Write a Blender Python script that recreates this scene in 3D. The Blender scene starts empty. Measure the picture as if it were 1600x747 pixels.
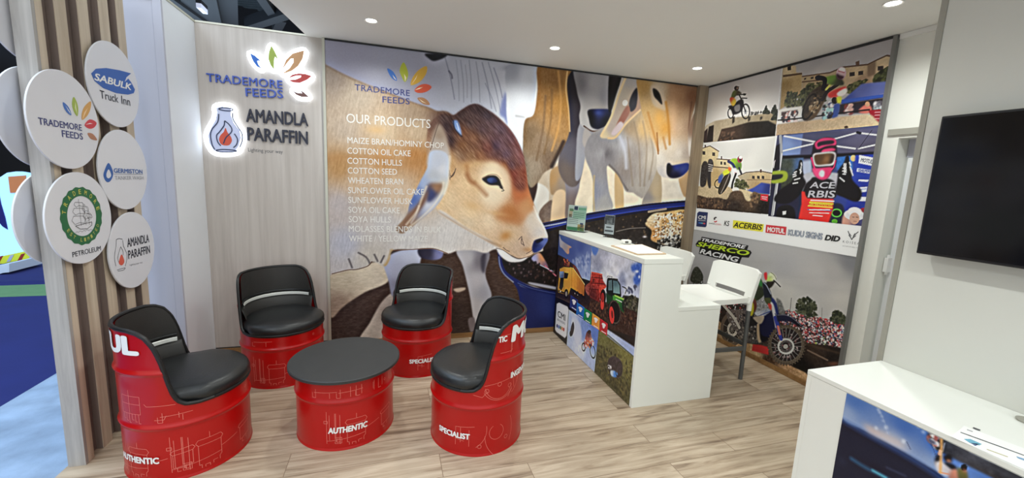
import bpy, bmesh, math, random
import numpy as np
from mathutils import Vector, Matrix

random.seed(7)
scene = bpy.context.scene
COL = scene.collection

# ------------------------------------------------------------------ camera
FPX = 637.673
YAW, PITCH, ROLL = math.radians(16.75379539), math.radians(-8.38734705), math.radians(2.46136937)
CAM = np.array([-3.22436796, -3.77584984, 1.55039515])
_f = np.array([math.sin(YAW)*math.cos(PITCH), math.cos(YAW)*math.cos(PITCH), math.sin(PITCH)])
_r = np.array([math.cos(YAW), -math.sin(YAW), 0.0])
_u = np.cross(_r, _f)
R2 = _r*math.cos(ROLL) + _u*math.sin(ROLL)
U2 = -_r*math.sin(ROLL) + _u*math.cos(ROLL)
cam_data = bpy.data.cameras.new('camera')
cam = bpy.data.objects.new('camera', cam_data)
COL.objects.link(cam)
m4 = Matrix(((R2[0], U2[0], -_f[0], CAM[0]), (R2[1], U2[1], -_f[1], CAM[1]), (R2[2], U2[2], -_f[2], CAM[2]), (0, 0, 0, 1)))
cam.matrix_world = m4
cam_data.sensor_width = 36.0
cam_data.sensor_fit = 'HORIZONTAL'
cam_data.lens = 36.0*FPX/1600.0
cam_data.clip_start = 0.02
scene.camera = cam

# ------------------------------------------------------------------ view, world and large lights
scene.view_settings.view_transform = 'Standard'
scene.view_settings.look = 'None'
scene.view_settings.gamma = 1.0
scene.view_settings.use_curve_mapping = False
scene.view_settings.exposure = 0.0
world = bpy.data.worlds.new('hall_air')
scene.world = world
world.use_nodes = True
world.node_tree.nodes['Background'].inputs[0].default_value = (0.92, 0.99, 1.0, 1)
world.node_tree.nodes['Background'].inputs[1].default_value = 1.1

DOWNLIGHT_W = 42.0
DOWNLIGHT_COL = (0.945, 0.985, 0.96)
DOWNLIGHTS = [(-3.353, -0.571), (-1.962, -0.545), (-0.591, -0.55), (-0.558, -2.034),
              (-3.353, -2.034), (-1.962, -2.034), (-3.353, -3.55), (-1.962, -3.55)]

def area_light(name, loc, rot, sx, sy, watts, col):
    d = bpy.data.lights.new(name, 'AREA'); d.shape = 'RECTANGLE'; d.size = sx; d.size_y = sy
    d.energy = watts; d.color = col
    o = bpy.data.objects.new(name, d); COL.objects.link(o); o.location = loc; o.rotation_euler = rot
    return o
# the hall's own high-bay lighting over the aisle to the left of the stand
area_light('hall_high_bay_light', (-9.0, -1.5, 7.2), (0, 0, 0), 5, 8, 700, (0.62, 0.80, 1.0))
area_light('hall_roof_fill', (-9.5, 12.5, 4.0), (math.radians(180), 0, 0), 6, 4, 330, (0.55, 0.78, 1.0))  # added fill aimed upwards to brighten the hall roof, not a known fitting
area_light('hall_high_bay_light', (-4.5, -9.0, 7.2), (math.radians(20), 0, 0), 7, 4, 420, (0.85, 0.92, 1.0))

# ------------------------------------------------------------------ pixel -> plane (all prints lie on real planes)
def ray(px, py):
    d = (px-800.0)/FPX*R2 - (py-373.5)/FPX*U2 + _f
    return d
def on_plane(ax, val, px, py):
    d = ray(px, py)
    return CAM + d*((val-CAM[ax])/d[ax])

# ------------------------------------------------------------------ object helpers
def link(o, parent=None):
    COL.objects.link(o)
    if parent is not None: o.parent = parent
    return o
def tag(o, label=None, cat=None, group=None, kind=None):
    if label: o['label'] = label
    if cat: o['category'] = cat
    if group: o['group'] = group
    if kind: o['kind'] = kind
    return o
def empty(name, loc, rz=0.0):
    o = bpy.data.objects.new(name, None); o.empty_display_size = 0.05
    o.location = loc; o.rotation_euler = (0, 0, rz)
    return link(o)
class MB:
    def __init__(s): s.v = []; s.f = []
    def add(s, vs, fs):
        b = len(s.v); s.v += [tuple(map(float, v)) for v in vs]; s.f += [tuple(b+i for i in f) for f in fs]; return s
    def box(s, x0, x1, y0, y1, z0, z1):
        return s.add([(x0,y0,z0),(x1,y0,z0),(x1,y1,z0),(x0,y1,z0),(x0,y0,z1),(x1,y0,z1),(x1,y1,z1),(x0,y1,z1)],
                     [(0,3,2,1),(4,5,6,7),(0,1,5,4),(1,2,6,5),(2,3,7,6),(3,0,4,7)])
    def prism(s, front, off):
        """front: list of 3D points of one face; off: 3D offset to the other face."""
        n = len(front); off = np.array(off, float)
        a = [np.array(p, float) for p in front]
        vs = a + [p+off for p in a]
        fs = [tuple(range(n)), tuple(range(2*n-1, n-1, -1))] + [(i, i+n, (i+1) % n+n, (i+1) % n) for i in range(n)]
        return s.add(vs, fs)
    def lathe(s, prof, n=48, c=(0,0,0)):
        vs = []; fs = []
        for i in range(n):
            a = 2*math.pi*i/n
            for r, z in prof: vs.append((c[0]+r*math.cos(a), c[1]+r*math.sin(a), c[2]+z))
        k = len(prof)
        for i in range(n):
            j = (i+1) % n
            for q in range(k-1):
                fs.append((i*k+q, j*k+q, j*k+q+1, i*k+q+1))
        s.add(vs, fs); return s
    def tube(s, pts, r, n=8, closed=False, cap=True):
        P = [Vector(p) for p in pts]; m = len(P); vs = []; fs = []
        up = Vector((0, 0, 1)); prev = None
        for i in range(m):
            if closed: t = P[(i+1) % m]-P[i-1]
            else: t = P[min(i+1, m-1)]-P[max(i-1, 0)]
            t.normalize()
            if prev is None:
                a = t.cross(up)
                if a.length < 1e-4: a = t.cross(Vector((1, 0, 0)))
            else:
                a = prev-t*prev.dot(t)
            a.normalize(); prev = a; b = t.cross(a)
            rr = r[i] if isinstance(r, (list, tuple)) else r
            for k in range(n):
                w = 2*math.pi*k/n; vs.append(P[i]+a*rr*math.cos(w)+b*rr*math.sin(w))
        for i in range(m if closed else m-1):
            j = (i+1) % m
            for k in range(n):
                fs.append((i*n+k, i*n+(k+1) % n, j*n+(k+1) % n, j*n+k))
        if cap and not closed:
            fs.append(tuple(range(n-1, -1, -1))); fs.append(tuple((m-1)*n+k for k in range(n)))
        return s.add(vs, fs)
    def build(s, name, mat, parent=None, smooth=False, bevel=0.0, loc=None):
        me = bpy.data.meshes.new(name); me.from_pydata(s.v, [], s.f); me.validate(); me.update()
        bm = bmesh.new(); bm.from_mesh(me); bmesh.ops.remove_doubles(bm, verts=bm.verts, dist=1e-6)
        bmesh.ops.recalc_face_normals(bm, faces=bm.faces); bm.to_mesh(me); bm.free()
        o = bpy.data.objects.new(name, me); link(o, parent)
        if mat is not None: me.materials.append(mat)
        if smooth: me.shade_smooth()
        if smooth and hasattr(me, 'set_sharp_from_angle'): me.set_sharp_from_angle(angle=math.radians(40))
        if bevel:
            md = o.modifiers.new('bevel', 'BEVEL'); md.width = bevel; md.segments = 2; md.limit_method = 'ANGLE'
        if loc is not None: o.location = loc
        return o
def struct(o, label=None):
    o['kind'] = 'structure'
    if label: o['label'] = label
    return o

# ------------------------------------------------------------------ materials
def srgb(c):
    r = []
    for v in c[:3]:
        v = v/255.0
        r.append(v/12.92 if v <= 0.04045 else ((v+0.055)/1.055)**2.4)
    return (*r, 1.0)
def mat(name, col, rough=0.5, metal=0.0, spec=0.5, noise=0.0, nscale=8.0, bump=0.0, bscale=60.0, coat=0.0):
    m = bpy.data.materials.new(name); m.use_nodes = True
    nt = m.node_tree; b = nt.nodes['Principled BSDF']
    c = srgb(col)
    b.inputs['Base Color'].default_value = c; b.inputs['Roughness'].default_value = rough
    b.inputs['Metallic'].default_value = metal; b.inputs['Specular IOR Level'].default_value = spec
    b.inputs['Coat Weight'].default_value = coat
    tc = nt.nodes.new('ShaderNodeTexCoord')
    n = nt.nodes.new('ShaderNodeTexNoise'); n.inputs['Scale'].default_value = nscale; n.inputs['Detail'].default_value = 5
    nt.links.new(tc.outputs['Object'], n.inputs['Vector'])
    mx = nt.nodes.new('ShaderNodeMix'); mx.data_type = 'RGBA'
    k = noise if noise else 0.02
    mx.inputs[6].default_value = tuple(max(0, v*(1-k)) for v in c[:3])+(1,)
    mx.inputs[7].default_value = tuple(min(1, v*(1+k)) for v in c[:3])+(1,)
    nt.links.new(n.outputs['Fac'], mx.inputs[0]); nt.links.new(mx.outputs[2], b.inputs['Base Color'])
    if bump:
        n2 = nt.nodes.new('ShaderNodeTexNoise'); n2.inputs['Scale'].default_value = bscale; n2.inputs['Detail'].default_value = 3
        nt.links.new(tc.outputs['Object'], n2.inputs['Vector'])
        bp = nt.nodes.new('ShaderNodeBump'); bp.inputs['Strength'].default_value = bump; bp.inputs['Distance'].default_value = 0.004
        nt.links.new(n2.outputs['Fac'], bp.inputs['Height']); nt.links.new(bp.outputs[0], b.inputs['Normal'])
    return m
def emit(name, col, strength):
    m = bpy.data.materials.new(name); m.use_nodes = True
    b = m.node_tree.nodes['Principled BSDF']
    b.inputs['Base Color'].default_value = srgb(col); b.inputs['Emission Color'].default_value = srgb(col)
    b.inputs['Emission Strength'].default_value = strength
    return m
def grain(name, dark, light, axis='Z', scale=9.0, stretch=0.06, rough=0.5, contrast=(0.3, 0.7), spec=0.3):
    m = bpy.data.materials.new(name); m.use_nodes = True; nt = m.node_tree; b = nt.nodes['Principled BSDF']
    b.inputs['Roughness'].default_value = rough; b.inputs['Specular IOR Level'].default_value = spec
    tc = nt.nodes.new('ShaderNodeTexCoord'); mp = nt.nodes.new('ShaderNodeMapping')
    sc = [scale*2.2]*3; sc['XYZ'.index(axis)] = scale*stretch*2.2
    mp.inputs['Scale'].default_value = sc
    nt.links.new(tc.outputs['Object'], mp.inputs['Vector'])
    n = nt.nodes.new('ShaderNodeTexNoise'); n.inputs['Scale'].default_value = 1.0; n.inputs['Detail'].default_value = 8
    n.inputs['Roughness'].default_value = 0.65; n.inputs['Distortion'].default_value = 0.4
    nt.links.new(mp.outputs[0], n.inputs['Vector'])
    cr = nt.nodes.new('ShaderNodeValToRGB'); e = cr.color_ramp.elements
    e[0].position = contrast[0]; e[0].color = srgb(dark); e[1].position = contrast[1]; e[1].color = srgb(light)
    nt.links.new(n.outputs['Fac'], cr.inputs[0]); nt.links.new(cr.outputs[0], b.inputs['Base Color'])
    return m
def floor_material():
    m = bpy.data.materials.new('oak_laminate'); m.use_nodes = True; nt = m.node_tree; L = nt.links
    b = nt.nodes['Principled BSDF']; b.inputs['Roughness'].default_value = 0.38; b.inputs['Specular IOR Level'].default_value = 0.35
    tc = nt.nodes.new('ShaderNodeTexCoord')
    br = nt.nodes.new('ShaderNodeTexBrick')
    br.inputs['Scale'].default_value = 1.0; br.inputs['Brick Width'].default_value = 1.25; br.inputs['Row Height'].default_value = 0.185
    br.inputs['Mortar Size'].default_value = 0.0018; br.inputs['Mortar Smooth'].default_value = 0.2; br.inputs['Bias'].default_value = 0.0
    br.offset = 0.37
    br.inputs['Color1'].default_value = (0, 0, 0, 1); br.inputs['Color2'].default_value = (1, 1, 1, 1); br.inputs['Mortar'].default_value = (0.5, 0.5, 0.5, 1)
    L.new(tc.outputs['Object'], br.inputs['Vector'])
    # per-plank offset of the grain
    comb = nt.nodes.new('ShaderNodeVectorMath'); comb.operation = 'MULTIPLY_ADD'
    comb.inputs[1].default_value = (7.0, 13.0, 5.0)
    L.new(br.outputs['Color'], comb.inputs[0])
    mp = nt.nodes.new('ShaderNodeMapping'); mp.inputs['Scale'].default_value = (1.7, 22.0, 1.0)
    L.new(tc.outputs['Object'], mp.inputs['Vector']); L.new(mp.outputs[0], comb.inputs[2])
    n = nt.nodes.new('ShaderNodeTexNoise'); n.inputs['Scale'].default_value = 1.0; n.inputs['Detail'].default_value = 9
    n.inputs['Roughness'].default_value = 0.62; n.inputs['Distortion'].default_value = 0.9
    L.new(comb.outputs[0], n.inputs['Vector'])
    cr = nt.nodes.new('ShaderNodeValToRGB'); e = cr.color_ramp.elements
    e[0].position = 0.30; e[0].color = srgb((116, 96, 78)); e[1].position = 0.62; e[1].color = srgb((200, 182, 158))
    k = e.new(0.44); k.color = srgb((172, 152, 128))
    L.new(n.outputs['Fac'], cr.inputs[0])
    mx = nt.nodes.new('ShaderNodeMix'); mx.data_type = 'RGBA'; mx.blend_type = 'MULTIPLY'
    mx.inputs[0].default_value = 1.0
    tone = nt.nodes.new('ShaderNodeValToRGB'); t = tone.color_ramp.elements
    t[0].color = (0.80, 0.79, 0.78, 1); t[1].color = (1.0, 1.0, 1.0, 1)
    L.new(br.outputs['Color'], tone.inputs[0])
    L.new(cr.outputs[0], mx.inputs[6]); L.new(tone.outputs[0], mx.inputs[7])
    mo = nt.nodes.new('ShaderNodeMix'); mo.data_type = 'RGBA'
    L.new(br.outputs['Fac'], mo.inputs[0]); L.new(mx.outputs[2], mo.inputs[6]); mo.inputs[7].default_value = srgb((118, 97, 76))
    L.new(mo.outputs[2], b.inputs['Base Color'])
    return m

M = dict(
    white_wall=mat('white_wall_paint', (230, 230, 222), 0.6, noise=0.03, nscale=3),
    ceiling=mat('white_ceiling_board', (234, 234, 230), 0.7, noise=0.02, nscale=2),
    wing=mat('pale_panel', (226, 229, 234), 0.5),
    grey_panel=mat('grey_panel', (186, 187, 200), 0.55, noise=0.03, nscale=4),
    grey_wall=mat('warm_grey_wall', (211, 211, 203), 0.6, noise=0.03, nscale=3),
    grey_trim=mat('grey_trim', (158, 156, 145), 0.5),
    lacquer=mat('white_lacquer', (234, 236, 229), 0.28, noise=0.01),
    alu=mat('brushed_aluminium', (150, 150, 148), 0.38, metal=0.9, noise=0.06, nscale=40),
    alu_light=mat('satin_aluminium', (196, 194, 180), 0.4, metal=0.5, noise=0.05, nscale=30),
    dark_gap=mat('dark_joint', (38, 40, 42), 0.7),
    wood_wall=grain('pale_ash_laminate', (176, 167, 160), (198, 190, 183), 'Z', 9, 0.04),
    wood_post=grain('oak_post_laminate', (120, 103, 84), (164, 146, 122), 'Z', 9, 0.05),
    wood_slat=grain('light_oak_slat', (176, 158, 136), (212, 197, 176), 'Z', 10, 0.05),
    wood_shade=grain('umber_recess_shade', (112, 98, 92), (140, 124, 116), 'Z', 10, 0.05),  # shade of the gaps between the slats, put into a dark wood colour
    wood_end=grain('grey_oak_end', (150, 146, 143), (186, 182, 178), 'Z', 12, 0.05),
    wood_bead=grain('oak_bead', (120, 86, 50), (168, 128, 82), 'X', 10, 0.1),
    floor=floor_material(),
    red=mat('red_drum_paint', (172, 10, 9), 0.3, spec=0.35, noise=0.04, nscale=5, coat=0.12, bump=0.05, bscale=14),
    leather=mat('black_leatherette', (25, 26, 27), 0.36, bump=0.22, bscale=130, noise=0.2, nscale=20),
    liner=mat('black_leatherette_back', (46, 44, 42), 0.55, bump=0.15, bscale=150, noise=0.12, nscale=14),
    rubber=mat('black_rubber', (16, 16, 17), 0.45),
    lid=mat('black_table_board', (44, 44, 44), 0.55, noise=0.18, nscale=9, bump=0.1, bscale=60),
    silver=mat('silver_strip', (226, 226, 220), 0.35, metal=0.15),
    line=mat('drum_line_print', (226, 120, 108), 0.4),
    white_print=mat('white_print', (236, 236, 234), 0.45),
    plastic=mat('white_moulded_plastic', (240, 240, 234), 0.35),
    grey_leg=mat('grey_painted_tube', (92, 93, 92), 0.4, metal=0.3),
    tv=mat('black_screen', (8, 8, 11), 0.12, spec=0.5),
    black=mat('black_plastic', (20, 20, 22), 0.4),
    disc=mat('white_disc_board', (222, 222, 228), 0.45),
    navy=mat('navy_print', (48, 56, 120), 0.5),
    blue=mat('blue_lettering', (62, 88, 176), 0.4),
    ink=mat('dark_ink', (38, 40, 56), 0.5),
    paper=mat('paper', (244, 244, 242), 0.6),
    kraft=mat('clipboard_board', (206, 176, 140), 0.6, noise=0.1, nscale=30),
    chrome=mat('chrome', (215, 215, 218), 0.15, metal=1.0),
    roof=mat('dark_roof_sheet', (52, 64, 74), 0.6, metal=0.2),
    roof_steel=mat('dark_roof_steel', (24, 24, 30), 0.7),
    hall_wall=mat('dark_hall_wall', (14, 15, 24), 0.9),
    carpet_pale=mat('pale_blue_carpet', (146, 168, 196), 0.95, noise=0.6, nscale=5, bump=0.3, bscale=60),
    carpet_navy=mat('navy_carpet', (24, 36, 104), 0.95, noise=0.2, nscale=3),
    carpet_green=mat('green_carpet', (96, 140, 100), 0.95, noise=0.15, nscale=9),
    lamp=emit('downlight_lens', (255, 250, 240), 9.0),
    halo=emit('backlit_acrylic', (236, 246, 255), 2.6),
    halo_back=emit('led_strip', (230, 244, 255), 9.0),
    tube=emit('hall_tube_light', (200, 205, 225), 0.6),
)
def solid(name, col, rough=0.5):
    return mat(name, col, rough)
_sol = {}
def S(col, rough=0.5):
    k = (tuple(col), rough)
    if k not in _sol: _sol[k] = mat('print_%d_%d_%d' % tuple(col), col, rough)
    return _sol[k]
def glass_mat():
    m = bpy.data.materials.new('clear_acrylic'); m.use_nodes = True; nt = m.node_tree
    out = nt.nodes['Material Output']; nt.nodes.remove(nt.nodes['Principled BSDF'])
    t = nt.nodes.new('ShaderNodeBsdfTransparent'); t.inputs[0].default_value = (0.95, 0.97, 0.97, 1)
    g = nt.nodes.new('ShaderNodeBsdfGlossy'); g.inputs['Roughness'].default_value = 0.05
    f = nt.nodes.new('ShaderNodeFresnel'); f.inputs[0].default_value = 1.3
    mx = nt.nodes.new('ShaderNodeMixShader')
    nt.links.new(f.outputs[0], mx.inputs[0]); nt.links.new(t.outputs[0], mx.inputs[1]); nt.links.new(g.outputs[0], mx.inputs[2])
    nt.links.new(mx.outputs[0], out.inputs['Surface'])
    return m
M['acrylic'] = glass_mat()

# ------------------------------------------------------------------ lettering
def glyphs(body, bold=0.0, shear=0.0, spacing=1.0):
    """mesh vertices/faces of a line of text, normalised to cap height 1 and its own width."""
    cu = bpy.data.curves.new('t', 'FONT'); cu.body = body; cu.size = 1.0; cu.offset = bold; cu.shear = shear
    cu.space_character = spacing; cu.resolution_u = 3
    o = bpy.data.objects.new('t', cu); COL.objects.link(o)
    bpy.context.view_layer.update()
    dg = bpy.context.evaluated_depsgraph_get()
    me = o.evaluated_get(dg).to_mesh()
    v = np.array([p.co[:] for p in me.vertices]); f = [tuple(p.vertices) for p in me.polygons]
    o.evaluated_get(dg).to_mesh_clear()
    bpy.data.objects.remove(o); bpy.data.curves.remove(cu)
    return v, f
_cap = {}
def lettering(body, P0, U, V, width, height, material, parent, name='lettering', bold=0.0, shear=0.0, lift=0.001, depth=0.0, spacing=1.0, cyl=None):
    """place text: P0 baseline-left point, U unit along, V unit up, N = U x V towards the reader."""
    v, f = glyphs(body, 0.0, shear, spacing)
    layer = np.zeros(len(v))
    if bold > 0:                       # heavier letters: the outline thickened all round
        v0, f0, n0 = v, f, len(v); vs_, fs_, ls_ = [], [], []
        for i, (dx, dy) in enumerate(((0, 0), (1, 0), (-1, 0), (0, .8), (0, -.8), (.7, .6), (-.7, .6), (.7, -.6), (-.7, -.6))):
            vs_.append(v0+np.array([dx*bold, dy*bold, 0])); fs_ += [tuple(a+i*n0 for a in q) for q in f0]; ls_.append(np.full(n0, i*0.00002))
        v, f, layer = np.concatenate(vs_), fs_, np.concatenate(ls_)
    key = 0.0
    if key not in _cap:
        c, _ = glyphs('H'); _cap[key] = (c[:, 1].min(), c[:, 1].max())
    lo, hi = _cap[key]; lo, hi = lo-max(bold, 0)*.8, hi+max(bold, 0)*.8
    x = (v[:, 0]-v[:, 0].min())/(v[:, 0].max()-v[:, 0].min())*width
    y = (v[:, 1]-lo)/(hi-lo)*height
    U = np.array(U, float); V = np.array(V, float); N = np.cross(U, V)
    mb = MB()
    if cyl is None:
        pts = np.array(P0)[None, :] + x[:, None]*U + y[:, None]*V + N*lift + layer[:, None]*N
        if depth:
            mb.add(pts+N*depth, f); mb.add(pts, [])
            n = len(pts); e = {}
            for q in f:
                for i in range(len(q)):
                    a, b = q[i], q[(i+1) % len(q)]
                    k = (min(a, b), max(a, b)); e.setdefault(k, []).append((a, b))
            for k, l in e.items():
                if len(l) == 1:
                    a, b = l[0]; mb.f.append((a, a+n, b+n, b))
        else:
            mb.add(pts, f)
        return mb.build(name, material, parent)
    R, a0, z0 = cyl        # wrapped on a drum: a0 = angle at the middle of the text, reading with the text's left at the reader's left
    bm = bmesh.new(); vs = [bm.verts.new((x[i]-width/2, y[i], layer[i])) for i in range(len(x))]
    for q in f:
        try: bm.faces.new([vs[i] for i in q])
        except ValueError: pass
    bmesh.ops.triangulate(bm, faces=bm.faces)
    for _ in range(4):
        es = [e for e in bm.edges if abs(e.verts[0].co.x-e.verts[1].co.x) > 0.022]
        if not es: break
        bmesh.ops.subdivide_edges(bm, edges=es, cuts=1)
        bmesh.ops.triangulate(bm, faces=bm.faces)
    for w in bm.verts:
        s, h = w.co.x, w.co.y; a = a0 + s/R
        q_ = R+w.co.z; w.co = (q_*math.cos(a), q_*math.sin(a), z0+h)
    me = bpy.data.meshes.new(name); bm.to_mesh(me); bm.free(); me.materials.append(material)
    return link(bpy.data.objects.new(name, me), parent)
def letter_px(body, plane, p0, p1, hpx, material, parent, **k):
    """text on a wall plane given by photo positions of its baseline ends and its cap height."""
    ax, val = plane
    A = on_plane(ax, val, *p0); B = on_plane(ax, val, *p1)
    Hh = on_plane(ax, val, p0[0], p0[1]-hpx)
    U = B-A; w = np.linalg.norm(U); U = U/w
    V = Hh-A; V = V-U*V.dot(U); h = np.linalg.norm(V); V = V/h
    return lettering(body, A, U, V, w, h, material, parent, **k)
def plate_px(pts, plane, material, parent, name, depth, lift=0.0, smooth_n=0, tile=(0, 0, 1), grow=0.0):
    """a flat cut-out standing off a wall plane; outline from photo positions; returns the object."""
    ax, val = plane
    q = [(tile[0]+x/tile[2], tile[1]+y/tile[2]) for x, y in pts]
    P = np.array([on_plane(ax, val, *p) for p in q])
    n = np.zeros(3); n[ax] = 1.0 if CAM[ax] > val else -1.0
    if smooth_n: P = crom(P, smooth_n)
    if grow:
        c = P.mean(0); out = []
        m = len(P)
        for i in range(m):
            t = P[(i+1) % m]-P[i-1]; t /= np.linalg.norm(t)+1e-9
            d = np.cross(t, n)
            if d.dot(P[i]-c) < 0: d = -d
            out.append(P[i]+d*grow)
        P = np.array(out)
    P = P + n*lift
    return MB().prism(list(P), n*depth).build(name, material, parent)
def crom(P, n=6, closed=True):
    P = np.array(P, float); m = len(P); out = []
    for i in range(m if closed else m-1):
        if closed: p0, p1, p2, p3 = P[i-1], P[i], P[(i+1) % m], P[(i+2) % m]
        else: p0, p1, p2, p3 = P[max(i-1, 0)], P[i], P[i+1], P[min(i+2, m-1)]
        for k in range(n):
            t = k/n
            out.append(0.5*((2*p1)+(-p0+p2)*t+(2*p0-5*p1+4*p2-p3)*t*t+(-p0+3*p1-3*p2+p3)*t**3))
    if not closed: out.append(P[-1])
    return np.array(out)

# ------------------------------------------------------------------ print painter: a printed picture as a fine coloured grid
def box_blur(a, r):
    r = int(round(r))
    if r < 1: return a
    for ax in (0, 1):
        for _ in range(2):
            p = np.pad(a, [(r+1, r) if k == ax else (0, 0) for k in range(a.ndim)], mode='edge')
            c = np.cumsum(p, axis=ax); n = a.shape[ax]
            a = (np.take(c, range(2*r+1, 2*r+1+n), ax)-np.take(c, range(0, n), ax))/(2*r+1)
    return a
def vnoise(h, w, cy, cx, seed, octaves=3):
    rng = np.random.default_rng(seed); out = np.zeros((h, w)); amp = 1.0; tot = 0
    for _ in range(octaves):
        gy, gx = int(h/cy)+3, int(w/cx)+3; g = rng.random((gy, gx))
        y = np.arange(h)/cy; x = np.arange(w)/cx
        yi = y.astype(int); xi = x.astype(int); fy = y-yi; fx = x-xi
        fy = fy*fy*(3-2*fy); fx = fx*fx*(3-2*fx)
        a = g[yi][:, xi]; b = g[yi][:, xi+1]; c = g[yi+1][:, xi]; d = g[yi+1][:, xi+1]
        out += amp*((a*(1-fx)+b*fx)*(1-fy)[:, None]+(c*(1-fx)+d*fx)*fy[:, None]); tot += amp
        amp *= 0.55; cy = max(cy/2, 1.0); cx = max(cx/2, 1.0)
    return out/tot
class Art:
    def __init__(s, org, U, V, w, h, res, plane):
        s.o = np.array(org, float); s.U = np.array(U, float); s.V = np.array(V, float); s.w, s.h = w, h
        s.nx, s.ny = int(w/res)+1, int(h/res)+1; s.res = res; s.plane = plane
        s.A = np.zeros((s.ny, s.nx, 3)); s.clip = None; s.t = (0, 0, 1.0); s.seed = 1
        ds = np.cross(s.U, s.V)
    def T(s, ox=0, oy=0, sc=1.0): s.t = (ox, oy, sc); return s
    def m(s, pts):
        out = []
        for x, y in pts:
            P = on_plane(s.plane[0], s.plane[1], s.t[0]+x/s.t[2], s.t[1]+y/s.t[2])-s.o
            out.append((P.dot(s.U)/s.res, P.dot(s.V)/s.res))
        return np.array(out)
    def jac(s, c):
        a = s.m([c, (c[0]+1, c[1]), (c[0], c[1]+1)]); return np.array([a[1]-a[0], a[2]-a[0]]).T
    def mask(s, q, soft=0.0):
        """q: canvas points of a closed outline."""
        x0 = int(max(0, q[:, 0].min()-soft*3-2)); x1 = int(min(s.nx, q[:, 0].max()+soft*3+3))
        y0 = int(max(0, q[:, 1].min()-soft*3-2)); y1 = int(min(s.ny, q[:, 1].max()+soft*3+3))
        if x1 <= x0 or y1 <= y0: return None
        SS = 3; W, H = (x1-x0)*SS, (y1-y0)*SS
        g = np.zeros((H, W+1), np.int32)
        P = (q-np.array([x0, y0]))*SS; n = len(P)
        for i in range(n):
            ax, ay = P[i]; bx, by = P[(i+1) % n]
            if ay == by: continue
            if ay > by: ax, ay, bx, by = bx, by, ax, ay
            r0 = max(0, int(math.ceil(ay-0.5))); r1 = min(H, int(math.ceil(by-0.5)))
            if r1 <= r0: continue
            rows = np.arange(r0, r1)
            xs = ax+(rows+0.5-ay)*(bx-ax)/(by-ay)
            cs = np.clip(np.ceil(xs-0.5), 0, W).astype(int)
            np.add.at(g, (rows, cs), 1)
        mk = (np.cumsum(g, 1)[:, :W] % 2).astype(float).reshape(y1-y0, SS, x1-x0, SS).mean((1, 3))
        if soft >= 1: mk = box_blur(mk, soft*0.7)
        return (slice(y0, y1), slice(x0, x1)), mk
    def col(s, c, sl):
        if not isinstance(c, list): return np.array(c, float)
        yy, xx = np.mgrid[sl[0], sl[1]]
        W = 0; out = 0
        for x, y, k in c:
            p = s.m([(x, y)])[0]
            w = 1.0/(((xx-p[0])**2+(yy-p[1])**2)+30.0)**1.3
            out = out + w[..., None]*np.array(k, float); W = W+w
        return out/W[..., None]
    def paint(s, sl, mk, c, a=1.0, n=None):
        C = s.col(c, sl)
        if n:
            s.seed += 1
            cy = n[1]; cx = n[2] if len(n) > 2 else n[1]
            z = vnoise(mk.shape[0], mk.shape[1], cy, cx, s.seed)-0.5
            C = C + (z*2*n[0])[..., None]
        k = mk*a
        if s.clip is not None: k = k*s.clip[sl]
        s.A[sl] = s.A[sl]*(1-k[..., None]) + C*k[..., None]
    def p(s, pts, c, soft=0.0, a=1.0, sm=True, n=None):
        q = s.m(pts)
        if sm and len(q) > 3: q = crom(q, 5)
        r = s.mask(q, soft)
        if r is None: return np.zeros((s.ny, s.nx))
        sl, mk = r
        s.paint(sl, mk, c, a, n)
        full = np.zeros((s.ny, s.nx)); full[sl] = mk
        return full
    def ell(s, c, rx, ry, col, ang=0.0, soft=0.0, a=1.0, n=None):
        t = np.linspace(0, 2*math.pi, 28, endpoint=False); ca, sa = math.cos(math.radians(ang)), math.sin(math.radians(ang))
        return s.p([(c[0]+rx*math.cos(k)*ca-ry*math.sin(k)*sa, c[1]+rx*math.cos(k)*sa+ry*math.sin(k)*ca) for k in t], col, soft, a, False, n)
    def ring(s, c, rx, ry, w, col, ang=0.0, a=1.0):
        t = np.linspace(0, 2*math.pi, 33); ca, sa = math.cos(math.radians(ang)), math.sin(math.radians(ang))
        s.l([(c[0]+rx*math.cos(k)*ca-ry*math.sin(k)*sa, c[1]+rx*math.cos(k)*sa+ry*math.sin(k)*ca) for k in t], w, col, a, False)
    def blob(s, c, rx, ry, col, ang=0.0, a=1.0):
        J = s.jac(c); p = s.m([c])[0]; Ji = np.linalg.inv(J)
        R = 2.6*max(rx, ry)*np.abs(J).sum(1).max()
        x0, x1 = int(max(0, p[0]-R)), int(min(s.nx, p[0]+R)); y0, y1 = int(max(0, p[1]-R)), int(min(s.ny, p[1]+R))
        if x1 <= x0 or y1 <= y0: return
        sl = (slice(y0, y1), slice(x0, x1)); yy, xx = np.mgrid[sl]
        dx = Ji[0, 0]*(xx-p[0])+Ji[0, 1]*(yy-p[1]); dy = Ji[1, 0]*(xx-p[0])+Ji[1, 1]*(yy-p[1])
        ca, sa = math.cos(math.radians(ang)), math.sin(math.radians(ang))
        u = (dx*ca+dy*sa)/rx; v = (-dx*sa+dy*ca)/ry
        s.paint(sl, np.exp(-(u*u+v*v)), col, a)
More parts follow.
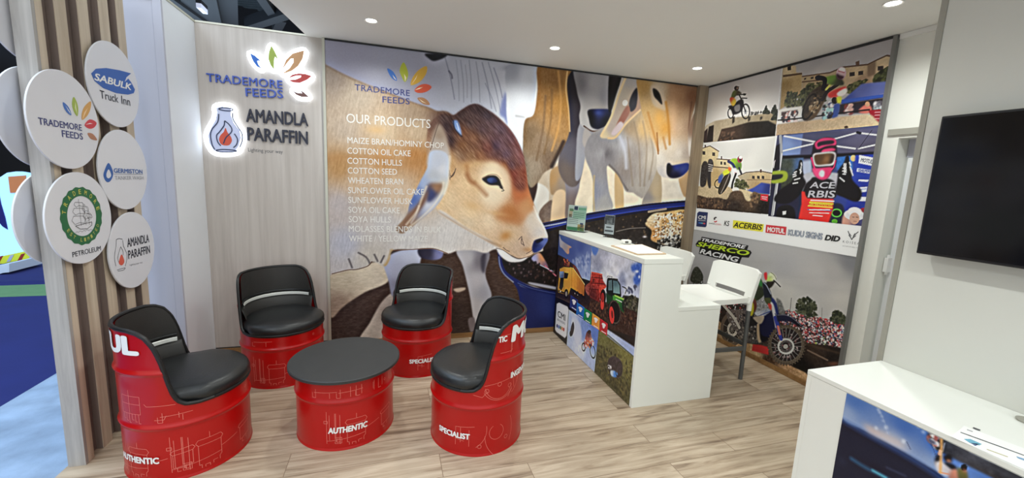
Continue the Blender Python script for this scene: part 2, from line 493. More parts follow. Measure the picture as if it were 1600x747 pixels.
    def l(s, pts, w, c, a=1.0, sm=True, soft=0.0):
        """a stroke of photo width w (in tile units)."""
        J = s.jac(pts[0]); k = math.sqrt(abs(np.linalg.det(J))); r = max(w*k/2, 0.35)
        q = s.m(pts)
        if sm and len(q) > 2: q = crom(q, 5, False)
        pad = r+2+soft*2
        x0 = int(max(0, q[:, 0].min()-pad)); x1 = int(min(s.nx, q[:, 0].max()+pad+1))
        y0 = int(max(0, q[:, 1].min()-pad)); y1 = int(min(s.ny, q[:, 1].max()+pad+1))
        if x1 <= x0 or y1 <= y0: return
        sl = (slice(y0, y1), slice(x0, x1)); yy, xx = np.mgrid[sl]; D = np.full(xx.shape, 1e9)
        for i in range(len(q)-1):
            A, B = q[i], q[i+1]; d = B-A; L = d.dot(d)+1e-9
            t = np.clip(((xx-A[0])*d[0]+(yy-A[1])*d[1])/L, 0, 1)
            D = np.minimum(D, np.hypot(xx-A[0]-t*d[0], yy-A[1]-t*d[1]))
        s.paint(sl, np.clip((r+0.5+soft-D)/(1.0+2*soft), 0, 1), c, a)
    def speck(s, pts, cols, count, r, seed=3, a=1.0):
        """many small dabs inside an outline (a crowd, foam, foliage)."""
        q = s.m(pts); r0 = s.mask(q)
        if r0 is None: return
        sl, mk = r0; rng = np.random.default_rng(seed)
        ys, xs = np.nonzero(mk > 0.5)
        if len(ys) == 0: return
        for i in rng.integers(0, len(ys), count):
            y, x = ys[i]+sl[0].start, xs[i]+sl[1].start
            ry, rx = r*(0.6+0.8*rng.random()), r*(0.6+0.8*rng.random())
            b = 3*max(rx, ry); y0, y1, x0, x1 = int(max(0, y-b)), int(min(s.ny, y+b+1)), int(max(0, x-b)), int(min(s.nx, x+b+1))
            yy, xx = np.mgrid[y0:y1, x0:x1]
            k = np.clip(1.5-np.hypot((xx-x)/rx, (yy-y)/ry), 0, 1)*a
            if s.clip is not None: k = k*s.clip[y0:y1, x0:x1]
            s.A[y0:y1, x0:x1] = s.A[y0:y1, x0:x1]*(1-k[..., None])+np.array(cols[rng.integers(len(cols))], float)*k[..., None]
    def grainy(s, amp, cell=1.5):
        s.seed += 1; s.A += (vnoise(s.ny, s.nx, cell, cell, s.seed, 2)-0.5)[..., None]*2*amp
    def fur(s, mask, ang, amp, length=14, width=1.6):
        """short hair texture running at an angle (degrees, print plane) inside a mask."""
        s.seed += 1
        ys, xs = np.nonzero(mask > 0.02)
        if len(ys) == 0: return
        y0, y1, x0, x1 = ys.min(), ys.max()+1, xs.min(), xs.max()+1
        yy, xx = np.mgrid[y0:y1, x0:x1]; c, q = math.cos(math.radians(ang)), math.sin(math.radians(ang))
        D = int(math.hypot(s.nx, s.ny))+10
        g = vnoise(int(2*D/width)+4, int(2*D/length)+4, 1.0, 1.0, s.seed, 1)
        u = ((xx*c+yy*q)+D)/length; v = ((-xx*q+yy*c)+D)/width
        ui, vi = u.astype(int), v.astype(int); fu, fv = u-ui, v-vi
        z = (g[vi, ui]*(1-fu)+g[vi, ui+1]*fu)*(1-fv)+(g[vi+1, ui]*(1-fu)+g[vi+1, ui+1]*fu)*fv-0.5
        s.A[y0:y1, x0:x1] += (z*2*amp*mask[y0:y1, x0:x1])[..., None]
    def crisp(s, k=0.5, r=6, k2=0.5, con=1.05):
        """the printed photographs are strongly sharpened."""
        s.A = s.A + k*(s.A-box_blur(s.A, r)) + k2*(s.A-box_blur(s.A, 1))
        s.A = np.clip(118+(s.A-118)*con, 6, 246)
    def build(s, name, parent, gain=1.2, rough=0.42, spec=0.3, sat=0.88):
        nx, ny = s.nx, s.ny
        gx, gy = np.meshgrid(np.linspace(0, s.w, nx), np.linspace(0, s.h, ny))
        co = s.o[None, None, :]+gx[..., None]*s.U+gy[..., None]*s.V
        me = bpy.data.meshes.new(name)
        nv = nx*ny; nf = (nx-1)*(ny-1)
        me.vertices.add(nv); me.vertices.foreach_set('co', co.reshape(-1).astype(np.float32))
        i = (np.arange(ny-1)[:, None]*nx+np.arange(nx-1)[None, :])
        q = np.stack([i, i+1, i+nx+1, i+nx], -1).reshape(-1).astype(np.int32)
        me.loops.add(nf*4); me.loops.foreach_set('vertex_index', q)
        me.polygons.add(nf); me.polygons.foreach_set('loop_start', np.arange(0, nf*4, 4, dtype=np.int32))
        me.update(); me.validate()
        g = s.A.mean(2, keepdims=True)
        A = np.clip((g+(s.A-g)*sat)/255.0, 0, 1); lin = np.where(A <= 0.04045, A/12.92, ((A+0.055)/1.055)**2.4)
        lin = np.clip(lin*gain, 0, 0.92)
        c4 = np.concatenate([lin.reshape(-1, 3), np.ones((nv, 1))], 1).astype(np.float32)
        at = me.color_attributes.new('ink', 'FLOAT_COLOR', 'POINT'); at.data.foreach_set('color', c4.reshape(-1))
        mm = bpy.data.materials.new(name+'_ink'); mm.use_nodes = True; nt = mm.node_tree; b = nt.nodes['Principled BSDF']
        b.inputs['Roughness'].default_value = rough; b.inputs['Specular IOR Level'].default_value = spec
        vc = nt.nodes.new('ShaderNodeVertexColor'); vc.layer_name = 'ink'
        nt.links.new(vc.outputs['Color'], b.inputs['Base Color'])
        me.materials.append(mm)
        return link(bpy.data.objects.new(name, me), parent)
# ================================================================== the setting
H = 2.6
WINGX = -4.62
struct(MB().box(-4.81, 1.2, -5.2, 0.12, -0.06, 0.0).build('floor', M['floor']))
# ceiling board with its cut left edge
ce = [(-3.858, 0.0), (-3.872, -0.1), (-3.913, -0.382), (-3.959, -0.676), (-4.01, -1.0), (-4.11, -1.7), (-4.24, -2.6), (-4.40, -3.6), (-4.55, -4.6)]
mb = MB(); mb.prism([(x, y, H) for x, y in ce]+[(1.2, -4.6, H), (1.2, 0.0, H)], (0, 0, 0.09))
struct(mb.build('ceiling', M['ceiling']))
# back wall: ash laminate over its whole width (the print hangs in front of it)
wb = struct(MB().box(-4.64, 0.12, 0.0, 0.09, 0.055, H).build('wall_back', M['wood_wall']))
struct(MB().box(-4.62, -3.75, -0.012, -0.0005, 0.0, 0.045).build('baseboard_back', M['wood_bead']))
struct(MB().box(-4.64, 0.12, 0.001, 0.088, 0.0, 0.054).build('trim_1', M['dark_gap']))
struct(MB().box(-4.64, -3.86, -0.004, 0.09, H+0.001, H+0.014).build('trim_2', M['alu_light']))
# corner post
struct(MB().box(-0.131, -0.001, -0.06, -0.001, 0.0, H-0.002).build('trim_3', M['wood_post'], bevel=0.003))
# left wing
mb = MB(); mb.box(-4.70, WINGX, -0.455, -0.001, 0.0, H)
struct(mb.build('wall_left', M['wing']))
struct(MB().box(-4.705, WINGX+0.004, -0.46, -0.003, H+0.001, H+0.016).build('trim_4', M['alu_light']))
struct(MB().box(-4.665, WINGX+0.002, -0.478, -0.457, 0.0, H-0.001).build('trim_5', M['grey_panel']))
struct(MB().box(-4.99, -4.667, -0.475, -0.45, 0.0, H).build('wall_left_return', M['grey_panel']))
struct(MB().box(-4.99, -4.667, -0.483, -0.476, H-0.03, H).build('trim_6', M['grey_trim']))
# right wall with a door opening
DY0, DY1, DZ = -1.838, -2.62, 1.925
mb = MB()
mb.box(0.0, 0.20, DY0, 0.0, 0.0, H); mb.box(0.0, 0.20, -5.0, DY1, 0.0, H); mb.box(0.0, 0.20, DY1, DY0, DZ, H)
struct(mb.build('wall_right', M['white_wall']))
struct(MB().box(-0.012, 0.05, -2.6, -1.775, 1.945, 1.985).build('trim_7', M['grey_trim']))
struct(MB().box(-0.016, -0.0005, -2.6, -1.752, H-0.035, H-0.002).build('trim_8', M['ceiling']))
d = struct(MB().box(0.10, 0.135, -2.615, -1.85, 0.005, 1.80).build('door_1', mat('white_door_leaf', (226, 228, 230), 0.45), bevel=0.003))
hb = MB(); hb.box(0.062, 0.0995, -1.865, -1.842, 1.02, 1.12); hb.tube([(0.08, -1.855, 1.0), (0.08, -1.855, 1.14)], 0.009)
hb.build('hinge', M['white_print'], d)
hd = MB(); hd.tube([(0.10, -2.54, 1.02), (0.05, -2.54, 1.02), (0.05, -2.43, 1.02)], 0.010); hd.build('door_handle', M['chrome'], d, smooth=True)
struct(MB().box(0.10, 0.135, -2.615, -1.842, 1.805, 1.924).build('trim_9', M['grey_panel']))
# television wall
TVX = -0.925
struct(MB().box(TVX, TVX+0.09, -5.0, -2.49, 0.0, H-0.002).build('wall_front', M['grey_wall']))
struct(MB().box(TVX-0.004, TVX+0.094, -2.489, -2.466, 0.0, H-0.002).build('trim_10', M['grey_trim']))

# ------------------------------------------------------------------ television
tv = empty('television', (TVX, -3.10, 1.302)); tag(tv, 'large black flat television switched off on the pale grey wall', 'television')
MB().box(-0.075, -0.03, -0.52, 0.52, 0.0, 0.585).build('casing', M['black'], tv, bevel=0.004)
MB().box(-0.0765, -0.0752, -0.512, 0.512, 0.012, 0.575).build('screen', M['tv'], tv)
MB().box(-0.03, -0.0005, -0.2, 0.2, 0.15, 0.45).build('wall_bracket', M['black'], tv)

# ------------------------------------------------------------------ downlights
names = {0: 'leftmost round recessed ceiling downlight of the row along the back wall',
         1: 'round recessed ceiling downlight, middle one of the row along the back wall',
         2: 'round recessed ceiling downlight nearest the oak corner post',
         3: 'round recessed ceiling downlight near the white door, at the top right edge'}
for i, (x, y) in enumerate(DOWNLIGHTS):
    o = empty('downlight', (x, y, H)); tag(o, names.get(i, 'round recessed ceiling downlight in the front part of the ceiling, out of view'), 'ceiling light', 'recessed downlights in the white ceiling')
    MB().lathe([(0.033, 0.0), (0.045, -0.005), (0.047, -0.003), (0.047, -0.0006), (0.033, -0.0006)], 40).build('trim_ring', M['white_print'], o, smooth=True)
    MB().lathe([(0.0, -0.0025), (0.034, -0.0025), (0.034, -0.0008), (0.0, -0.0008)], 40).build('lens', M['lamp'], o)
    d = bpy.data.lights.new('downlight_lamp', 'SPOT'); d.energy = DOWNLIGHT_W; d.color = DOWNLIGHT_COL
    d.spot_size = math.radians(160); d.spot_blend = 0.9; d.shadow_soft_size = 0.035
    l = link(bpy.data.objects.new('downlight_lamp', d), o); l.location = (0, 0, -0.02)

# ================================================================== slatted divider with the round boards
SX0, SX1 = -4.80, -4.728
dv = empty('slatted_divider', (-4.765, -0.99, 0)); tag(dv, 'tall divider of vertical light oak slats at the left edge of the stand', 'divider')
def rel(mb, o):
    L = np.array(o.location); mb.v = [tuple(np.array(v)-L) for v in mb.v]; return mb
YS0, YS1 = -1.343, -0.655
rel(MB().box(SX0+0.02, SX1-0.034, YS0+0.021, YS1, 0.0, H), dv).build('backing_board', M['wood_shade'], dv)
rel(MB().box(SX0, SX1, YS0, YS0+0.02, 0.0, H), dv).build('end_board', M['wood_end'], dv)
bounds = [(-1.322, -1.280), (-1.205, -1.130), (-1.048, -0.970), (-0.882, -0.802), (-0.727, -0.655)]
for a, b in bounds:
    for x0, x1, f0, f1 in ((SX1-0.033, SX1-0.003, SX1-0.0029, SX1), (SX0+0.0031, SX0+0.019, SX0, SX0+0.003)):
        sl_ = rel(MB().box(x0, x1, a+0.0005, b-0.0005, 0.0, H), dv).build('slat', M['wood_shade'], dv)  # slat sides coloured dark as recess shade; the thin face keeps the oak
        rel(MB().box(f0, f1, a, b, 0.0, H), dv).build('slat_face', M['wood_slat'], sl_)
DISCX = SX1+0.0222
def disc(y, z, label, side=1):
    o = empty('round_sign_board', (0, 0, 0)); tag(o, label, 'sign', 'round boards on the slatted divider')
    x = SX1+0.014 if side > 0 else SX0-0.022
    R = 0.2275
    prof = [(0.0, 0.0), (R-0.001, 0.0), (R, 0.001), (R, 0.007), (R-0.001, 0.008), (0.0, 0.008)]
    mb = MB().lathe(prof, 72)
    mb.v = [(z_, u_, w_) for (w_, u_, z_) in mb.v]
    o.location = (x, y, z)
    mb.build('board', M['disc'], o, smooth=True)
    sp = MB().lathe([(0.0, -0.0135 if side > 0 else 0.0082), (0.05, -0.0135 if side > 0 else 0.0082), (0.05, -0.0002 if side > 0 else 0.0215), (0.0, -0.0002 if side > 0 else 0.0215)], 24)
    sp.v = [(z_, u_, w_) for (w_, u_, z_) in sp.v]; sp.build('spacer', M['grey_panel'], o)
    return o
PL = (0, DISCX+0.0)
def stick(parts, o):
    """parts were laid out in room coordinates: make them children of o where they stand."""
    L = Vector(o.location)
    for p in parts:
        p.parent = o
        for v in p.data.vertices: v.co -= L
        if p.data.shape_keys is None: p.data.update()
def leaf_set(T, plane, o, depth=0.0006, lift=0.0004, cols=None, shapes=None):
    out = []
    cols = cols or [(60, 110, 190), (160, 180, 70), (214, 160, 84), (206, 56, 66), (178, 122, 92)]
    for sh, c in zip(shapes, cols):
        out.append(plate_px(sh, plane, S(c), None, 'leaf', depth, lift, 4, T))
    stick(out, o)
leafs_disc = [[(255, 262), (285, 285), (305, 320), (312, 352), (285, 335), (262, 300)],
              [(328, 226), (350, 262), (360, 310), (354, 358), (330, 325), (318, 275)],
              [(445, 256), (445, 300), (425, 350), (388, 384), (385, 340), (405, 290)],
              [(404, 418), (440, 380), (485, 402), (470, 435), (435, 444)],
              [(425, 474), (460, 480), (490, 522), (455, 518), (435, 500)]]
o1 = disc(-1.246, 1.735, 'round white sign board with coloured leaves and navy words on the slatted divider')
leaf_set((40, 100, 4.392), PL, o1, shapes=leafs_disc)
stick([letter_px('TRADEMORE', PL, (60.0, 194.2), (128.0, 204.5), 10.8, M['navy'], None, bold=0.012),
       letter_px('FEEDS', PL, (97.0, 213.8), (129.6, 218.5), 10.5, M['navy'], None, bold=0.012)], o1)
stick([plate_px([(272, 285), (300, 325), (308, 345), (290, 318)], PL, M['white_print'], None, 'leaf_vein', 0.0004, 0.001, 0, (40, 100, 4.392)),
       plate_px([(340, 260), (346, 300), (352, 345), (336, 300)], PL, S((214, 220, 170)), None, 'leaf_vein', 0.0004, 0.001, 0, (40, 100, 4.392)),
       plate_px([(425, 300), (408, 340), (390, 378), (400, 335)], PL, S((240, 205, 160)), None, 'leaf_vein', 0.0004, 0.001, 0, (40, 100, 4.392)),
       plate_px([(410, 416), (440, 405), (458, 410), (440, 411)], PL, M['white_print'], None, 'leaf_vein', 0.0004, 0.001, 0, (40, 100, 4.392))], o1)
o2 = disc(-0.846, 1.974, 'round white sign board with a blue oval emblem on the slatted divider')
T2 = (120, 50, 4.393)
e = [(98, 285), (130, 252), (200, 247), (290, 262), (372, 284), (340, 310), (326, 345), (352, 320), (372, 345), (398, 395), (390, 420), (350, 430), (270, 420), (180, 385), (120, 335)]
stick([plate_px(e, PL, S((36, 92, 178)), None, 'oval_emblem', 0.0006, 0.0004, 0, T2)], o2)
stick([letter_px('SABULK', PL, (147.0, 125.0), (206.0, 141.5), 11.5, M['white_print'], None, bold=0.03, shear=0.25, lift=0.0014),
       letter_px('Truck', PL, (156.5, 153.2), (185.0, 160.7), 12.5, M['ink'], None, bold=0.008), letter_px('Inn', PL, (190.0, 162.0), (203.5, 165.6), 12.5, M['ink'], None, bold=0.008)], o2)
o3 = disc(-0.831, 1.504, 'round white sign board with a blue water drop on the slatted divider')
T3 = (150, 200, 2.873)
stick([plate_px([(55, 157), (72, 185), (76, 212), (62, 240), (45, 240), (33, 215), (38, 190)], PL, S((40, 92, 168)), None, 'drop', 0.0006, 0.0004, 4, T3),
       plate_px([(55, 186), (64, 203), (65, 217), (55, 226), (46, 219), (46, 203)], PL, M['disc'], None, 'drop_inside', 0.0006, 0.0014, 4, T3),
       letter_px('GERMISTON', PL, (177.6, 270.0), (222.6, 271.6), 7.2, S((50, 96, 165)), None, bold=0.03),
       letter_px('TANKER WASH', PL, (179.5, 281.0), (224.0, 280.6), 6.0, S((150, 152, 160)), None, bold=0.0),
       plate_px([(80, 206), (210, 207), (210, 209), (80, 208)], PL, S((120, 130, 150)), None, 'rule_line', 0.0005, 0.0004, 0, T3)], o3)
o4 = disc(-1.219, 1.264, 'round white sign board with a green ring around a sailing ship, on the divider')
# ring and ship drawn in board coordinates
def yz(o, pts, lift=0.0): return [(0.0082+lift, u, w+0.010) for u, w in pts]
rb = MB(); n = 72
for i in range(n):
    a, b = 2*math.pi*i/n, 2*math.pi*(i+1)/n
    ro = 0.144+0.0032*math.cos(18*a); rn = 0.144+0.0032*math.cos(18*b)
    rb.add(yz(o4, [(0.100*math.cos(a)+0.006, 0.100*math.sin(a)), (ro*math.cos(a)+0.006, ro*math.sin(a)), (rn*math.cos(b)+0.006, rn*math.sin(b)), (0.100*math.cos(b)+0.006, 0.100*math.sin(b))], 0.0006), [(0, 1, 2, 3)])
rb.build('green_ring', S((30, 104, 62)), o4)
def arc_text(o, body, c, R, a_mid, step, h, material, flip=False):
    for i, ch in enumerate(body):
        if ch == ' ': continue
        a = math.radians(a_mid + (-(i-(len(body)-1)/2)*step if not flip else (i-(len(body)-1)/2)*step))
        U = np.array([0, math.sin(a), -math.cos(a)]); V = np.array([0, math.cos(a), math.sin(a)])
        if flip: U, V = -U, -V
        P = np.array([0.0082, c[0]+R*math.cos(a), c[1]+R*math.sin(a)]) - U*h*0.36
        if flip: P = P - V*h
        lettering(ch, P, U, V, h*0.72, h, material, o, 'ring_letter', bold=0.015, lift=0.0012)
arc_text(o4, 'TRADEMORE', (0.006, 0.010), 0.110, 90, 19, 0.023, S((206, 200, 90)))
arc_text(o4, 'EST LIMITED', (0.006, 0.010), 0.110, -90, 12, 0.018, S((186, 186, 96)), True)
sb = MB()
def ship(pts, w=0.0018, close=False):
    P = [Vector((0.0094, 0.006+1.2*u, 0.010+1.2*v)) for u, v in pts]
    for A, B in zip(P[:-1], P[1:]):
        d = (B-A); nrm = Vector((0, -d.z, d.y)); nrm.normalize(); nrm *= w/2
        sb.add([A-nrm, B-nrm, B+nrm, A+nrm], [(0, 1, 2, 3)])
for x, t in ((-0.012, 0.072), (0.016, 0.05), (0.036, 0.02)):
    ship([(x, -0.04), (x, t)])
for (x0, x1, zt, zb, bl) in ((-0.034, 0.008, 0.060, 0.040, .006), (-0.042, 0.010, 0.036, 0.008, .010), (-0.05, 0.008, 0.004, -0.03, .012), (0.010, 0.036, 0.040, 0.016, .006), (0.012, 0.040, 0.012, -0.016, .008), (0.03, 0.052, 0.008, -0.012, .005)):
    ship([(x0, zt), (x1, zt-0.004)]); ship([(x0, zt), (x0-bl, (zt+zb)/2), (x0+0.004, zb)]); ship([(x1, zt-0.004), (x1+bl*.6, (zt+zb)/2), (x1, zb)]); ship([(x0+0.004, zb), ((x0+x1)/2, zb+0.005), (x1, zb)])
ship([(-0.045, -0.036), (-0.02, -0.052), (0.02, -0.056), (0.05, -0.044), (0.052, -0.03), (-0.045, -0.036)], 0.003)
for k in range(5): ship([(-0.05+0.02*k, -0.064+0.003*(k % 2)), (-0.04+0.02*k, -0.060), (-0.03+0.02*k, -0.066)], 0.0015)
ship([(0.0, -0.036), (0.06, -0.01), (0.016, 0.05)], 0.001)
sb.build('ship_drawing', S((90, 90, 92)), o4)
stick([letter_px('PETROLEUM', PL, (113.3, 402.0), (157.5, 391.3), 8.0, M['ink'], None, bold=0.006)], o4)
o5 = disc(-0.820, 1.031, 'round white sign board with a small lamp drawing and dark words, on the divider')
T5 = (60, 250, 3.555)
def stroke_px(pts, plane, w, material, name, tile, lift=0.0008, closed=False):
    ax, val = plane
    P = [on_plane(ax, val, tile[0]+x/tile[2], tile[1]+y/tile[2]) for x, y in pts]
    P = crom(P, 5, closed) if len(P) > 2 else np.array(P)
    n = np.zeros(3); n[ax] = 1.0 if CAM[ax] > val else -1.0
    mb = MB(); L = len(P)
    for i in range(L if closed else L-1):
        A, B = P[i], P[(i+1) % L]; d = B-A; s = np.cross(n, d); s = s/(np.linalg.norm(s)+1e-9)*w/2
        mb.add([A-s+n*lift, B-s+n*lift, B+s+n*lift, A+s+n*lift], [(0, 1, 2, 3)])
    return mb.build(name, material, None)
stick([plate_px([(462, 525), (476, 560), (470, 580), (458, 585), (447, 574), (450, 552)], PL, S((220, 92, 70)), None, 'flame', 0.0005, 0.0004, 4, T5),
       stroke_px([(432, 446), (430, 480), (422, 540), (430, 590)], PL, 0.003, M['ink'], 'lamp_outline', T5),
       stroke_px([(468, 446), (472, 478), (492, 530), (482, 590)], PL, 0.003, M['ink'], 'lamp_outline', T5),
       stroke_px([(430, 444), (445, 437), (466, 440)], PL, 0.003, M['ink'], 'lamp_outline', T5),
       stroke_px([(436, 612), (460, 604), (482, 600), (470, 612), (440, 618)], PL, 0.003, M['ink'], 'lamp_outline', T5),
       stroke_px([(456, 482), (446, 515), (440, 545), (446, 568)], PL, 0.003, M['ink'], 'lamp_outline', T5),
       stroke_px([(456, 482), (468, 505), (470, 530)], PL, 0.003, M['ink'], 'lamp_outline', T5),
       letter_px('AMANDLA', PL, (199.0, 386.5), (233.0, 378.5), 14.0, M['ink'], None, bold=0.02),
       letter_px('PARAFFIN', PL, (200.5, 405.0), (234.5, 395.5), 13.5, M['ink'], None, bold=0.02),
       letter_px('Lighting your way', PL, (202.5, 415.5), (222.5, 411.0), 2.6, S((120, 120, 128)), None)], o5)
disc(-1.246, 1.735, 'round board on the hall side of the divider, behind the board with coloured leaves', -1)
disc(-1.219, 1.264, 'round board on the hall side of the divider, behind the green ring board', -1)
disc(-1.24, 2.21, 'round board on the hall side of the divider, cut off by the top left corner', -1)

# ================================================================== backlit logo signs on the wood panel
PB = (1, -0.0)
TL = (380, 60, 7.115)
LEAF = [[(95, 180), (150, 210), (190, 245), (210, 270), (185, 260), (170, 265), (185, 305), (222, 350), (170, 325), (130, 270), (110, 225)],
        [(328, 95), (365, 160), (392, 220), (398, 290), (385, 232), (366, 218), (356, 260), (355, 360), (320, 310), (295, 240), (302, 170)],
        [(688, 150), (670, 240), (620, 320), (550, 375), (450, 405), (530, 345), (572, 280), (572, 238), (540, 240), (500, 285), (448, 358), (490, 255), (560, 185), (640, 162)],
        [(770, 430), (720, 470), (640, 505), (570, 500), (515, 478), (600, 468), (652, 445), (656, 424), (600, 425), (518, 452), (560, 415), (630, 402), (700, 408)],
        [(562, 592), (610, 615), (668, 622), (640, 588), (680, 605), (740, 660), (660, 660), (600, 635)]]
OUT = [[(95, 180), (150, 210), (200, 255), (222, 350), (170, 325), (120, 260)],
       [(328, 95), (370, 165), (398, 250), (355, 360), (310, 300), (298, 180)],
       [(688, 150), (670, 240), (610, 330), (450, 405), (480, 270), (560, 185)],
       [(770, 430), (700, 485), (600, 505), (515, 470), (560, 415), (680, 405)],
       [(562, 592), (650, 592), (740, 660), (640, 662), (600, 635)]]
LC = [(34, 100, 190), (152, 170, 66), (202, 152, 104), (186, 66, 62), (110, 76, 70)]
sg = empty('backlit_leaf_sign', on_plane(1, 0, 440, 110)); tag(sg, 'backlit sign of five coloured leaves beside raised blue words, high on the ash panel', 'sign')
parts = []
for sh, c in zip(LEAF, LC):
    parts.append(plate_px(sh, PB, S(c, 0.35), None, 'leaf', 0.006, 0.034, 0, TL))
for sh in OUT:
    parts.append(plate_px(sh, PB, M['halo'], None, 'backlight', 0.020, 0.010, 5, TL, grow=0.026))
parts += [letter_px('TRADEMORE', PB, (323.5, 127.6), (441.8, 138.8), 12.9, M['blue'], None, bold=0.012, lift=0.001, depth=0.012, spacing=1.05),
          letter_px('FEEDS', PB, (384.8, 150.6), (443.0, 154.0), 13.0, M['blue'], None, bold=0.012, lift=0.001, depth=0.012, spacing=1.05)]
stick(parts, sg)
sg2 = empty('backlit_lamp_sign', on_plane(1, 0, 352, 202)); tag(sg2, 'backlit paraffin lamp emblem beside dark raised words, lower sign on the ash panel', 'sign')
TQ = (315, 150, 7.117)
LAMP = [(185, 140), (250, 128), (345, 145), (345, 220), (375, 305), (440, 390), (455, 470), (430, 560), (390, 615), (250, 628), (160, 610), (110, 530), (98, 440), (130, 360), (180, 270), (195, 190)]
parts = [plate_px(LAMP, PB, emit('glowing_lamp_face', (186, 194, 222), 0.28), None, 'lamp_body', 0.006, 0.034, 0, TQ),
         plate_px(LAMP, PB, M['halo'], None, 'backlight', 0.020, 0.010, 3, TQ, grow=0.034),
         plate_px([(288, 360), (310, 410), (345, 455), (358, 500), (335, 545), (290, 555), (240, 540), (218, 490), (235, 440), (270, 405)], PB, S((214, 88, 66)), None, 'flame', 0.002, 0.041, 3, TQ)]
PB4 = (1, -0.0415)
for pts, cl in (([(192, 200), (180, 290), (118, 370), (100, 440), (120, 545), (150, 595)], 0), ([(345, 190), (352, 260), (400, 340), (450, 420), (452, 500), (425, 570)], 0),
                ([(190, 145), (250, 130), (345, 145), (330, 165), (250, 162)], 1), ([(160, 605), (230, 595), (330, 600), (395, 612), (300, 625), (200, 620)], 1),
                ([(255, 280), (250, 330), (200, 400), (168, 440), (180, 510), (215, 555)], 0), ([(255, 275), (300, 310), (335, 360), (330, 405), (270, 465), (245, 530)], 0),
                ([(365, 420), (400, 480), (390, 540), (355, 575)], 0)):
    parts.append(stroke_px(pts, PB4, 0.008, S((48, 58, 92)), 'outline', TQ, 0.0025, bool(cl)))
parts += [letter_px('AMANDLA', PB, (385.3, 190.5), (481.8, 197.3), 20.6, M['ink'], None, bold=0.018, lift=0.001, depth=0.012),
          letter_px('PARAFFIN', PB, (387.3, 219.5), (481.5, 225.6), 20.6, M['ink'], None, bold=0.018, lift=0.001, depth=0.012),
          letter_px('Lighting your way', PB, (387.8, 236.6), (442.0, 240.0), 5.6, S((84, 84, 88)), None, lift=0.001)]
stick(parts, sg2)
# ================================================================== drum chairs and drum table
DR = 0.28
CUT = [(0, .774), (50, .774), (60, .764), (68, .742), (75, .695), (80, .63), (84, .545), (87.5, .465), (92, .415), (99, .391), (110, .385), (180, .385)]
def cut_z(deg, spread):
    d = abs((deg+180) % 360-180)/spread
    return float(np.interp(d, [c[0] for c in CUT], [c[1] for c in CUT]))
def drum_radius(z):
    r = DR-0.004
    for h in (0.288, 0.565):
        r += 0.009*math.exp(-((z-h)/0.011)**2)
    if z < 0.012: r += 0.004
    return r
def drum_shell(top, n=120):
    lv = [0.0, 0.006, 0.012, 0.016, 0.05, 0.1, 0.16, 0.22, 0.255] + [0.288+d for d in (-.022, -.015, -.009, -.004, 0, .004, .009, .015, .022)] + [0.33, 0.36, 0.385, 0.42, 0.46, 0.5] + [0.565+d for d in (-.022, -.015, -.009, -.004, 0, .004, .009, .015, .022)] + [0.61, 0.65, 0.69, 0.72, 0.75, 0.774]
    mb = MB(); k = len(lv); vs = []
    for i in range(n):
        a = 2*math.pi*i/n; t = top(math.degrees(a))
        for z in lv:
            zz = min(z, t); r = drum_radius(zz); vs.append((r*math.cos(a), r*math.sin(a), zz))
    fs = []
    for i in range(n):
        j = (i+1) % n
        for q in range(k-1):
            z0, z1 = vs[i*k+q][2], vs[i*k+q+1][2]; w0, w1 = vs[j*k+q][2], vs[j*k+q+1][2]
            if z1-z0 < 1e-5 and w1-w0 < 1e-5: continue
            fs.append((i*k+q, j*k+q, j*k+q+1, i*k+q+1))
    mb.add(vs, fs)
    return mb
def wrap_lines(lines, w=0.0022):
    """printed line drawing on the drum: lines of (arc length from angle 0 in metres, height)."""
    mb = MB()
    for ln in lines:
        P = []
        for (s0, z0), (s1, z1) in zip(ln[:-1], ln[1:]):
            k = max(1, int(abs(s1-s0)/0.02)+(3 if 0.25 < min(z0, z1) < 0.3 or 0.25 < max(z0, z1) < 0.33 or (z0-0.288)*(z1-0.288) < 0 or (z0-.565)*(z1-.565) < 0 else 0)*4)
            for i in range(k): P.append((s0+(s1-s0)*i/k, z0+(z1-z0)*i/k))
        P.append(ln[-1])
        for (s0, z0), (s1, z1) in zip(P[:-1], P[1:]):
            d = math.hypot(s1-s0, z1-z0)+1e-9; nx, nz = -(z1-z0)/d*w/2, (s1-s0)/d*w/2
            q = []
            for s, z in ((s0-nx, z0-nz), (s1-nx, z1-nz), (s1+nx, z1+nz), (s0+nx, z0+nz)):
                r = drum_radius(z)+0.0011; a = s/DR; q.append((r*math.cos(a), r*math.sin(a), z))
            mb.add(q, [(0, 1, 2, 3)])
    return mb
def circ(s, z, r, a0=0, a1=360, n=18):
    return [(s+r*math.cos(math.radians(a0+(a1-a0)*i/n)), z+r*math.sin(math.radians(a0+(a1-a0)*i/n))) for i in range(n+1)]
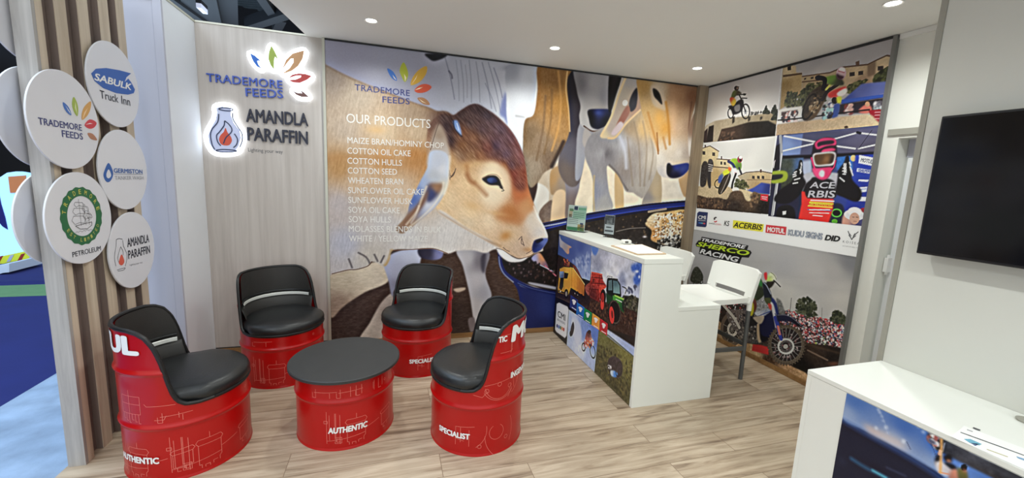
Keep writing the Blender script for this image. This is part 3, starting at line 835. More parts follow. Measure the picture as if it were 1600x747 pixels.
def plan_a(s, z0=0.045):
    """engine section drawing around arc position s, between floor hoop and middle hoop."""
    z = z0; L = []
    L += [[(s-.10, z), (s-.10, z+.19)], [(s-.085, z+.02), (s-.085, z+.17)], [(s-.055, z+.01), (s-.055, z+.18)], [(s-.05, z+.01), (s-.05, z+.18)], [(s-.028, z-.005), (s-.028, z+.17)]]
    L += [[(s-.115, z+.12), (s-.095, z+.12), (s-.095, z+.135), (s-.115, z+.135), (s-.115, z+.12)]]
    L += [[(s-.055, z), (s-.02, z), (s-.02, z+.035), (s-.055, z+.035), (s-.055, z)], [(s-.046, z+.008), (s-.029, z+.008), (s-.029, z+.027), (s-.046, z+.027), (s-.046, z+.008)]]
    L += [[(s+.0, z+.12), (s+.01, z+.135), (s+.11, z+.135), (s+.12, z+.12), (s+.11, z+.105), (s+.01, z+.105), (s+.0, z+.12)]]
    L += [[(s+.01, z+.105), (s+.01, z), (s+.02, z), (s+.02, z-.018)], [(s+.11, z+.105), (s+.11, z+.02), (s+.1, z+.01), (s+.1, z-.01)], [(s+.035, z-.018), (s+.035, z-.006), (s+.055, z-.006), (s+.055, z-.02)], [(s+.07, z-.015), (s+.07, z), (s+.09, z)], [(s-.1, z+.015), (s+.11, z+.035)], [(s+.06, z+.135), (s+.06, z+.165)], [(s+.11, z+.06), (s+.20, z+.08)]]
    L += [[(s+.22, z+.02), (s+.22, z+.09), (s+.21, z+.10), (s+.22, z+.112), (s+.30, z+.125), (s+.31, z+.113), (s+.30, z+.1), (s+.22, z+.09)], [(s+.30, z+.1), (s+.30, z+.03), (s+.22, z+.02)], [(s+.235, z+.02), (s+.235, z), (s+.25, z)], [(s+.27, z+.025), (s+.27, z+.005)]]
    return L
def plan_up(s):
    z = 0.345; L = [[(s-.16, z), (s-.16, z-.03), (s-.14, z-.03)], [(s-.14, z+.02), (s-.14, z-.03)], [(s-.15, z), (s-.02, z+.006)], [(s+.05, z-.03), (s+.05, z+.03)], [(s+.08, z+.03), (s+.08, z-.03), (s+.1, z-.03)], [(s+.11, z+.03), (s+.11, z-.025)], [(s-.06, z+.0), (s-.06, z-.03)], [(s+.18, z-.02), (s+.18, z+.02)]]
    L += [circ(s+.27, z, .007, n=10)]
    return L
def plan_band(s):
    z = 0.36; L = [[(s-.09, z), (s-.09, z+.09), (s+.02, z+.09), (s+.02, z), (s-.09, z)], [(s-.04, z), (s-.04, z+.12)], [(s-.09, z+.05), (s+.02, z+.05)]]
    L += [[(s+.04, z+.055), (s+.05, z+.068), (s+.17, z+.068)], [(s+.04, z+.055), (s+.05, z+.042), (s+.17, z+.042)]]
    for k in range(6): L += [[(s-.08+.018*k, z), (s-.08+.018*k, z-.03-.008*(k % 3)), (s-.07+.018*k, z-.03-.008*(k % 3))]]
    L += [[(s+.08, z-.03), (s+.12, z-.03), (s+.13, z-.01)], [(s+.18, z+.0), (s+.18, z-.03)]]
    return L
def plan_b(s):
    """round engine-cover drawing."""
    L = [circ(s+.10, .135, .045, 120, 420), circ(s+.19, .12, .16, 180, 235, 10), circ(s+.0, .06, .011, n=12), circ(s+.165, .085, .011, n=12), circ(s+.02, .13, .19, -25, 22, 10), circ(s-.08, .16, .12, -60, 10, 10)]
    L += [[(s-.14, .17), (s-.03, .18)], [(s-.11, .08), (s-.11, .17)], [(s-.14, .17), (s-.14, .10), (s-.09, .09)], [(s-.06, .06), (s-.06, .16)], [(s-.14, .10), (s-.14, .06)]]
    return L
def plan_c(s):
    z = .42; L = [circ(s, z, .085, 190, 350), circ(s, z+.012, .105, 210, 330, 14), circ(s-.075, z-.03, .012, n=12), circ(s+.072, z-.025, .012, n=12), circ(s+.0, z+.0, .012, n=12), circ(s+.03, z+.03, .12, -60, 20, 10)]
    L += [[(s-.12, z-.02), (s-.08, z-.07)], [(s+.09, z+.06), (s+.11, z-.05)], [(s+.14, z-.03), (s+.14, z+.05)], [(s+.09, z-.05), (s+.06, z-.09)], [(s-.09, z+.0), (s+.09, z+.02)], [(s-.15, z-.05), (s-.10, z-.065), (s-.07, z-.035)]]
    return L
def plan_box(s): return [[(s-.10, .60), (s-.02, .60), (s-.02, .70), (s-.10, .70)], [(s-.03, .59), (s-.015, .61)], [(s-.025, .59), (s-.025, .715)]]

def drum_common(o, top, lines, texts):
    drum_shell(top).build('drum_body', M['red'], o, smooth=True)
    for g in lines:
        if g: wrap_lines(g).build('technical_drawing', M['line'], o)
    for body, deg, z, w, h, bold, sh in texts:
        r = DR+0.0012
        lettering(body, (0, 0, 0), (1, 0, 0), (0, 0, 1), w, h, M['white_print'], o, 'lettering', bold=bold, shear=sh, cyl=(r, math.radians(deg), z))
def drum_chair(c, back_deg, spread, label, lines, texts):
    """local +x is the back of the chair."""
    o = empty('drum_chair', (c[0], c[1], 0), math.radians(back_deg)); tag(o, label, 'chair', 'red drum chairs around the drum table')
    top = lambda d: cut_z(d, spread)
    drum_common(o, top, lines, texts)
    # edge trim along the cut
    n = 150; P = []
    for i in range(n):
        a = 2*math.pi*i/n
        P.append(((DR-0.006)*math.cos(a), (DR-0.006)*math.sin(a), top(math.degrees(a))+0.002))
    MB().tube(P, 0.010, 8, True).build('edge_trim', M['rubber'], o, smooth=True)
    # padded back inside the shell
    half = 98*spread; mb = MB(); N = 56
    lv = [.40, .44, .48, .52, .535, .542, .552, .562, .572, .60, .64, .68, .72, .75, .774]
    def pad(z):
        if z < .54: return .030*math.sin(math.pi*min(1, (z-.36)/.19))+.010
        if z < .548: return .008
        return .012 + .004*math.sin(math.pi*(z-.55)/.22)
    vs = []; k = len(lv)
    for i in range(N+1):
        d = -half+2*half*i/N; a = math.radians(d); t = top(d)-0.002
        e = min(1, (half-abs(d))/12)
        for z in lv:
            zz = min(z, t); r = DR-0.009-pad(zz)*e; vs.append((r*math.cos(a), r*math.sin(a), zz))
    fs = []
    for i in range(N):
        for q in range(k-1):
            if vs[i*k+q+1][2]-vs[i*k+q][2] < 1e-5 and vs[(i+1)*k+q+1][2]-vs[(i+1)*k+q][2] < 1e-5: continue
            fs.append((i*k+q, i*k+q+1, (i+1)*k+q+1, (i+1)*k+q))
    mb.add(vs, fs); bp = mb.build('backrest', M['liner'], o, smooth=True)
    # silver strip with a dark bead above it
    hs = 79*spread; mb = MB(); A = []; B = []
    for i in range(41):
        a = math.radians(-hs+2*hs*i/40)
        A.append(((DR-0.034)*math.cos(a), (DR-0.034)*math.sin(a), .556)); B.append(((DR-0.030)*math.cos(a), (DR-0.030)*math.sin(a), .584))
    vs = []; fs = []
    for x, y, z in A: vs += [(x, y, z-.012), (x*.985, y*.985, z-.009), (x*.985, y*.985, z+.009), (x, y, z+.012)]
    for i in range(40):
        for q in range(3): fs.append((i*4+q, i*4+q+1, i*4+q+5, i*4+q+4))
    mb.add(vs, fs); mb.build('silver_strip', M['silver'], bp, smooth=True)
    MB().tube(B, 0.007, 8).build('bead', M['leather'], bp, smooth=True)
    # round seat cushion
    mb = MB(); N = 72; prof = [(0.0, .384), (.90, .384), (.985, .392), (1.015, .407), (1.018, .424), (.995, .443), (.94, .458), (.86, .4655), (.6, .472), (.3, .475), (0.0, .476)]
    vs = []; k = len(prof)
    for i in range(N):
        a = 2*math.pi*i/N; bk = min(1, max(0, (math.cos(a)+0.40)/0.30)); R = 0.281-0.022*bk*bk*(3-2*bk)
        for r, z in prof: vs.append((R*r*math.cos(a), R*r*math.sin(a), z))
    fs = [(i*k+q, ((i+1) % N)*k+q, ((i+1) % N)*k+q+1, i*k+q+1) for i in range(N) for q in range(k-1)]
    mb.add(vs, fs); st = mb.build('seat', M['leather'], o, smooth=True)
    P = [(0.281*math.cos(a), 0.281*math.sin(a), .393) for a in [math.radians(118+124*i/40) for i in range(41)]]
    MB().tube(P, 0.006, 8).build('seat_piping', M['rubber'], st, smooth=True)
    return o
def arc(deg): return math.radians(deg)*DR
BIG = ('MOTUL', 0, .612, .50, .118, 0.05, 0.0)
def vis(L, spread):
    """keep the drawing on the metal: drop strokes above the cut."""
    return [[ln for ln in g if all(z < cut_z(math.degrees(s/DR), spread)-0.02 for s, z in ln)] for g in L]
# chair beside the divider (front left)
c1b, c1s = 196, 0.95
cam1 = math.degrees(math.atan2(CAM[1]+1.30, CAM[0]+4.28))-c1b        # direction of the room's middle seen from the drum
L = [plan_a(arc(cam1+2)), plan_band(arc(cam1-46)), plan_up(arc(cam1+6)), plan_a(arc(cam1-62), .045), plan_b(arc(cam1+120))]
drum_chair((-4.28, -1.295), c1b, c1s, 'red drum chair with black seat beside the slatted divider, nearest the left edge',
           vis(L, c1s), [('MOTUL', 1, .660, .58, .094, 0.06, 0), ('AUTHENTIC', cam1-51, .105, .225, .034, 0.05, 0.0)])
# chair in front of the ash panel (back left)
c2b, c2s = 127, 0.94
cam2 = -78-c2b
L = [plan_a(arc(cam2-22)), plan_up(arc(cam2-10)), plan_b(arc(cam2+110)), plan_a(arc(cam2+190))]
drum_chair((-4.010, -0.43), c2b, c2s, 'red drum chair with black seat standing in front of the pale ash panel', vis(L, c2s), [('MOTUL', 0, .655, .58, .094, 0.06, 0)])
# chair in front of the cow print (back middle)
c3b, c3s = 46, 1.0
cam3 = -94-c3b
L = [plan_b(arc(cam3+30)), plan_c(arc(cam3+62)), plan_a(arc(cam3-100)), plan_up(arc(cam3-120))]
drum_chair((-3.011, -0.469), c3b, c3s, 'red drum chair with black seat standing right in front of the large cow print', vis(L, c3s),
           [('SPECIALIST', cam3+10, .118, .215, .034, 0.05, 0.0), ('MOTUL', 0, .655, .58, .094, 0.06, 0)])
# chair nearest the counter (front right)
c4b, c4s = -4, 1.03
cam4 = -102-c4b
L = [plan_b(arc(cam4+4)), plan_c(arc(cam4+26)), plan_box(arc(cam4+46)), plan_a(arc(cam4-130)), plan_up(arc(cam4-150))]
drum_chair((-2.711, -1.463), c4b, c4s, 'red drum chair turned sideways, nearest to the white reception counter', vis(L, c4s),
           [('SPECIALIST', cam4-28, .105, .205, .034, 0.05, 0.0), ('INGENIOUS', cam4+63, .435, .215, .036, 0.05, 0.0), ('TIC', cam4+27.5, .665, .056, .034, .05, 0), ('MOTUL', 0, .650, .58, .096, 0.06, 0.1)])
# table
tb = empty('drum_table', (-3.487, -1.235, 0)); tag(tb, 'low red drum table with a round black top between the four drum chairs', 'table')
camt = -84
drum_common(tb, lambda d: 0.41, [plan_a(arc(camt-2)), plan_up(arc(camt-6)), plan_up(arc(camt+22)), plan_a(arc(camt+180)), plan_up(arc(camt+150))], [('AUTHENTIC', camt+1, .108, .213, .036, 0.05, 0.1)])
MB().lathe([(0.0, .411), (.312, .411), (.3165, .414), (.3165, .428), (.312, .432), (0.0, .432)], 96).build('table_top', M['lid'], tb, smooth=True)

# ================================================================== reception counter
ct = empty('reception_counter', (-1.3, -0.77, 0)); tag(ct, 'white two-level reception counter with a printed front, standing by the corner post', 'counter')
CX0, CXS, CX1, CY0, CY1, CZ, CW = -1.615, -1.305, -0.945, -1.488, -0.045, 1.062, 0.716
def part(mb, name, m, o, **k): return rel(mb, o).build(name, m, o, **k)
for y0 in (CY0, CY1-0.03):
    mb = MB(); mb.prism([(CX0+0.002, y0, 0), (CX1, y0, 0), (CX1, y0, CW-0.031), (CXS-0.002, y0, CW-0.031), (CXS-0.002, y0, CZ-0.036), (CX0+0.002, y0, CZ-0.036)], (0, 0.03, 0))
    part(mb, 'end_panel', M['lacquer'], ct, bevel=0.0012)
part(MB().box(CX0+0.012, CX0+0.03, CY0+0.031, CY1-0.031, 0.0, CZ-0.036), 'front_panel', M['lacquer'], ct)
part(MB().box(CXS-0.022, CXS-0.004, CY0+0.031, CY1-0.031, CW, CZ-0.036), 'upstand', M['lacquer'], ct)
part(MB().box(CX0, CXS, CY0-0.001, CY1, CZ-0.035, CZ), 'counter_top', M['lacquer'], ct, bevel=0.0015)
part(MB().box(CXS-0.003, CX1+0.001, CY0-0.001, CY1, CW-0.03, CW), 'work_top', M['lacquer'], ct, bevel=0.0015)

# ------------------------------------------------------------------ things on the counter
def board_px(corners, z, h, material, parent, name):
    P = [on_plane(2, z, *c) for c in corners]
    return MB().prism(P, (0, 0, h)).build(name, material, parent)
def leaflet_holder(base_l, base_r, h, lean, label, w_leaf):
    """clear stand facing the room; base_l / base_r are floor-plan points of its front edge."""
    a, b = np.array([*base_l, CZ]), np.array([*base_r, CZ])
    U = b-a; w = np.linalg.norm(U); U /= w; F = np.array([U[1], -U[0], 0.0])       # F points to the reader
    up = np.array([0, 0, 1.0])*math.cos(lean) - F*math.sin(lean)
    o = empty('leaflet_holder', (0, 0, 0)); o.location = (a+b)/2; tag(o, label, 'leaflet stand', 'clear leaflet stands on the counter')
    q = lambda u, v, d: a+U*u+up*v+F*d
    parts = [MB().prism([q(0, 0.004, 0), q(w, 0.004, 0), q(w, h, 0), q(0, h, 0)], F*0.003).build('front_sheet', M['acrylic'], None),
             MB().prism([a+F*0.01+[0, 0, .0008], b+F*0.01+[0, 0, .0008], b-F*0.085+[0, 0, .0008], a-F*0.085+[0, 0, .0008]], (0, 0, .003)).build('foot', M['acrylic'], None)]
    return o, q, w, parts
stands = []
P1 = on_plane(2, CZ, 884, 360.5)[:2]; P2 = on_plane(2, CZ, 913.0, 364)[:2]
o, q, w, parts = leaflet_holder(P1, P2, 0.262, 0.10, 'clear leaflet stand with a pale green leaflet on the far end of the counter', 1)
lf = MB().prism([q(.004, .01, -.002), q(w-.004, .01, -.002), q(w-.004, .258, -.002), q(.004, .258, -.002)], (q(0, 0, -.001)-q(0, 0, 0))*1).build('leaflet', S((228, 240, 230)), None)
stands.append((o, parts+[lf]))
def onleaf(u0, u1, v0, v1, c, n='leaflet_print'):
    return MB().add([q(u0*w, v0*.255, -.0012), q(u1*w, v0*.255, -.0012), q(u1*w, v1*.255, -.0012), q(u0*w, v1*.255, -.0012)], [(0, 1, 2, 3)]).build(n, S(c), None)
pr = [onleaf(.04, .96, .05, .18, (70, 150, 100)), onleaf(.62, .74, .05, .22, (170, 205, 110)), onleaf(.6, .95, .06, .3, (214, 180, 120)), onleaf(.72, .88, .2, .36, (60, 80, 120)),
      onleaf(.33, .52, .84, .98, (22, 52, 92)), onleaf(.56, .97, .84, .94, (140, 205, 165)), onleaf(.3, .97, .5, .82, (190, 228, 200)), onleaf(.06, .26, .58, .78, (225, 205, 170)), onleaf(.08, .24, .55, .66, (110, 84, 74)), onleaf(.08, .3, .78, .88, (120, 160, 110))]
for k in range(7): pr.append(MB().add([q((.3 if k < 3 else .08)*w, (.72-.07*k)*.255, -.0009), q((.9 if k < 3 else .6)*w, (.72-.07*k)*.255, -.0009), q((.9 if k < 3 else .6)*w, (.735-.07*k)*.255, -.0009), q((.3 if k < 3 else .08)*w, (.735-.07*k)*.255, -.0009)], [(0, 1, 2, 3)]).build('text_line', S((90, 120, 110)), None))
for p_ in pr: p_.parent = lf
stands[-1] = (o, parts+[lf]+pr)
P1 = on_plane(2, CZ, 942.5, 370)[:2]; P2 = on_plane(2, CZ, 958.5, 372)[:2]
o, q, w, parts = leaflet_holder(P1, P2, 0.205, 0.03, 'small clear stand with a black and white card in the middle of the counter', 1)
lf = MB().prism([q(.004, .03, -.002), q(w-.004, .03, -.002), q(w-.004, .202, -.002), q(.004, .202, -.002)], (q(0, 0, -.001)-q(0, 0, 0))).build('card', S((222, 224, 226)), None)
pr = [onleaf(.05, .95, .46, .78, (84, 84, 86), 'card_print'), onleaf(.22, .74, .44, .70, (205, 205, 205), 'card_print'), onleaf(.40, .56, .50, .62, (110, 110, 112), 'card_print'), onleaf(.1, .9, .20, .26, (90, 92, 96), 'card_print'), onleaf(.2, .7, .34, .38, (70, 72, 76), 'card_print'), onleaf(.5, .95, .42, .52, (226, 226, 228), 'card_print')]
stands.append((o, parts+[lf]+pr))
for o, ps in stands:
    L = Vector(o.location)
    for p_ in ps:
        if p_.parent is None: p_.parent = o
        for v in p_.data.vertices: v.co -= L
# clipboard
cb = empty('clipboard', on_plane(2, CZ, 995, 390)); tag(cb, 'brown clipboard holding white paper sheets, near end of the counter top', 'clipboard')
cs = [(954.5, 384.5), (996.0, 398.6), (1041.0, 397.5), (1003, 382.8)]
ps = [board_px(cs, CZ+0.001, 0.006, M['kraft'], None, 'board')]
ins = lambda f: [tuple(np.array(c)*(1-f)+np.mean(np.array(cs), 0)*f) for c in cs]
ps.append(board_px([(c[0], c[1]-0.9) for c in ins(0.12)], CZ+0.0075, 0.004, M['paper'], None, 'paper_sheets'))
stick(ps, cb)
mk = empty('card_reader', on_plane(2, CZ, 978, 381)); tag(mk, 'small white handheld card reader with a black cord behind the clipboard', 'card reader')
a = on_plane(2, CZ, 976, 379.5)
mb = MB().box(-.038, .038, -.028, .028, 0.001, .034); r_ = mb.build('body', M['plastic'], mk, bevel=0.011)
MB().box(-.026, .004, -.0285, -.0275, .010, .026).build('display', M['grey_leg'], mk)
MB().tube([(.036, 0, .012), (.07, -.012, .006), (.10, .004, .006), (.12, .03, .006)], .0055, 8).build('cord', M['black'], mk, smooth=True)

# ================================================================== bar stools
def stool(loc, label):
    o = empty('bar_stool', loc); tag(o, label, 'bar stool', 'white bar stools behind the counter')
    # local: back towards +x, seat towards -x; near side is -y
    SZ = 0.668; W = 0.235
    # seat: saddle sheet with a thick rolled rim
    mb = MB(); nu, nv = 16, 12; T = []; B = []
    def seat_z(u, v): return SZ + 0.018*(abs(v)**3) - 0.014*math.exp(-((u+0.02)/.13)**2)*(1-v*v) - 0.02*max(0, (-u-.12)/.1)
    for i in range(nu+1):
        u = -0.40+0.40*i/nu
        wv = W*(0.90+0.10*math.sin(math.pi*min(1, i/nu*0.75+.2)))
        for j in range(nv+1):
            v = -1+2*j/nv; T.append((u, v*wv, seat_z(u+.2, v)))
    k = nv+1
    B = [(x, y, z-(0.012 if 0 < idx % k < nv and k <= idx < nu*k else 0.040)) for idx, (x, y, z) in enumerate(T)]
    n = len(T); fs = []
    for i in range(nu):
        for j in range(nv):
            q_ = i*k+j; fs += [(q_, q_+k, q_+k+1, q_+1), (n+q_, n+q_+1, n+q_+k+1, n+q_+k)]
    edge = [j for j in range(k)] + [i*k+nv for i in range(1, nu+1)] + [nu*k+j for j in range(nv-1, -1, -1)] + [i*k for i in range(nu-1, 0, -1)]
    for a_, b_ in zip(edge, edge[1:]+edge[:1]): fs.append((a_, b_, b_+n, a_+n))
    mb.add(T+B, fs); mb.build('seat', M['plastic'], o, smooth=True)
    # curved back with a slot
    def back_pt(v, z, t):   # v -1..1, z height, t thickness offset
        h = (z-SZ)/.245
        w_ = W*(1.02+0.02*h); curve = 0.045*(1-v*v)*(0.35+.65*min(1, max(0, h)))
        return (0.0+curve+0.055*h+t, v*w_, z)
    zs = [SZ-.03, SZ+.012, SZ+.048, SZ+.10, SZ+.15, SZ+.20, SZ+.236, SZ+.245]
    vsn = [-1, -.93, -.80, -.66, -.5, -.25, 0, .25, .5, .66, .80, .93, 1]
    mb = MB(); F = []; R_ = []
    for z in zs:
        for v in vsn:
            zz = z - (0.022*max(0, abs(v)-.85)/.15 if z > SZ+.22 else 0)
            F.append(back_pt(v, zz, 0)); R_.append(back_pt(v, zz, .022 if abs(v) < .97 else .034))
    kk = len(vsn); n = len(F); fs = []
    hole = lambda i, j: (i == 1 and 3 <= j <= 8)
    def cell(i, j): return 0 <= i < len(zs)-1 and 0 <= j < kk-1 and not hole(i, j) and not (i == 0 and 2 <= j <= 9 and False)
    for i in range(len(zs)-1):
        for j in range(kk-1):
            if not cell(i, j): continue
            q_ = i*kk+j; fs += [(q_, q_+1, q_+kk+1, q_+kk), (n+q_, n+q_+kk, n+q_+kk+1, n+q_+1)]
            for (di, dj, a_, b_) in ((-1, 0, q_, q_+1), (1, 0, q_+kk, q_+kk+1), (0, -1, q_, q_+kk), (0, 1, q_+1, q_+kk+1)):
                if not cell(i+di, j+dj): fs.append((a_, b_, b_+n, a_+n))
    mb.add(F+R_, fs); mb.build('backrest', M['plastic'], o, smooth=True, bevel=0.004)
    # sockets and legs
    legs = {(1, -1): ((.018, -.222), (.012, -.232)), (1, 1): ((.018, .222), (.012, .232)), (-1, -1): ((-.36, -.19), (-.40, -.232)), (-1, 1): ((-.36, .19), (-.40, .232))}
    for (sx, sy), (t, b_) in legs.items():
        if sx > 0:
            MB().tube([(t[0], t[1], SZ+.03), (t[0], t[1], SZ-.085)], .019, 14).build('leg_socket', M['plastic'], o, smooth=True)
        MB().tube([(t[0], t[1], SZ-.035 if sx < 0 else SZ-.083), (b_[0], b_[1], 0.002)], .0165, 14).build('leg', M['grey_leg'], o, smooth=True)
    def at(leg, z):
        t, b_ = legs[leg]; f = (SZ-z)/SZ; return (t[0]+(b_[0]-t[0])*f, t[1]+(b_[1]-t[1])*f, z)
    for a_, b_, z in (((1, -1), (-1, -1), .265), ((1, 1), (-1, 1), .265), ((-1, -1), (-1, 1), .225), ((1, -1), (1, 1), .30)):
        A_, B_ = Vector(at(a_, z)), Vector(at(b_, z)); up_ = Vector((0, 0, .018)); d_ = (B_-A_).normalized(); s_ = d_.cross(Vector((0, 0, 1)))*.009
        MB().prism([A_-up_-s_, A_-up_+s_, A_+up_+s_, A_+up_-s_], B_-A_).build('foot_rail', M['grey_leg'], o, bevel=0.004)
    return o
stool((-0.478, -1.065, 0), 'white plastic bar stool with grey legs, nearer stool behind the counter')
stool((-0.50, -0.335, 0), 'white plastic bar stool mostly hidden behind the counter, by the oak corner post')

# ================================================================== low cabinet under the television
cbn = empty('display_cabinet', (-1.16, -3.1, 0)); tag(cbn, 'white low cabinet with an aircraft and sea print, below the television', 'cabinet')
BX0, BX1, BY0, BY1, BZ = -1.403, TVX-0.002, -3.72, -2.487, 0.75
part(MB().box(BX0, BX1, BY1-0.02, BY1, 0.0, BZ-0.021), 'end_panel', M['lacquer'], cbn)
part(MB().box(BX0, BX1, BY0, BY0+0.02, 0.0, BZ-0.021), 'end_panel', M['lacquer'], cbn)
part(MB().box(BX0, BX0+0.018, BY0+0.0205, BY1-0.0205, 0.0, BZ-0.021), 'front_panel', M['lacquer'], cbn)
part(MB().box(BX0-0.001, BX1, BY0, BY1+0.001, BZ-0.02, BZ), 'cabinet_top', M['lacquer'], cbn, bevel=0.001)
part(MB().box(BX1-0.02, BX1, BY0+0.0205, BY1-0.0205, 0.0, BZ-0.021), 'back_panel', M['lacquer'], cbn)
fl = empty('flyer', on_plane(2, BZ, 1560, 705)); tag(fl, 'white flyer with blue swoosh lying on the low cabinet', 'flyer')
ps = [board_px([(1486.5, 682.5), (1506, 665.5), (1640, 716), (1640, 752)], BZ+0.001, 0.0008, M['paper'], None, 'sheet')]
def fq(pts, c, name='flyer_print', z=0.0022):
    return MB().prism([on_plane(2, BZ+z, *p) for p in pts], (0, 0, .0003)).build(name, S(c), None)
ps += [fq([(1501, 675), (1562, 697), (1600, 711), (1599.6, 712), (1500.5, 676)], (70, 72, 80)),
       fq([(1506, 686), (1516, 686), (1534, 694), (1530, 696), (1515, 692)], (110, 172, 196)),
       fq([(1516, 692), (1530, 694), (1524, 697)], (90, 110, 150)),
       fq([(1521, 667.5), (1532, 671.5), (1531, 673.2), (1520, 669)], (80, 80, 86)),
       fq([(1511, 671), (1520, 674), (1519.6, 675), (1511, 672)], (150, 150, 156)),
       fq([(1542, 701.6), (1575, 713.5), (1574.5, 714.6), (1541.6, 702.6)], (196, 190, 150)),
       fq([(1588, 713), (1602, 717.5), (1601, 720), (1590, 716)], (120, 160, 196))]
stick(ps, fl)
ob = empty('round_stand_base', on_plane(2, BZ, 1608, 660)); tag(ob, 'small grey round stand base at the back of the low cabinet, right edge of photo', 'stand')
MB().lathe([(0, .001), (.032, .001), (.034, .006), (.012, .012), (.012, .045), (0, .047)], 32).build('foot', M['grey_trim'], ob, smooth=True)
# ================================================================== cow print on the back wall
PMY = -0.02
PM = (1, PMY)
cow = empty('wall_print', (-1.93, -0.01, 1.3)); tag(cow, 'wall-sized print of a drinking calf with cattle behind and a white product list', 'wall print')
a = Art((-3.728, PMY, 0.05), (1, 0, 0), (0, 0, 1), 3.592, 2.535, 0.0046, PM)
# ground, white cow body and light sand behind
a.p([(500, 40), (1110, 40), (1110, 540), (500, 540)], [(520, 90, (150, 148, 168)), (640, 110, (152, 152, 170)), (740, 150, (170, 172, 186)), (820, 200, (200, 202, 210)), (900, 300, (205, 190, 168)), (1060, 300, (214, 200, 180)), (1000, 330, (208, 192, 168))], sm=False)
a.T(0, 0, 1)
a.p([(805, 270), (1100, 240), (1100, 335), (805, 370)], [(850, 290, (190, 172, 150)), (930, 300, (222, 205, 180)), (1000, 300, (226, 210, 188)), (1070, 290, (214, 204, 190))], 3, n=(10, 14))
# fold lines on the white flank
a.T(640, 80, 4.15)
for x0, y0, x1, y1, w, c in ((230, 45, 290, 310, 5, (120, 122, 140)), (255, 130, 275, 175, 8, (88, 88, 108)), (330, 60, 350, 330, 4, (136, 138, 154)), (385, 60, 400, 330, 4, (132, 134, 150)), (430, 70, 455, 330, 4, (134, 136, 152)), (470, 75, 530, 370, 5, (126, 128, 146)), (510, 75, 590, 400, 4, (126, 128, 148)), (545, 110, 600, 300, 5, (118, 120, 142)), (490, 210, 560, 390, 4, (130, 132, 150)), (300, 60, 320, 320, 4, (140, 142, 158)), (360, 90, 372, 300, 3, (140, 140, 156))):
    a.l([(x0, y0), ((x0+x1)/2+6, (y0+y1)/2), (x1, y1)], w, c, 0.8, True, 1)
a.p([(620, 270), (636, 300), (640, 470), (612, 430), (585, 400)], (108, 118, 168), 3, .8)
a.blob((650, 110), 45, 20, (120, 122, 140), 0, .7); a.blob((690, 150), 12, 60, (140, 142, 158), 0, .7); a.blob((610, 350), 20, 60, (120, 128, 172), 0, .7)
a.p([(105, 15), (235, 20), (222, 42), (160, 62), (125, 45)], (40, 40, 50), 1)
a.p([(640, 90), (850, 100), (830, 180), (815, 330), (790, 400), (740, 425), (735, 600), (725, 660), (640, 480), (628, 300)], [(660, 120, (150, 152, 166)), (760, 160, (188, 190, 200)), (720, 350, (208, 210, 216)), (700, 540, (206, 210, 220))], 2)
a.l([(828, 160), (812, 330), (790, 395), (740, 425)], 7, (228, 222, 208), .8, True, 1)
a.l([(690, 420), (740, 428)], 8, (150, 148, 150), .7, True, 2)
a.T(0, 0, 1)
# white hind leg and brown ground beside the calf's nose
a.p([(838, 285), (858, 300), (850, 345), (846, 350), (838, 330), (830, 300)], (205, 198, 188), 2)
a.p([(843, 330), (862, 312), (868, 330), (884, 338), (862, 352), (846, 352)], (124, 104, 92), 2, n=(14, 6))
a.p([(828, 268), (840, 285), (832, 318), (824, 300)], (70, 46, 40), 2)
# legs further back
a.p([(861, 266), (880, 262), (884, 300), (868, 304), (860, 300)], [(864, 280, (176, 138, 92)), (878, 285, (150, 132, 116))], 1)
a.p([(866, 302), (884, 300), (884, 345), (864, 350), (860, 345)], [(866, 320, (214, 186, 150)), (882, 330, (190, 160, 130))], 2)
a.p([(880, 230), (903, 225), (906, 285), (898, 318), (902, 345), (884, 345), (884, 300)], [(886, 250, (112, 106, 116)), (896, 260, (150, 150, 164)), (892, 330, (122, 104, 100))], 2)
a.p([(961, 268), (972, 276), (974, 330), (962, 332)], (196, 164, 120), 2)
a.p([(1025, 262), (1033, 276), (1031, 322), (1004, 326), (1006, 306), (1016, 285)], [(1012, 310, (140, 132, 130)), (1026, 300, (182, 160, 128))], 2)
a.p([(1060, 276), (1074, 262), (1076, 300), (1068, 306)], (186, 152, 112), 2)
# dark gap and grey body behind the tan neck
a.p([(888, 105), (912, 108), (910, 150), (906, 200), (912, 215), (912, 245), (905, 285), (888, 290), (872, 260), (882, 200)], [(895, 130, (44, 38, 46)), (898, 190, (66, 60, 70)), (896, 240, (96, 92, 104)), (880, 270, (110, 96, 90))], 2)
a.p([(905, 195), (926, 198), (926, 220), (916, 240), (908, 275), (899, 280), (900, 240)], [(915, 215, (150, 148, 156)), (905, 260, (150, 150, 160))], 2)
# tan neck with folds
a.p([(843, 100), (892, 104), (886, 125), (888, 160), (890, 200), (884, 222), (868, 250), (862, 262), (850, 270), (840, 285), (828, 292), (818, 262), (817, 225), (820, 188), (834, 178), (840, 140)],
    [(865, 120, (140, 98, 52)), (872, 160, (184, 130, 62)), (855, 150, (150, 106, 56)), (868, 200, (176, 130, 76)), (845, 220, (142, 118, 94)), (835, 262, (150, 132, 112)), (860, 250, (120, 96, 76)), (828, 210, (120, 96, 70))], 1, n=(9, 5, 3))
a.l([(872, 112), (876, 160), (872, 200), (862, 235)], 3, (206, 152, 84), .7, True, 2)
a.l([(852, 150), (848, 200), (838, 250)], 3, (112, 84, 58), .6, True, 2); a.l([(862, 140), (860, 190), (850, 240)], 2.5, (120, 88, 54), .6, True, 2)
a.l([(880, 222), (868, 248), (862, 260)], 6, (58, 44, 40), .8, True, 2); a.l([(886, 112), (884, 140), (888, 170), (890, 205)], 2.2, (216, 176, 120), .8, True, 1)
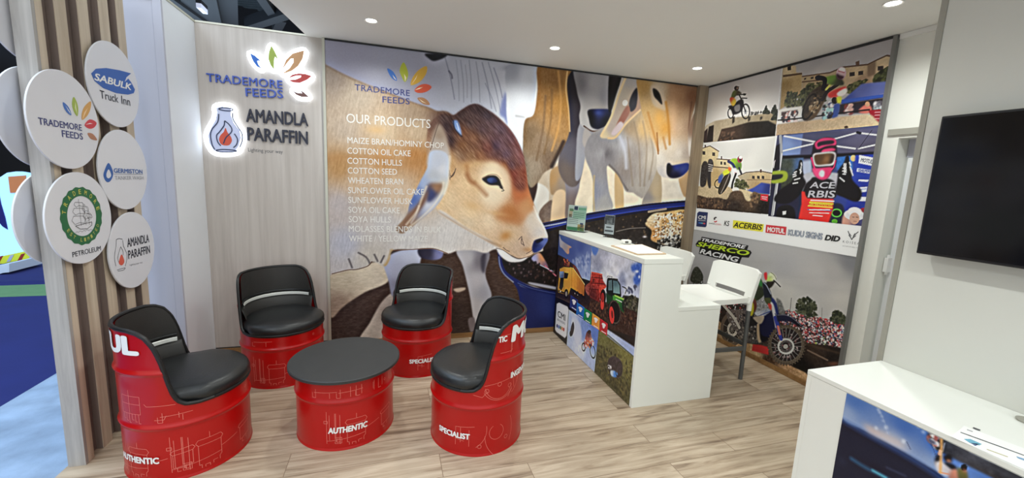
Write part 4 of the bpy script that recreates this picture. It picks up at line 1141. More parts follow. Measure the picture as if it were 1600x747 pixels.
# grey face with black nose
a.p([(900, 100), (960, 108), (954, 150), (954, 185), (942, 204), (925, 204), (910, 198), (905, 182), (907, 165), (901, 140)], [(905, 130, (116, 112, 118)), (930, 130, (160, 156, 160)), (945, 150, (146, 144, 152)), (912, 180, (182, 178, 178)), (930, 165, (176, 172, 174))], 1)
a.p([(919, 172), (935, 170), (954, 172), (953, 188), (941, 201), (925, 199), (920, 185)], [(922, 185, (26, 24, 34)), (937, 176, (44, 56, 118)), (946, 190, (28, 28, 44))], 1)
a.blob((935, 176), 5, 4, (70, 86, 160), 0, .8)
a.l([(912, 197), (925, 205), (941, 203)], 2.5, (92, 68, 60), .8)
a.p([(914, 200), (924, 210), (924, 226), (914, 230), (910, 220)], (168, 160, 158), 1)
# big grey chest and leg under the ear
a.p([(926, 208), (960, 190), (1010, 165), (1026, 225), (1027, 262), (1007, 306), (998, 307), (989, 301), (977, 298), (969, 278), (952, 260), (948, 264), (951, 297), (957, 326), (928, 335), (928, 297), (924, 271), (915, 248), (914, 230)],
    [(925, 225, (140, 136, 140)), (940, 240, (158, 154, 158)), (935, 300, (142, 142, 154)), (945, 315, (160, 156, 156)), (948, 240, (110, 104, 108)), (972, 225, (176, 174, 182)), (960, 222, (150, 146, 148)), (990, 240, (150, 140, 134)), (1000, 290, (166, 156, 148)), (985, 200, (160, 136, 108)), (1005, 200, (196, 160, 108)), (1018, 250, (188, 176, 162)), (975, 270, (140, 128, 122))], 2, n=(6, 10, 4))
for q in ([(990, 190), (998, 230), (1000, 290)], [(1004, 190), (1010, 230), (1006, 290)], [(980, 215), (984, 250), (988, 290)], [(1014, 200), (1020, 240), (1014, 280)]):
    a.l(q, 2.2, (136, 116, 96), .5, True, 2)
a.l([(952, 258), (965, 272), (972, 285), (980, 297)], 3, (110, 98, 92), .6, True, 1)
a.l([(968, 214), (976, 236), (978, 262)], 5, (190, 190, 200), .7, True, 3)
a.l([(928, 275), (927, 300), (928, 330)], 3, (190, 165, 120), .7, True, 1)
# right cow: dark behind the ear, ear, face
a.p([(954, 105), (974, 108), (962, 150), (954, 175), (950, 162)], (34, 28, 32), 1)
a.p([(976, 112), (1004, 115), (1003, 155), (1000, 172), (978, 193), (962, 214), (949, 216), (938, 212), (954, 182), (966, 146)], [(985, 125, (172, 164, 162)), (975, 150, (190, 176, 160)), (955, 200, (178, 160, 150)), (990, 170, (170, 134, 112)), (942, 210, (206, 186, 150))], 1)
a.l([(977, 122), (967, 146), (955, 182), (939, 212)], 3.5, (214, 188, 146), .9, True, 1); a.l([(1000, 172), (978, 193), (962, 214), (950, 216)], 3, (210, 178, 134), .9, True, 1)
a.p([(989, 144), (996, 138), (994, 166), (985, 174), (983, 160)], (48, 42, 56), 1.5)
a.p([(980, 165), (984, 175), (970, 198), (960, 205), (968, 184)], (158, 104, 88), 2); a.p([(968, 190), (974, 196), (962, 210), (955, 208)], (196, 176, 176), 1.5)
a.ell((976.5, 160.5), 4.2, 5, (216, 208, 200), 15)
a.p([(1002, 108), (1094, 118), (1088, 153), (1080, 187), (1075, 213), (1078, 250), (1075, 265), (1065, 277), (1053, 279.5), (1034, 275.5), (1026, 264), (1026, 245), (1022, 226), (1015, 211), (1008, 190), (1001, 165)],
    [(1006, 135, (176, 136, 76)), (1012, 170, (190, 152, 96)), (1028, 140, (196, 178, 156)), (1060, 150, (166, 124, 90)), (1080, 150, (134, 92, 66)), (1075, 200, (170, 138, 112)), (1060, 200, (190, 158, 128)), (1040, 200, (196, 140, 62)), (1025, 190, (186, 146, 90)), (1030, 250, (206, 196, 184)), (1060, 240, (204, 192, 180)), (1070, 240, (176, 160, 148)), (1034, 268, (190, 182, 178)), (1050, 230, (204, 190, 172)), (1060, 125, (150, 104, 72))], 1, n=(5, 4, 3))
a.p([(1018, 133), (1034, 140), (1042, 165), (1038, 172), (1022, 165), (1017, 150)], (190, 172, 152), 3, .7)
a.p([(1020, 138.5), (1026, 140), (1031, 147), (1034, 158), (1034, 163), (1028, 157), (1022, 150)], (34, 26, 34), 1)
a.l([(1040, 160), (1044, 190), (1046, 225)], 4, (176, 116, 40), .75, True, 2); a.l([(1036, 215), (1040, 232)], 3, (170, 112, 48), .6, True, 2); a.l([(1012, 176), (1020, 205), (1028, 235)], 3, (176, 118, 52), .7, True, 2); a.l([(1026, 208), (1028, 240)], 2.4, (150, 96, 44), .8, True, 1)
a.blob((1030, 185), 8, 14, (206, 150, 70), 0, .7); a.blob((1052, 185), 6, 34, (206, 164, 128), 0, .6)
a.l([(1080, 160), (1076, 200), (1078, 245)], 2.5, (110, 72, 54), .6, True, 2)
a.p([(1042, 257), (1046, 254.6), (1050, 258), (1060, 256.5), (1075, 254.6), (1076, 264), (1065, 275), (1050, 278), (1042, 272)], [(1044, 265, (22, 20, 34)), (1058, 260, (46, 62, 138)), (1068, 262, (52, 66, 136)), (1055, 274, (30, 30, 58))], 1)
a.p([(1079, 190), (1088, 175), (1086, 230), (1077, 245), (1075, 214)], [(1082, 200, (150, 118, 96)), (1081, 232, (214, 206, 198))], 1)
# trough rim, dark inside, foam
a.p([(844, 350), (883, 342), (919, 333.7), (965, 326.4), (1013, 319), (1075, 313.5), (1075, 420), (870, 480), (850, 400), (846, 372)], (44, 36, 34), 1, sm=False, n=(10, 7))
for q, w, c, al in (([(846, 353), (883, 345), (919, 337), (965, 329.5), (1013, 322), (1075, 316.5)], 8, (34, 44, 108), 1), ([(846, 351), (883, 343), (919, 335), (965, 327.4), (1013, 320), (1075, 314.5)], 2.2, (26, 26, 52), 1), ([(850, 358), (883, 350), (919, 342), (965, 334), (1013, 327), (1075, 321)], 2.2, (40, 58, 150), .9), ([(850, 362), (883, 353), (919, 345.5), (965, 337.5), (1013, 330), (1075, 326)], 3, (22, 24, 52), 1), ([(848, 354), (870, 350), (884, 347)], 2, (150, 156, 178), .8)):
    a.l(q, w, c, al)
a.p([(1020, 334), (1040, 331), (1072, 328), (1075, 350), (1066, 368), (1052, 384), (1030, 380), (1017, 374), (1018, 360), (1008, 349)], [(1040, 345, (206, 160, 98)), (1050, 360, (222, 204, 174)), (1025, 340, (214, 192, 160)), (1060, 345, (216, 170, 104)), (1024, 366, (196, 140, 80)), (1045, 376, (205, 196, 184))], 1, n=(26, 3, 5))
a.speck([(1022, 336), (1072, 330), (1066, 368), (1050, 382), (1020, 372)], [(240, 232, 218), (236, 222, 200), (150, 100, 50), (90, 66, 48), (220, 214, 206)], 240, 2.2, 5, .8)
a.speck([(1026, 376), (1074, 362), (1074, 408), (1030, 400)], [(34, 30, 32), (120, 116, 112), (180, 176, 172), (60, 54, 52), (30, 26, 28)], 160, 2.6, 6, .9)
a.speck([(880, 352), (1010, 336), (1008, 380), (885, 420)], [(70, 58, 50), (110, 88, 66), (30, 24, 24), (56, 46, 44)], 150, 2.4, 7, .6)
a.l([(962, 362), (985, 357), (1008, 356)], 1.4, (120, 110, 104), .7); a.blob((1007, 370), 3, 1.6, (200, 186, 190), 0, 1); a.l([(1013, 331), (1040, 326.5)], 3, (198, 176, 150), .7)
# lower left: earth, sand, legs, tub
a.p([(500, 385), (800, 385), (830, 540), (500, 545)], [(540, 500, (62, 46, 42)), (600, 450, (70, 52, 46)), (700, 440, (76, 56, 46)), (780, 420, (72, 52, 44)), (700, 500, (54, 40, 36))], sm=False, n=(12, 3, 6))
a.T(500, 380, 4.21)
a.p([(70, 190), (250, 150), (430, 120), (452, 248), (300, 320), (190, 390), (140, 430), (70, 480)], [(150, 250, (176, 160, 138)), (300, 200, (196, 180, 158)), (120, 400, (138, 116, 100)), (400, 180, (190, 174, 154))], 1, n=(10, 3, 7))
a.p([(475, 335), (490, 420), (420, 560), (400, 640), (260, 640), (330, 520), (390, 410), (440, 350)], [(440, 420, (166, 150, 138)), (340, 560, (178, 164, 150))], 2, n=(10, 3, 6))
a.p([(880, 300), (950, 290), (955, 305), (905, 322)], (176, 156, 136), 1)
a.p([(420, 130), (490, 60), (660, 30), (660, 130), (640, 240), (500, 300), (482, 345), (468, 330), (450, 240), (425, 165)], [(470, 150, (158, 158, 178)), (600, 90, (176, 178, 196)), (560, 200, (160, 162, 182)), (480, 300, (130, 128, 146))], 1)
a.p([(655, 30), (800, 40), (800, 95), (740, 110), (660, 90)], [(700, 70, (50, 44, 62)), (790, 70, (120, 120, 160))], 2)
a.p([(905, 40), (1110, 50), (1088, 200), (1130, 345), (1080, 400), (1030, 520), (1010, 500), (985, 340), (940, 150)], [(960, 100, (172, 168, 172)), (1060, 120, (110, 104, 112)), (1020, 250, (176, 172, 176)), (1010, 420, (170, 164, 164)), (1090, 320, (150, 148, 156))], 1)
a.p([(975, 500), (1015, 490), (1020, 560), (990, 580)], (110, 98, 98), 1)
a.p([(1060, 90), (1092, 70), (1082, 190), (1062, 170)], (60, 54, 66), 3, .8)
a.p([(1270, 250), (1350, 290), (1560, 330), (1560, 600), (1330, 590), (1320, 420), (1300, 310)], [(1350, 450, (26, 34, 92)), (1500, 420, (32, 46, 110)), (1450, 560, (22, 30, 84))], 1)
a.p([(1195, 40), (1420, 60), (1560, 40), (1560, 300), (1400, 280), (1290, 240), (1215, 180), (1190, 100)], (34, 26, 26), 1, n=(10, 4))
a.l([(1182, 60), (1186, 130), (1215, 195), (1290, 250), (1400, 300), (1560, 336)], 26, (24, 34, 92), 1, True, 1)
a.l([(1176, 90), (1184, 150), (1212, 205), (1270, 256)], 6, (156, 160, 176), .8, True, 1); a.l([(1300, 262), (1400, 300), (1560, 334)], 4, (70, 84, 140), .8)
a.p([(1380, 255), (1560, 288), (1560, 305), (1400, 275)], (176, 178, 196), 1, .8)
a.p([(1390, 100), (1440, 60), (1480, 110), (1500, 160), (1440, 140)], [(1410, 100, (150, 150, 190)), (1460, 90, (206, 140, 90)), (1490, 150, (120, 90, 110))], 1)
a.l([(1480, 150), (1550, 215)], 8, (190, 96, 110), .9); a.l([(1440, 140), (1530, 185)], 5, (160, 166, 206), .9)
a.speck([(1210, 110), (1540, 120), (1540, 270), (1300, 230)], [(70, 50, 46), (20, 16, 20), (96, 80, 84)], 60, 2.5, 8, .7)
a.T(0, 0, 1)
# foreground calf: body
body = [(490, 95), (510, 101), (531, 112), (555, 123), (584, 135), (608, 144), (645, 159), (669, 167), (683, 173), (708, 180), (760, 240), (820, 330), (800, 398), (776, 389), (759, 395), (740, 391), (716, 391.5), (699, 396), (676, 388), (643, 389.5), (614, 391), (609, 406), (602, 416), (590, 411), (581, 409), (574, 416), (557, 421), (543, 422), (519, 428), (490, 432)]
cm = a.p(body, [(520, 120, (150, 132, 118)), (560, 150, (176, 158, 138)), (640, 175, (160, 136, 112)), (690, 190, (112, 84, 72)), (540, 200, (176, 156, 136)), (600, 205, (196, 172, 142)), (530, 260, (170, 126, 76)), (600, 250, (182, 132, 80)), (650, 245, (176, 120, 64)), (560, 285, (190, 158, 126)), (620, 300, (196, 168, 140)), (530, 320, (172, 160, 158)), (600, 350, (182, 174, 172)), (540, 380, (166, 164, 176)), (640, 375, (190, 184, 182)), (700, 370, (198, 192, 188)), (580, 400, (178, 168, 158)), (760, 385, (198, 190, 184)), (650, 205, (186, 160, 130))], 1, n=(7, 5, 3))
a.fur(cm, 78, 5, 12, 1.6)
a.clip = cm
a.blob((588, 203), 16, 7, (204, 166, 118), 5, .8)
a.l([(505, 248), (560, 246), (620, 256), (668, 248)], 12, (168, 118, 66), .45, True, 6)
a.l([(512, 103), (555, 125), (608, 146), (669, 168), (705, 180)], 3, (110, 88, 76), .5, True, 2)
for q in ([(560, 395), (572, 402), (578, 412)], [(545, 405), (550, 418)], [(585, 398), (590, 408)], [(600, 400), (595, 410)]): a.l(q, 2.4, (70, 62, 66), .7, True, 1)
a.l([(612, 392), (608, 406), (602, 415)], 5, (170, 136, 86), .7, True, 2)
a.clip = None
a.l([(614, 391.5), (643, 390), (676, 388.5), (699, 396)], 1.4, (120, 84, 60), .8); a.l([(519, 428), (543, 422), (557, 421), (574, 416), (581, 409)], 1.6, (110, 82, 66), .8)
# head
head = [(669, 200), (690, 178), (708, 180), (719, 173), (734, 164), (746, 162.5), (760, 170), (775, 180), (794, 198), (806, 215), (816, 237), (821, 259), (825, 290), (834, 318), (842, 338), (851, 355), (856, 369), (853, 378), (846, 390), (836, 396), (825, 402), (810, 404), (796, 397), (786, 391), (770, 382), (735, 362), (705, 345), (684, 330), (676, 300), (668, 260)]
hm = a.p(head, [(690, 195, (104, 74, 64)), (720, 185, (104, 72, 66)), (745, 172, (84, 58, 66)), (770, 195, (98, 66, 70)), (795, 220, (112, 76, 80)), (808, 240, (120, 76, 74)), (735, 215, (160, 100, 56)), (760, 225, (150, 88, 60)), (785, 245, (150, 82, 52)), (718, 235, (196, 146, 92)), (745, 245, (206, 168, 116)), (700, 250, (190, 152, 108)), (812, 280, (172, 92, 50)), (818, 310, (176, 104, 58)), (800, 330, (186, 122, 70)), (770, 262, (214, 190, 150)), (770, 305, (226, 204, 172)), (752, 290, (206, 168, 118)), (725, 290, (216, 182, 138)), (735, 330, (220, 190, 148)), (700, 310, (214, 184, 144)), (765, 345, (220, 194, 160)), (800, 365, (206, 176, 140)), (832, 345, (206, 184, 160)), (845, 362, (206, 198, 192)), (815, 385, (196, 168, 142)), (730, 350, (206, 182, 150)), (842, 340, (216, 206, 196))], 1, n=(6, 4, 3))
a.fur(hm, -40, 5, 10, 1.6)
a.clip = hm
a.T(680, 230, 4.15)
a.p([(0, 410), (200, 520), (390, 625), (420, 720), (0, 720)], [(60, 520, (204, 198, 196)), (250, 620, (208, 200, 194)), (380, 670, (186, 172, 160))], 3)
a.l([(-40, 390), (60, 445), (200, 535), (320, 600), (420, 640)], 9, (164, 126, 88), .7, True, 3)
a.p([(300, 130), (400, 95), (470, 150), (500, 230), (490, 300), (430, 360), (350, 380), (300, 330), (280, 220)], (222, 202, 172), 12, .75)
a.p([(430, 60), (540, 130), (596, 180), (604, 260), (640, 385), (600, 440), (570, 480), (530, 420), (500, 300), (506, 200), (470, 120)], [(500, 110, (140, 70, 44)), (560, 180, (160, 84, 50)), (550, 300, (184, 100, 56)), (590, 380, (196, 140, 90))], 6, .85)
a.p([(470, 380), (540, 420), (570, 500), (480, 490), (380, 450)], (176, 106, 52), 9, .7); a.blob((455, 575), 30, 40, (190, 130, 66), 60, .8); a.blob((400, 430), 60, 16, (206, 160, 108), 10, .6)
a.l([(205, 180), (235, 225), (270, 248), (330, 310)], 16, (150, 92, 54), .65, True, 5)
a.blob((240, 380), 60, 30, (204, 160, 106), 20, .6); a.blob((330, 60), 90, 26, (190, 140, 92), 0, .6); a.blob((200, 90), 30, 70, (206, 156, 92), 0, .5)
a.p([(305, 204), (330, 188), (352, 182), (392, 184), (416, 206), (428, 238), (440, 268), (424, 262), (408, 246), (360, 244), (330, 230)], (22, 18, 30), 1)
a.p([(335, 206), (360, 194), (390, 198), (404, 222), (370, 234), (345, 226)], [(360, 210, (66, 84, 130)), (385, 225, (36, 42, 78))], 1)
a.l([(310, 200), (350, 178), (395, 178), (425, 205)], 4, (150, 116, 92), .8); a.l([(420, 262), (445, 280), (430, 285)], 5, (90, 70, 66), .8)
for q in ([(90, 150), (100, 190), (125, 160)], [(95, 200), (118, 180), (132, 140)], [(85, 170), (95, 210)]): a.l(q, 6, (108, 84, 70), .8)
for q in ([(540, 600), (560, 580), (556, 620), (575, 635)], [(440, 650), (460, 668), (480, 676)], [(560, 590), (575, 640)], [(590, 690), (610, 680), (636, 660)]): a.l(q, 5, (110, 86, 80), .8)
a.blob((600, 665), 36, 16, (176, 128, 84), 0, .6); a.blob((640, 500), 60, 50, (214, 204, 192), 40, .6)
a.l([(640, 385), (668, 455), (706, 520), (728, 580)], 8, (232, 226, 216), .8, True, 2)
a.clip = None
a.p([(640, 610), (655, 600), (720, 588), (730, 605), (700, 650), (676, 672), (640, 684), (628, 655)], [(650, 640, (32, 40, 84)), (700, 605, (96, 110, 170)), (665, 660, (52, 66, 130))], 1)
a.p([(650, 604), (690, 590), (700, 600), (662, 622)], (20, 22, 52), 1)
a.p([(400, 655), (440, 668), (480, 695), (540, 724), (600, 712), (560, 740), (480, 742), (420, 700)], (214, 208, 204), 1)
a.l([(395, 655), (440, 668), (490, 702), (545, 722), (610, 706), (640, 688)], 4, (110, 76, 60), .9)
a.clip = hm
# dark crown with hair texture
a.T(640, 80, 4.15)
a.T(690, 155, 5.533)
cr = a.p([(-20, 105), (60, 118), (110, 125), (170, 90), (240, 45), (330, 45), (430, 110), (560, 230), (650, 340), (710, 450), (738, 560), (730, 770), (640, 770), (600, 650), (540, 572), (450, 522), (350, 524), (260, 530), (180, 540), (120, 500), (70, 430), (30, 330), (0, 230)],
     [(20, 170, (84, 62, 56)), (50, 230, (62, 42, 44)), (60, 360, (66, 44, 46)), (150, 120, (74, 54, 52)), (300, 70, (70, 48, 50)), (400, 130, (62, 46, 56)), (350, 250, (84, 58, 60)), (250, 200, (82, 58, 54)), (200, 300, (134, 82, 46)), (270, 340, (150, 98, 60)), (180, 400, (148, 96, 50)), (130, 490, (176, 138, 98)), (400, 420, (122, 62, 46)), (330, 490, (160, 100, 56)), (470, 400, (74, 50, 70)), (520, 250, (82, 60, 72)), (600, 320, (108, 72, 78)), (650, 400, (130, 80, 76)), (560, 470, (94, 66, 80)), (600, 560, (98, 60, 62)), (690, 500, (144, 84, 74)), (700, 650, (162, 86, 58)), (630, 650, (144, 62, 42)), (540, 590, (184, 114, 58)), (250, 500, (180, 132, 84))], 7, .96)
a.clip = None
a.A -= (a.A-np.array((56, 36, 42.0)))*(cr*0.26)[..., None]
a.fur(cr, -48, 17, 9, 1.5)
a.clip = hm
for q_ in ([(400, 200), (500, 330), (570, 470), (620, 600)], [(440, 170), (560, 300), (640, 430), (680, 560)], [(360, 260), (470, 380), (550, 500), (590, 590)]): a.l(q_, 12, (136, 104, 118), .25, True, 4)
a.l([(215, 580), (235, 690), (280, 720)], 16, (150, 92, 48), .6, True, 5)
a.T(640, 80, 4.15)
a.clip = hm*1.0
a.clip = None
a.p([(280, 455), (296, 445), (312, 452), (330, 495), (338, 548), (318, 530), (295, 500)], [(300, 465, (104, 124, 170)), (320, 520, (130, 146, 186))], 1); a.l([(283, 452), (290, 500), (318, 535), (336, 552)], 7, (34, 28, 44), .9, True, 1); a.l([(306, 468), (318, 510)], 4, (190, 196, 214), .8)
a.p([(150, 540), (190, 470), (230, 520), (250, 600), (262, 700), (240, 747), (120, 747), (135, 640)], [(190, 540, (150, 128, 110)), (170, 600, (168, 150, 136)), (200, 690, (186, 176, 170)), (150, 700, (176, 176, 188))], 4)
a.l([(200, 440), (170, 520), (135, 640)], 4, (96, 72, 62), .8)
# ear
a.T(500, 240, 4.15)
a.p([(715, -10), (790, -20), (835, 30), (832, 180), (805, 265), (750, 345), (650, 430), (560, 505), (520, 515), (495, 480), (560, 405), (585, 320), (640, 200), (700, 80)], [(760, 60, (178, 182, 196)), (800, 100, (196, 196, 202)), (640, 250, (104, 122, 172)), (610, 300, (86, 104, 160)), (740, 150, (170, 172, 180)), (800, 220, (206, 194, 172)), (700, 330, (186, 184, 194)), (560, 450, (150, 116, 90)), (530, 500, (140, 112, 90)), (680, 200, (150, 160, 186))], 2)
a.p([(700, 200), (770, 190), (800, 200), (780, 250), (720, 310), (690, 300)], [(720, 260, (60, 66, 110)), (760, 220, (150, 112, 84))], 4)
a.p([(560, 410), (640, 320), (700, 230), (690, 300), (640, 380), (560, 470), (520, 500)], [(660, 300, (118, 84, 72)), (580, 420, (134, 98, 78))], 4)
a.l([(690, 215), (660, 290), (630, 370), (560, 460)], 9, (208, 190, 168), .8, True, 2); a.l([(800, 190), (790, 250), (740, 330), (650, 420), (560, 490)], 7, (214, 202, 184), .8, True, 2); a.l([(640, 340), (620, 400), (590, 450)], 7, (206, 196, 190), .7, True, 2)
a.l([(840, 20), (834, 170), (806, 262)], 6, (224, 214, 196), .7, True, 3)
a.T(0, 0, 1)
a.crisp(0.55, 7, 0.6, 1.06); a.grainy(4.0, 1.5)
a.build('print_sheet', None, 1.1).parent = None
pr = bpy.data.objects['print_sheet']; stick([pr], cow)
L = np.array(cow.location)
rel(MB().box(-3.728, -0.136, -0.0195, -0.0005, 0.05, 2.585), cow).build('mounting_panel', M['alu'], cow)
rel(MB().box(-3.7495, -3.729, -0.026, -0.0005, 0.05, 2.598), cow).build('frame_side', M['alu_light'], cow)
rel(MB().box(-3.7285, -0.132, -0.026, -0.0005, 2.586, 2.598), cow).build('frame_top', M['dark_gap'], cow)
rel(MB().box(-3.7285, -0.132, -0.026, -0.0005, 0.002, 0.049), cow).build('frame_bottom', M['wood_bead'], cow)
WHT = S((226, 222, 216))
prods = [('MAIZE BRAN/HOMINY CHOP', (543, 223.6), (693.5, 232.0)), ('COTTON OIL CAKE', (543, 240), (641.6, 244.4)), ('COTTON HULLS', (543, 255.7), (628, 259.2)), ('COTTON SEED', (543.4, 271), (620.4, 273.4)), ('WHEATEN BRAN', (543.8, 286.6), (630, 288.6)), ('SUNFLOWER OIL CAKE', (544, 301.8), (662.3, 304.6)), ('SUNFLOWER HUSK', (544.2, 317), (644.5, 319.2)), ('SOYA OIL CAKE', (544.6, 332.4), (624.6, 333.6)), ('SOYA HULLS', (545, 347.2), (610.8, 347.8)), ('MOLASSES BLENDS IN BULK', (545, 362.2), (689, 363.2)), ('WHITE / YELLOW MAIZE', (545.4, 377.4), (668, 377.6))]
ps = [letter_px(t, PM, p0, p1, 9.5, WHT, None, name='product_line', lift=0.0012, bold=0.007) for t, p0, p1 in prods]
ps.append(letter_px('OUR PRODUCTS', PM, (541.4, 191.5), (672.5, 200.5), 14.2, WHT, None, name='heading', lift=0.0012, bold=0.004))
ps += [letter_px('TRADEMORE', PM, (554.2, 141.2), (640.2, 150.4), 9.8, M['navy'], None, bold=0.014, lift=0.0012, spacing=1.05), letter_px('FEEDS', PM, (597.6, 160.2), (640.2, 163.4), 9.8, M['navy'], None, bold=0.014, lift=0.0012, spacing=1.05)]
TC = (500, 60, 4.15)
for pts, c in (([(436, 195), (470, 212), (492, 245), (498, 275), (470, 262), (448, 232)], (44, 108, 196)), ([(540, 155), (562, 190), (572, 240), (552, 284), (530, 250), (516, 205)], (176, 184, 52)), ([(690, 180), (690, 225), (650, 280), (590, 304), (600, 255), (640, 205)], (212, 166, 58)), ([(724, 316), (690, 346), (640, 354), (612, 336), (645, 304), (690, 296)], (204, 78, 46)), ([(632, 386), (665, 384), (695, 400), (712, 430), (675, 428), (645, 408)], (166, 118, 78))):
    ps.append(plate_px(pts, PM, S(c), None, 'leaf', 0.0005, 0.0008, 4, TC))
for pts in ([(552, 280), (545, 230), (560, 255)], [(592, 300), (615, 265), (632, 235), (622, 262)], [(612, 336), (640, 322), (668, 316), (645, 328)], [(470, 235), (490, 262), (495, 272), (480, 258)], [(640, 390), (665, 408), (690, 422), (662, 412)]):
    ps.append(plate_px(pts, PM, S((240, 226, 190)), None, 'leaf_vein', 0.0005, 0.0014, 0, TC))
stick(ps, cow)

# ================================================================== motocross print on the right wall
PR = (0, -0.02)
mo = empty('wall_print', (-0.01, -0.9, 1.3)); tag(mo, 'tall wall print of motocross photographs with a white strip of sponsor logos', 'wall print')
b = Art((-0.02, -0.064, 0.045), (0, -1, 0), (0, 0, 1), 1.658, 2.535, 0.0038, PR)
b.p([(1000, 0), (1500, 0), (1500, 700), (1000, 700)], (228, 228, 226), sm=False)
# --- top left picture
b.T(1090, 110, 6.23)
c1m = b.p([(-60, 0), (60, 705), (755, 640), (790, 340), (832, -120), (-60, -120)], [(300, 60, (176, 173, 176)), (700, 80, (190, 188, 190)), (200, 400, (214, 210, 204)), (600, 330, (206, 202, 198))], sm=False)
b.clip = c1m
b.p([(40, 600), (90, 530), (170, 490), (340, 460), (500, 440), (620, 422), (720, 412), (770, 440), (800, 660), (40, 720)], [(200, 540, (166, 150, 124)), (430, 490, (150, 136, 112)), (680, 450, (150, 134, 106)), (120, 520, (196, 182, 158))], 1, sm=False, n=(10, 4))
b.p([(190, 700), (235, 570), (340, 548), (500, 502), (690, 488), (770, 530), (770, 660), (180, 710)], [(300, 640, (64, 50, 44)), (600, 570, (30, 28, 28))], 1, sm=False, n=(8, 6))
b.speck([(210, 690), (240, 600), (400, 600), (380, 680)], [(120, 92, 74), (90, 68, 56), (40, 34, 32)], 40, 3, 21, .6)
b.p([(112, 545), (160, 530), (150, 690), (80, 705)], (44, 38, 38), 1, sm=False); b.p([(60, 600), (100, 560), (90, 700), (50, 705)], (60, 46, 46), 1, sm=False)
for x in (352, 505, 622): b.p([(x-12, 450), (x+12, 446), (x+8, 545-.12*x), (x-14, 560-.12*x)], (52, 46, 42), 1, sm=False)
for c, r, n_ in (((670, 385), 30, 60), ((750, 380), 34, 70), ((760, 440), 40, 70)): b.speck([(c[0]-r, c[1]+r), (c[0], c[1]-r*1.3), (c[0]+r, c[1]+r)], [(48, 52, 44), (36, 40, 36), (70, 74, 60)], n_, 2.4, 22, .9)
b.speck([(510, 430), (520, 395), (620, 400), (620, 425)], [(70, 68, 66), (110, 108, 104)], 22, 2, 23)
b.ring((322, 418), 27, 48, 12, (44, 42, 48)); b.ring((467, 400), 38, 70, 14, (32, 32, 36)); b.ell((467, 400), 12, 24, (150, 150, 156))
for k in range(6): b.l([(467, 400), (467+36*math.cos(k*1.05), 400+66*math.sin(k*1.05))], 3, (130, 130, 136), .7)
b.p([(300, 350), (350, 330), (400, 290), (440, 280), (450, 330), (425, 400), (350, 430), (330, 390)], (40, 40, 46), 1); b.p([(360, 350), (410, 330), (410, 390), (370, 400)], (120, 116, 116), 1)
b.l([(405, 240), (432, 300), (466, 400)], 12, (36, 36, 42)); b.l([(430, 270), (480, 272)], 10, (60, 58, 60)); b.l([(385, 240), (470, 230)], 9, (34, 32, 34)); b.ell((457, 232), 16, 11, (30, 28, 30))
b.p([(340, 215), (365, 190), (400, 195), (430, 225), (400, 232), (372, 250), (350, 275), (326, 270)], [(350, 220, (96, 108, 60)), (400, 210, (72, 62, 56))], 1)
b.p([(318, 265), (352, 262), (376, 292), (366, 330), (340, 345), (318, 300)], [(325, 280, (196, 64, 48)), (350, 310, (206, 184, 62))], 1)
b.ell((380, 172), 23, 24, (54, 46, 48)); b.p([(370, 150), (410, 155), (400, 165)], (90, 78, 74), 0); b.ell((388, 172), 9, 10, (128, 104, 90))
# --- top right picture
b.clip = None
b.T(1210, 60, 4.395)
c2m = b.p([(57, 200), (12, 668), (775, 596), (850, -40), (57, 60)], [(300, 160, (158, 155, 158)), (700, 80, (164, 160, 162)), (300, 230, (176, 172, 170))], sm=False)
b.clip = c2m
b.p([(190, 262), (380, 236), (470, 200), (640, 178), (700, 150), (770, 118), (840, 130), (820, 320), (190, 400)], [(300, 290, (168, 146, 112)), (560, 240, (190, 166, 130)), (760, 200, (196, 172, 134)), (600, 290, (150, 122, 96))], 1, sm=False, n=(8, 4))
b.p([(640, 180), (698, 152), (694, 250), (640, 262)], (128, 104, 82), 1, sm=False)
for q in ([(190, 262), (380, 236), (472, 198), (640, 180), (700, 150), (770, 118), (840, 130)], [(190, 300), (330, 285)]): b.l(q, 9, (104, 80, 64), 1, False)
b.p([(558, 160), (585, 150), (585, 180), (560, 185)], (110, 84, 70), 0, sm=False)
for x, y, w_, h_ in ((517, 232, 36, 28), (577, 224, 34, 28), (710, 190, 40, 30), (250, 265, 20, 14), (280, 262, 16, 14), (205, 272, 14, 12)): b.p([(x, y), (x+w_, y-4), (x+w_, y+h_-4), (x, y+h_)], (66, 56, 56), 0, sm=False)
b.p([(60, 195), (130, 180), (150, 190), (150, 235), (190, 236), (190, 380), (40, 490)], [(100, 220, (196, 176, 140)), (80, 330, (150, 122, 74)), (160, 300, (176, 148, 100))], 1, sm=False, n=(10, 3))
b.p([(58, 250), (190, 234), (192, 246), (60, 266)], (96, 74, 56), 0, sm=False); b.p([(90, 195), (116, 186), (116, 216), (92, 220)], (60, 50, 50), 0, sm=False)
TREE = [(60, 64, 40), (84, 88, 54), (44, 46, 34), (104, 104, 66)]
b.speck([(70, 470), (90, 370), (180, 370), (240, 310), (330, 300), (350, 430), (190, 480)], TREE, 420, 2.6, 24); b.speck([(680, 300), (700, 250), (760, 210), (830, 160), (820, 300)], TREE[:3], 260, 2.6, 25); b.speck([(495, 370), (510, 320), (640, 280), (600, 320), (530, 370)], TREE, 130, 2.4, 26)
b.p([(450, 440), (600, 310), (820, 288), (800, 370), (470, 450)], [(600, 350, (84, 94, 158)), (720, 320, (92, 104, 170)), (500, 420, (60, 76, 150))], 1, sm=False); b.p([(460, 420), (790, 376), (785, 398), (465, 452)], (50, 82, 172), 0, sm=False)
b.p([(445, 452), (785, 400), (770, 500), (440, 520)], (48, 42, 52), 1, sm=False)
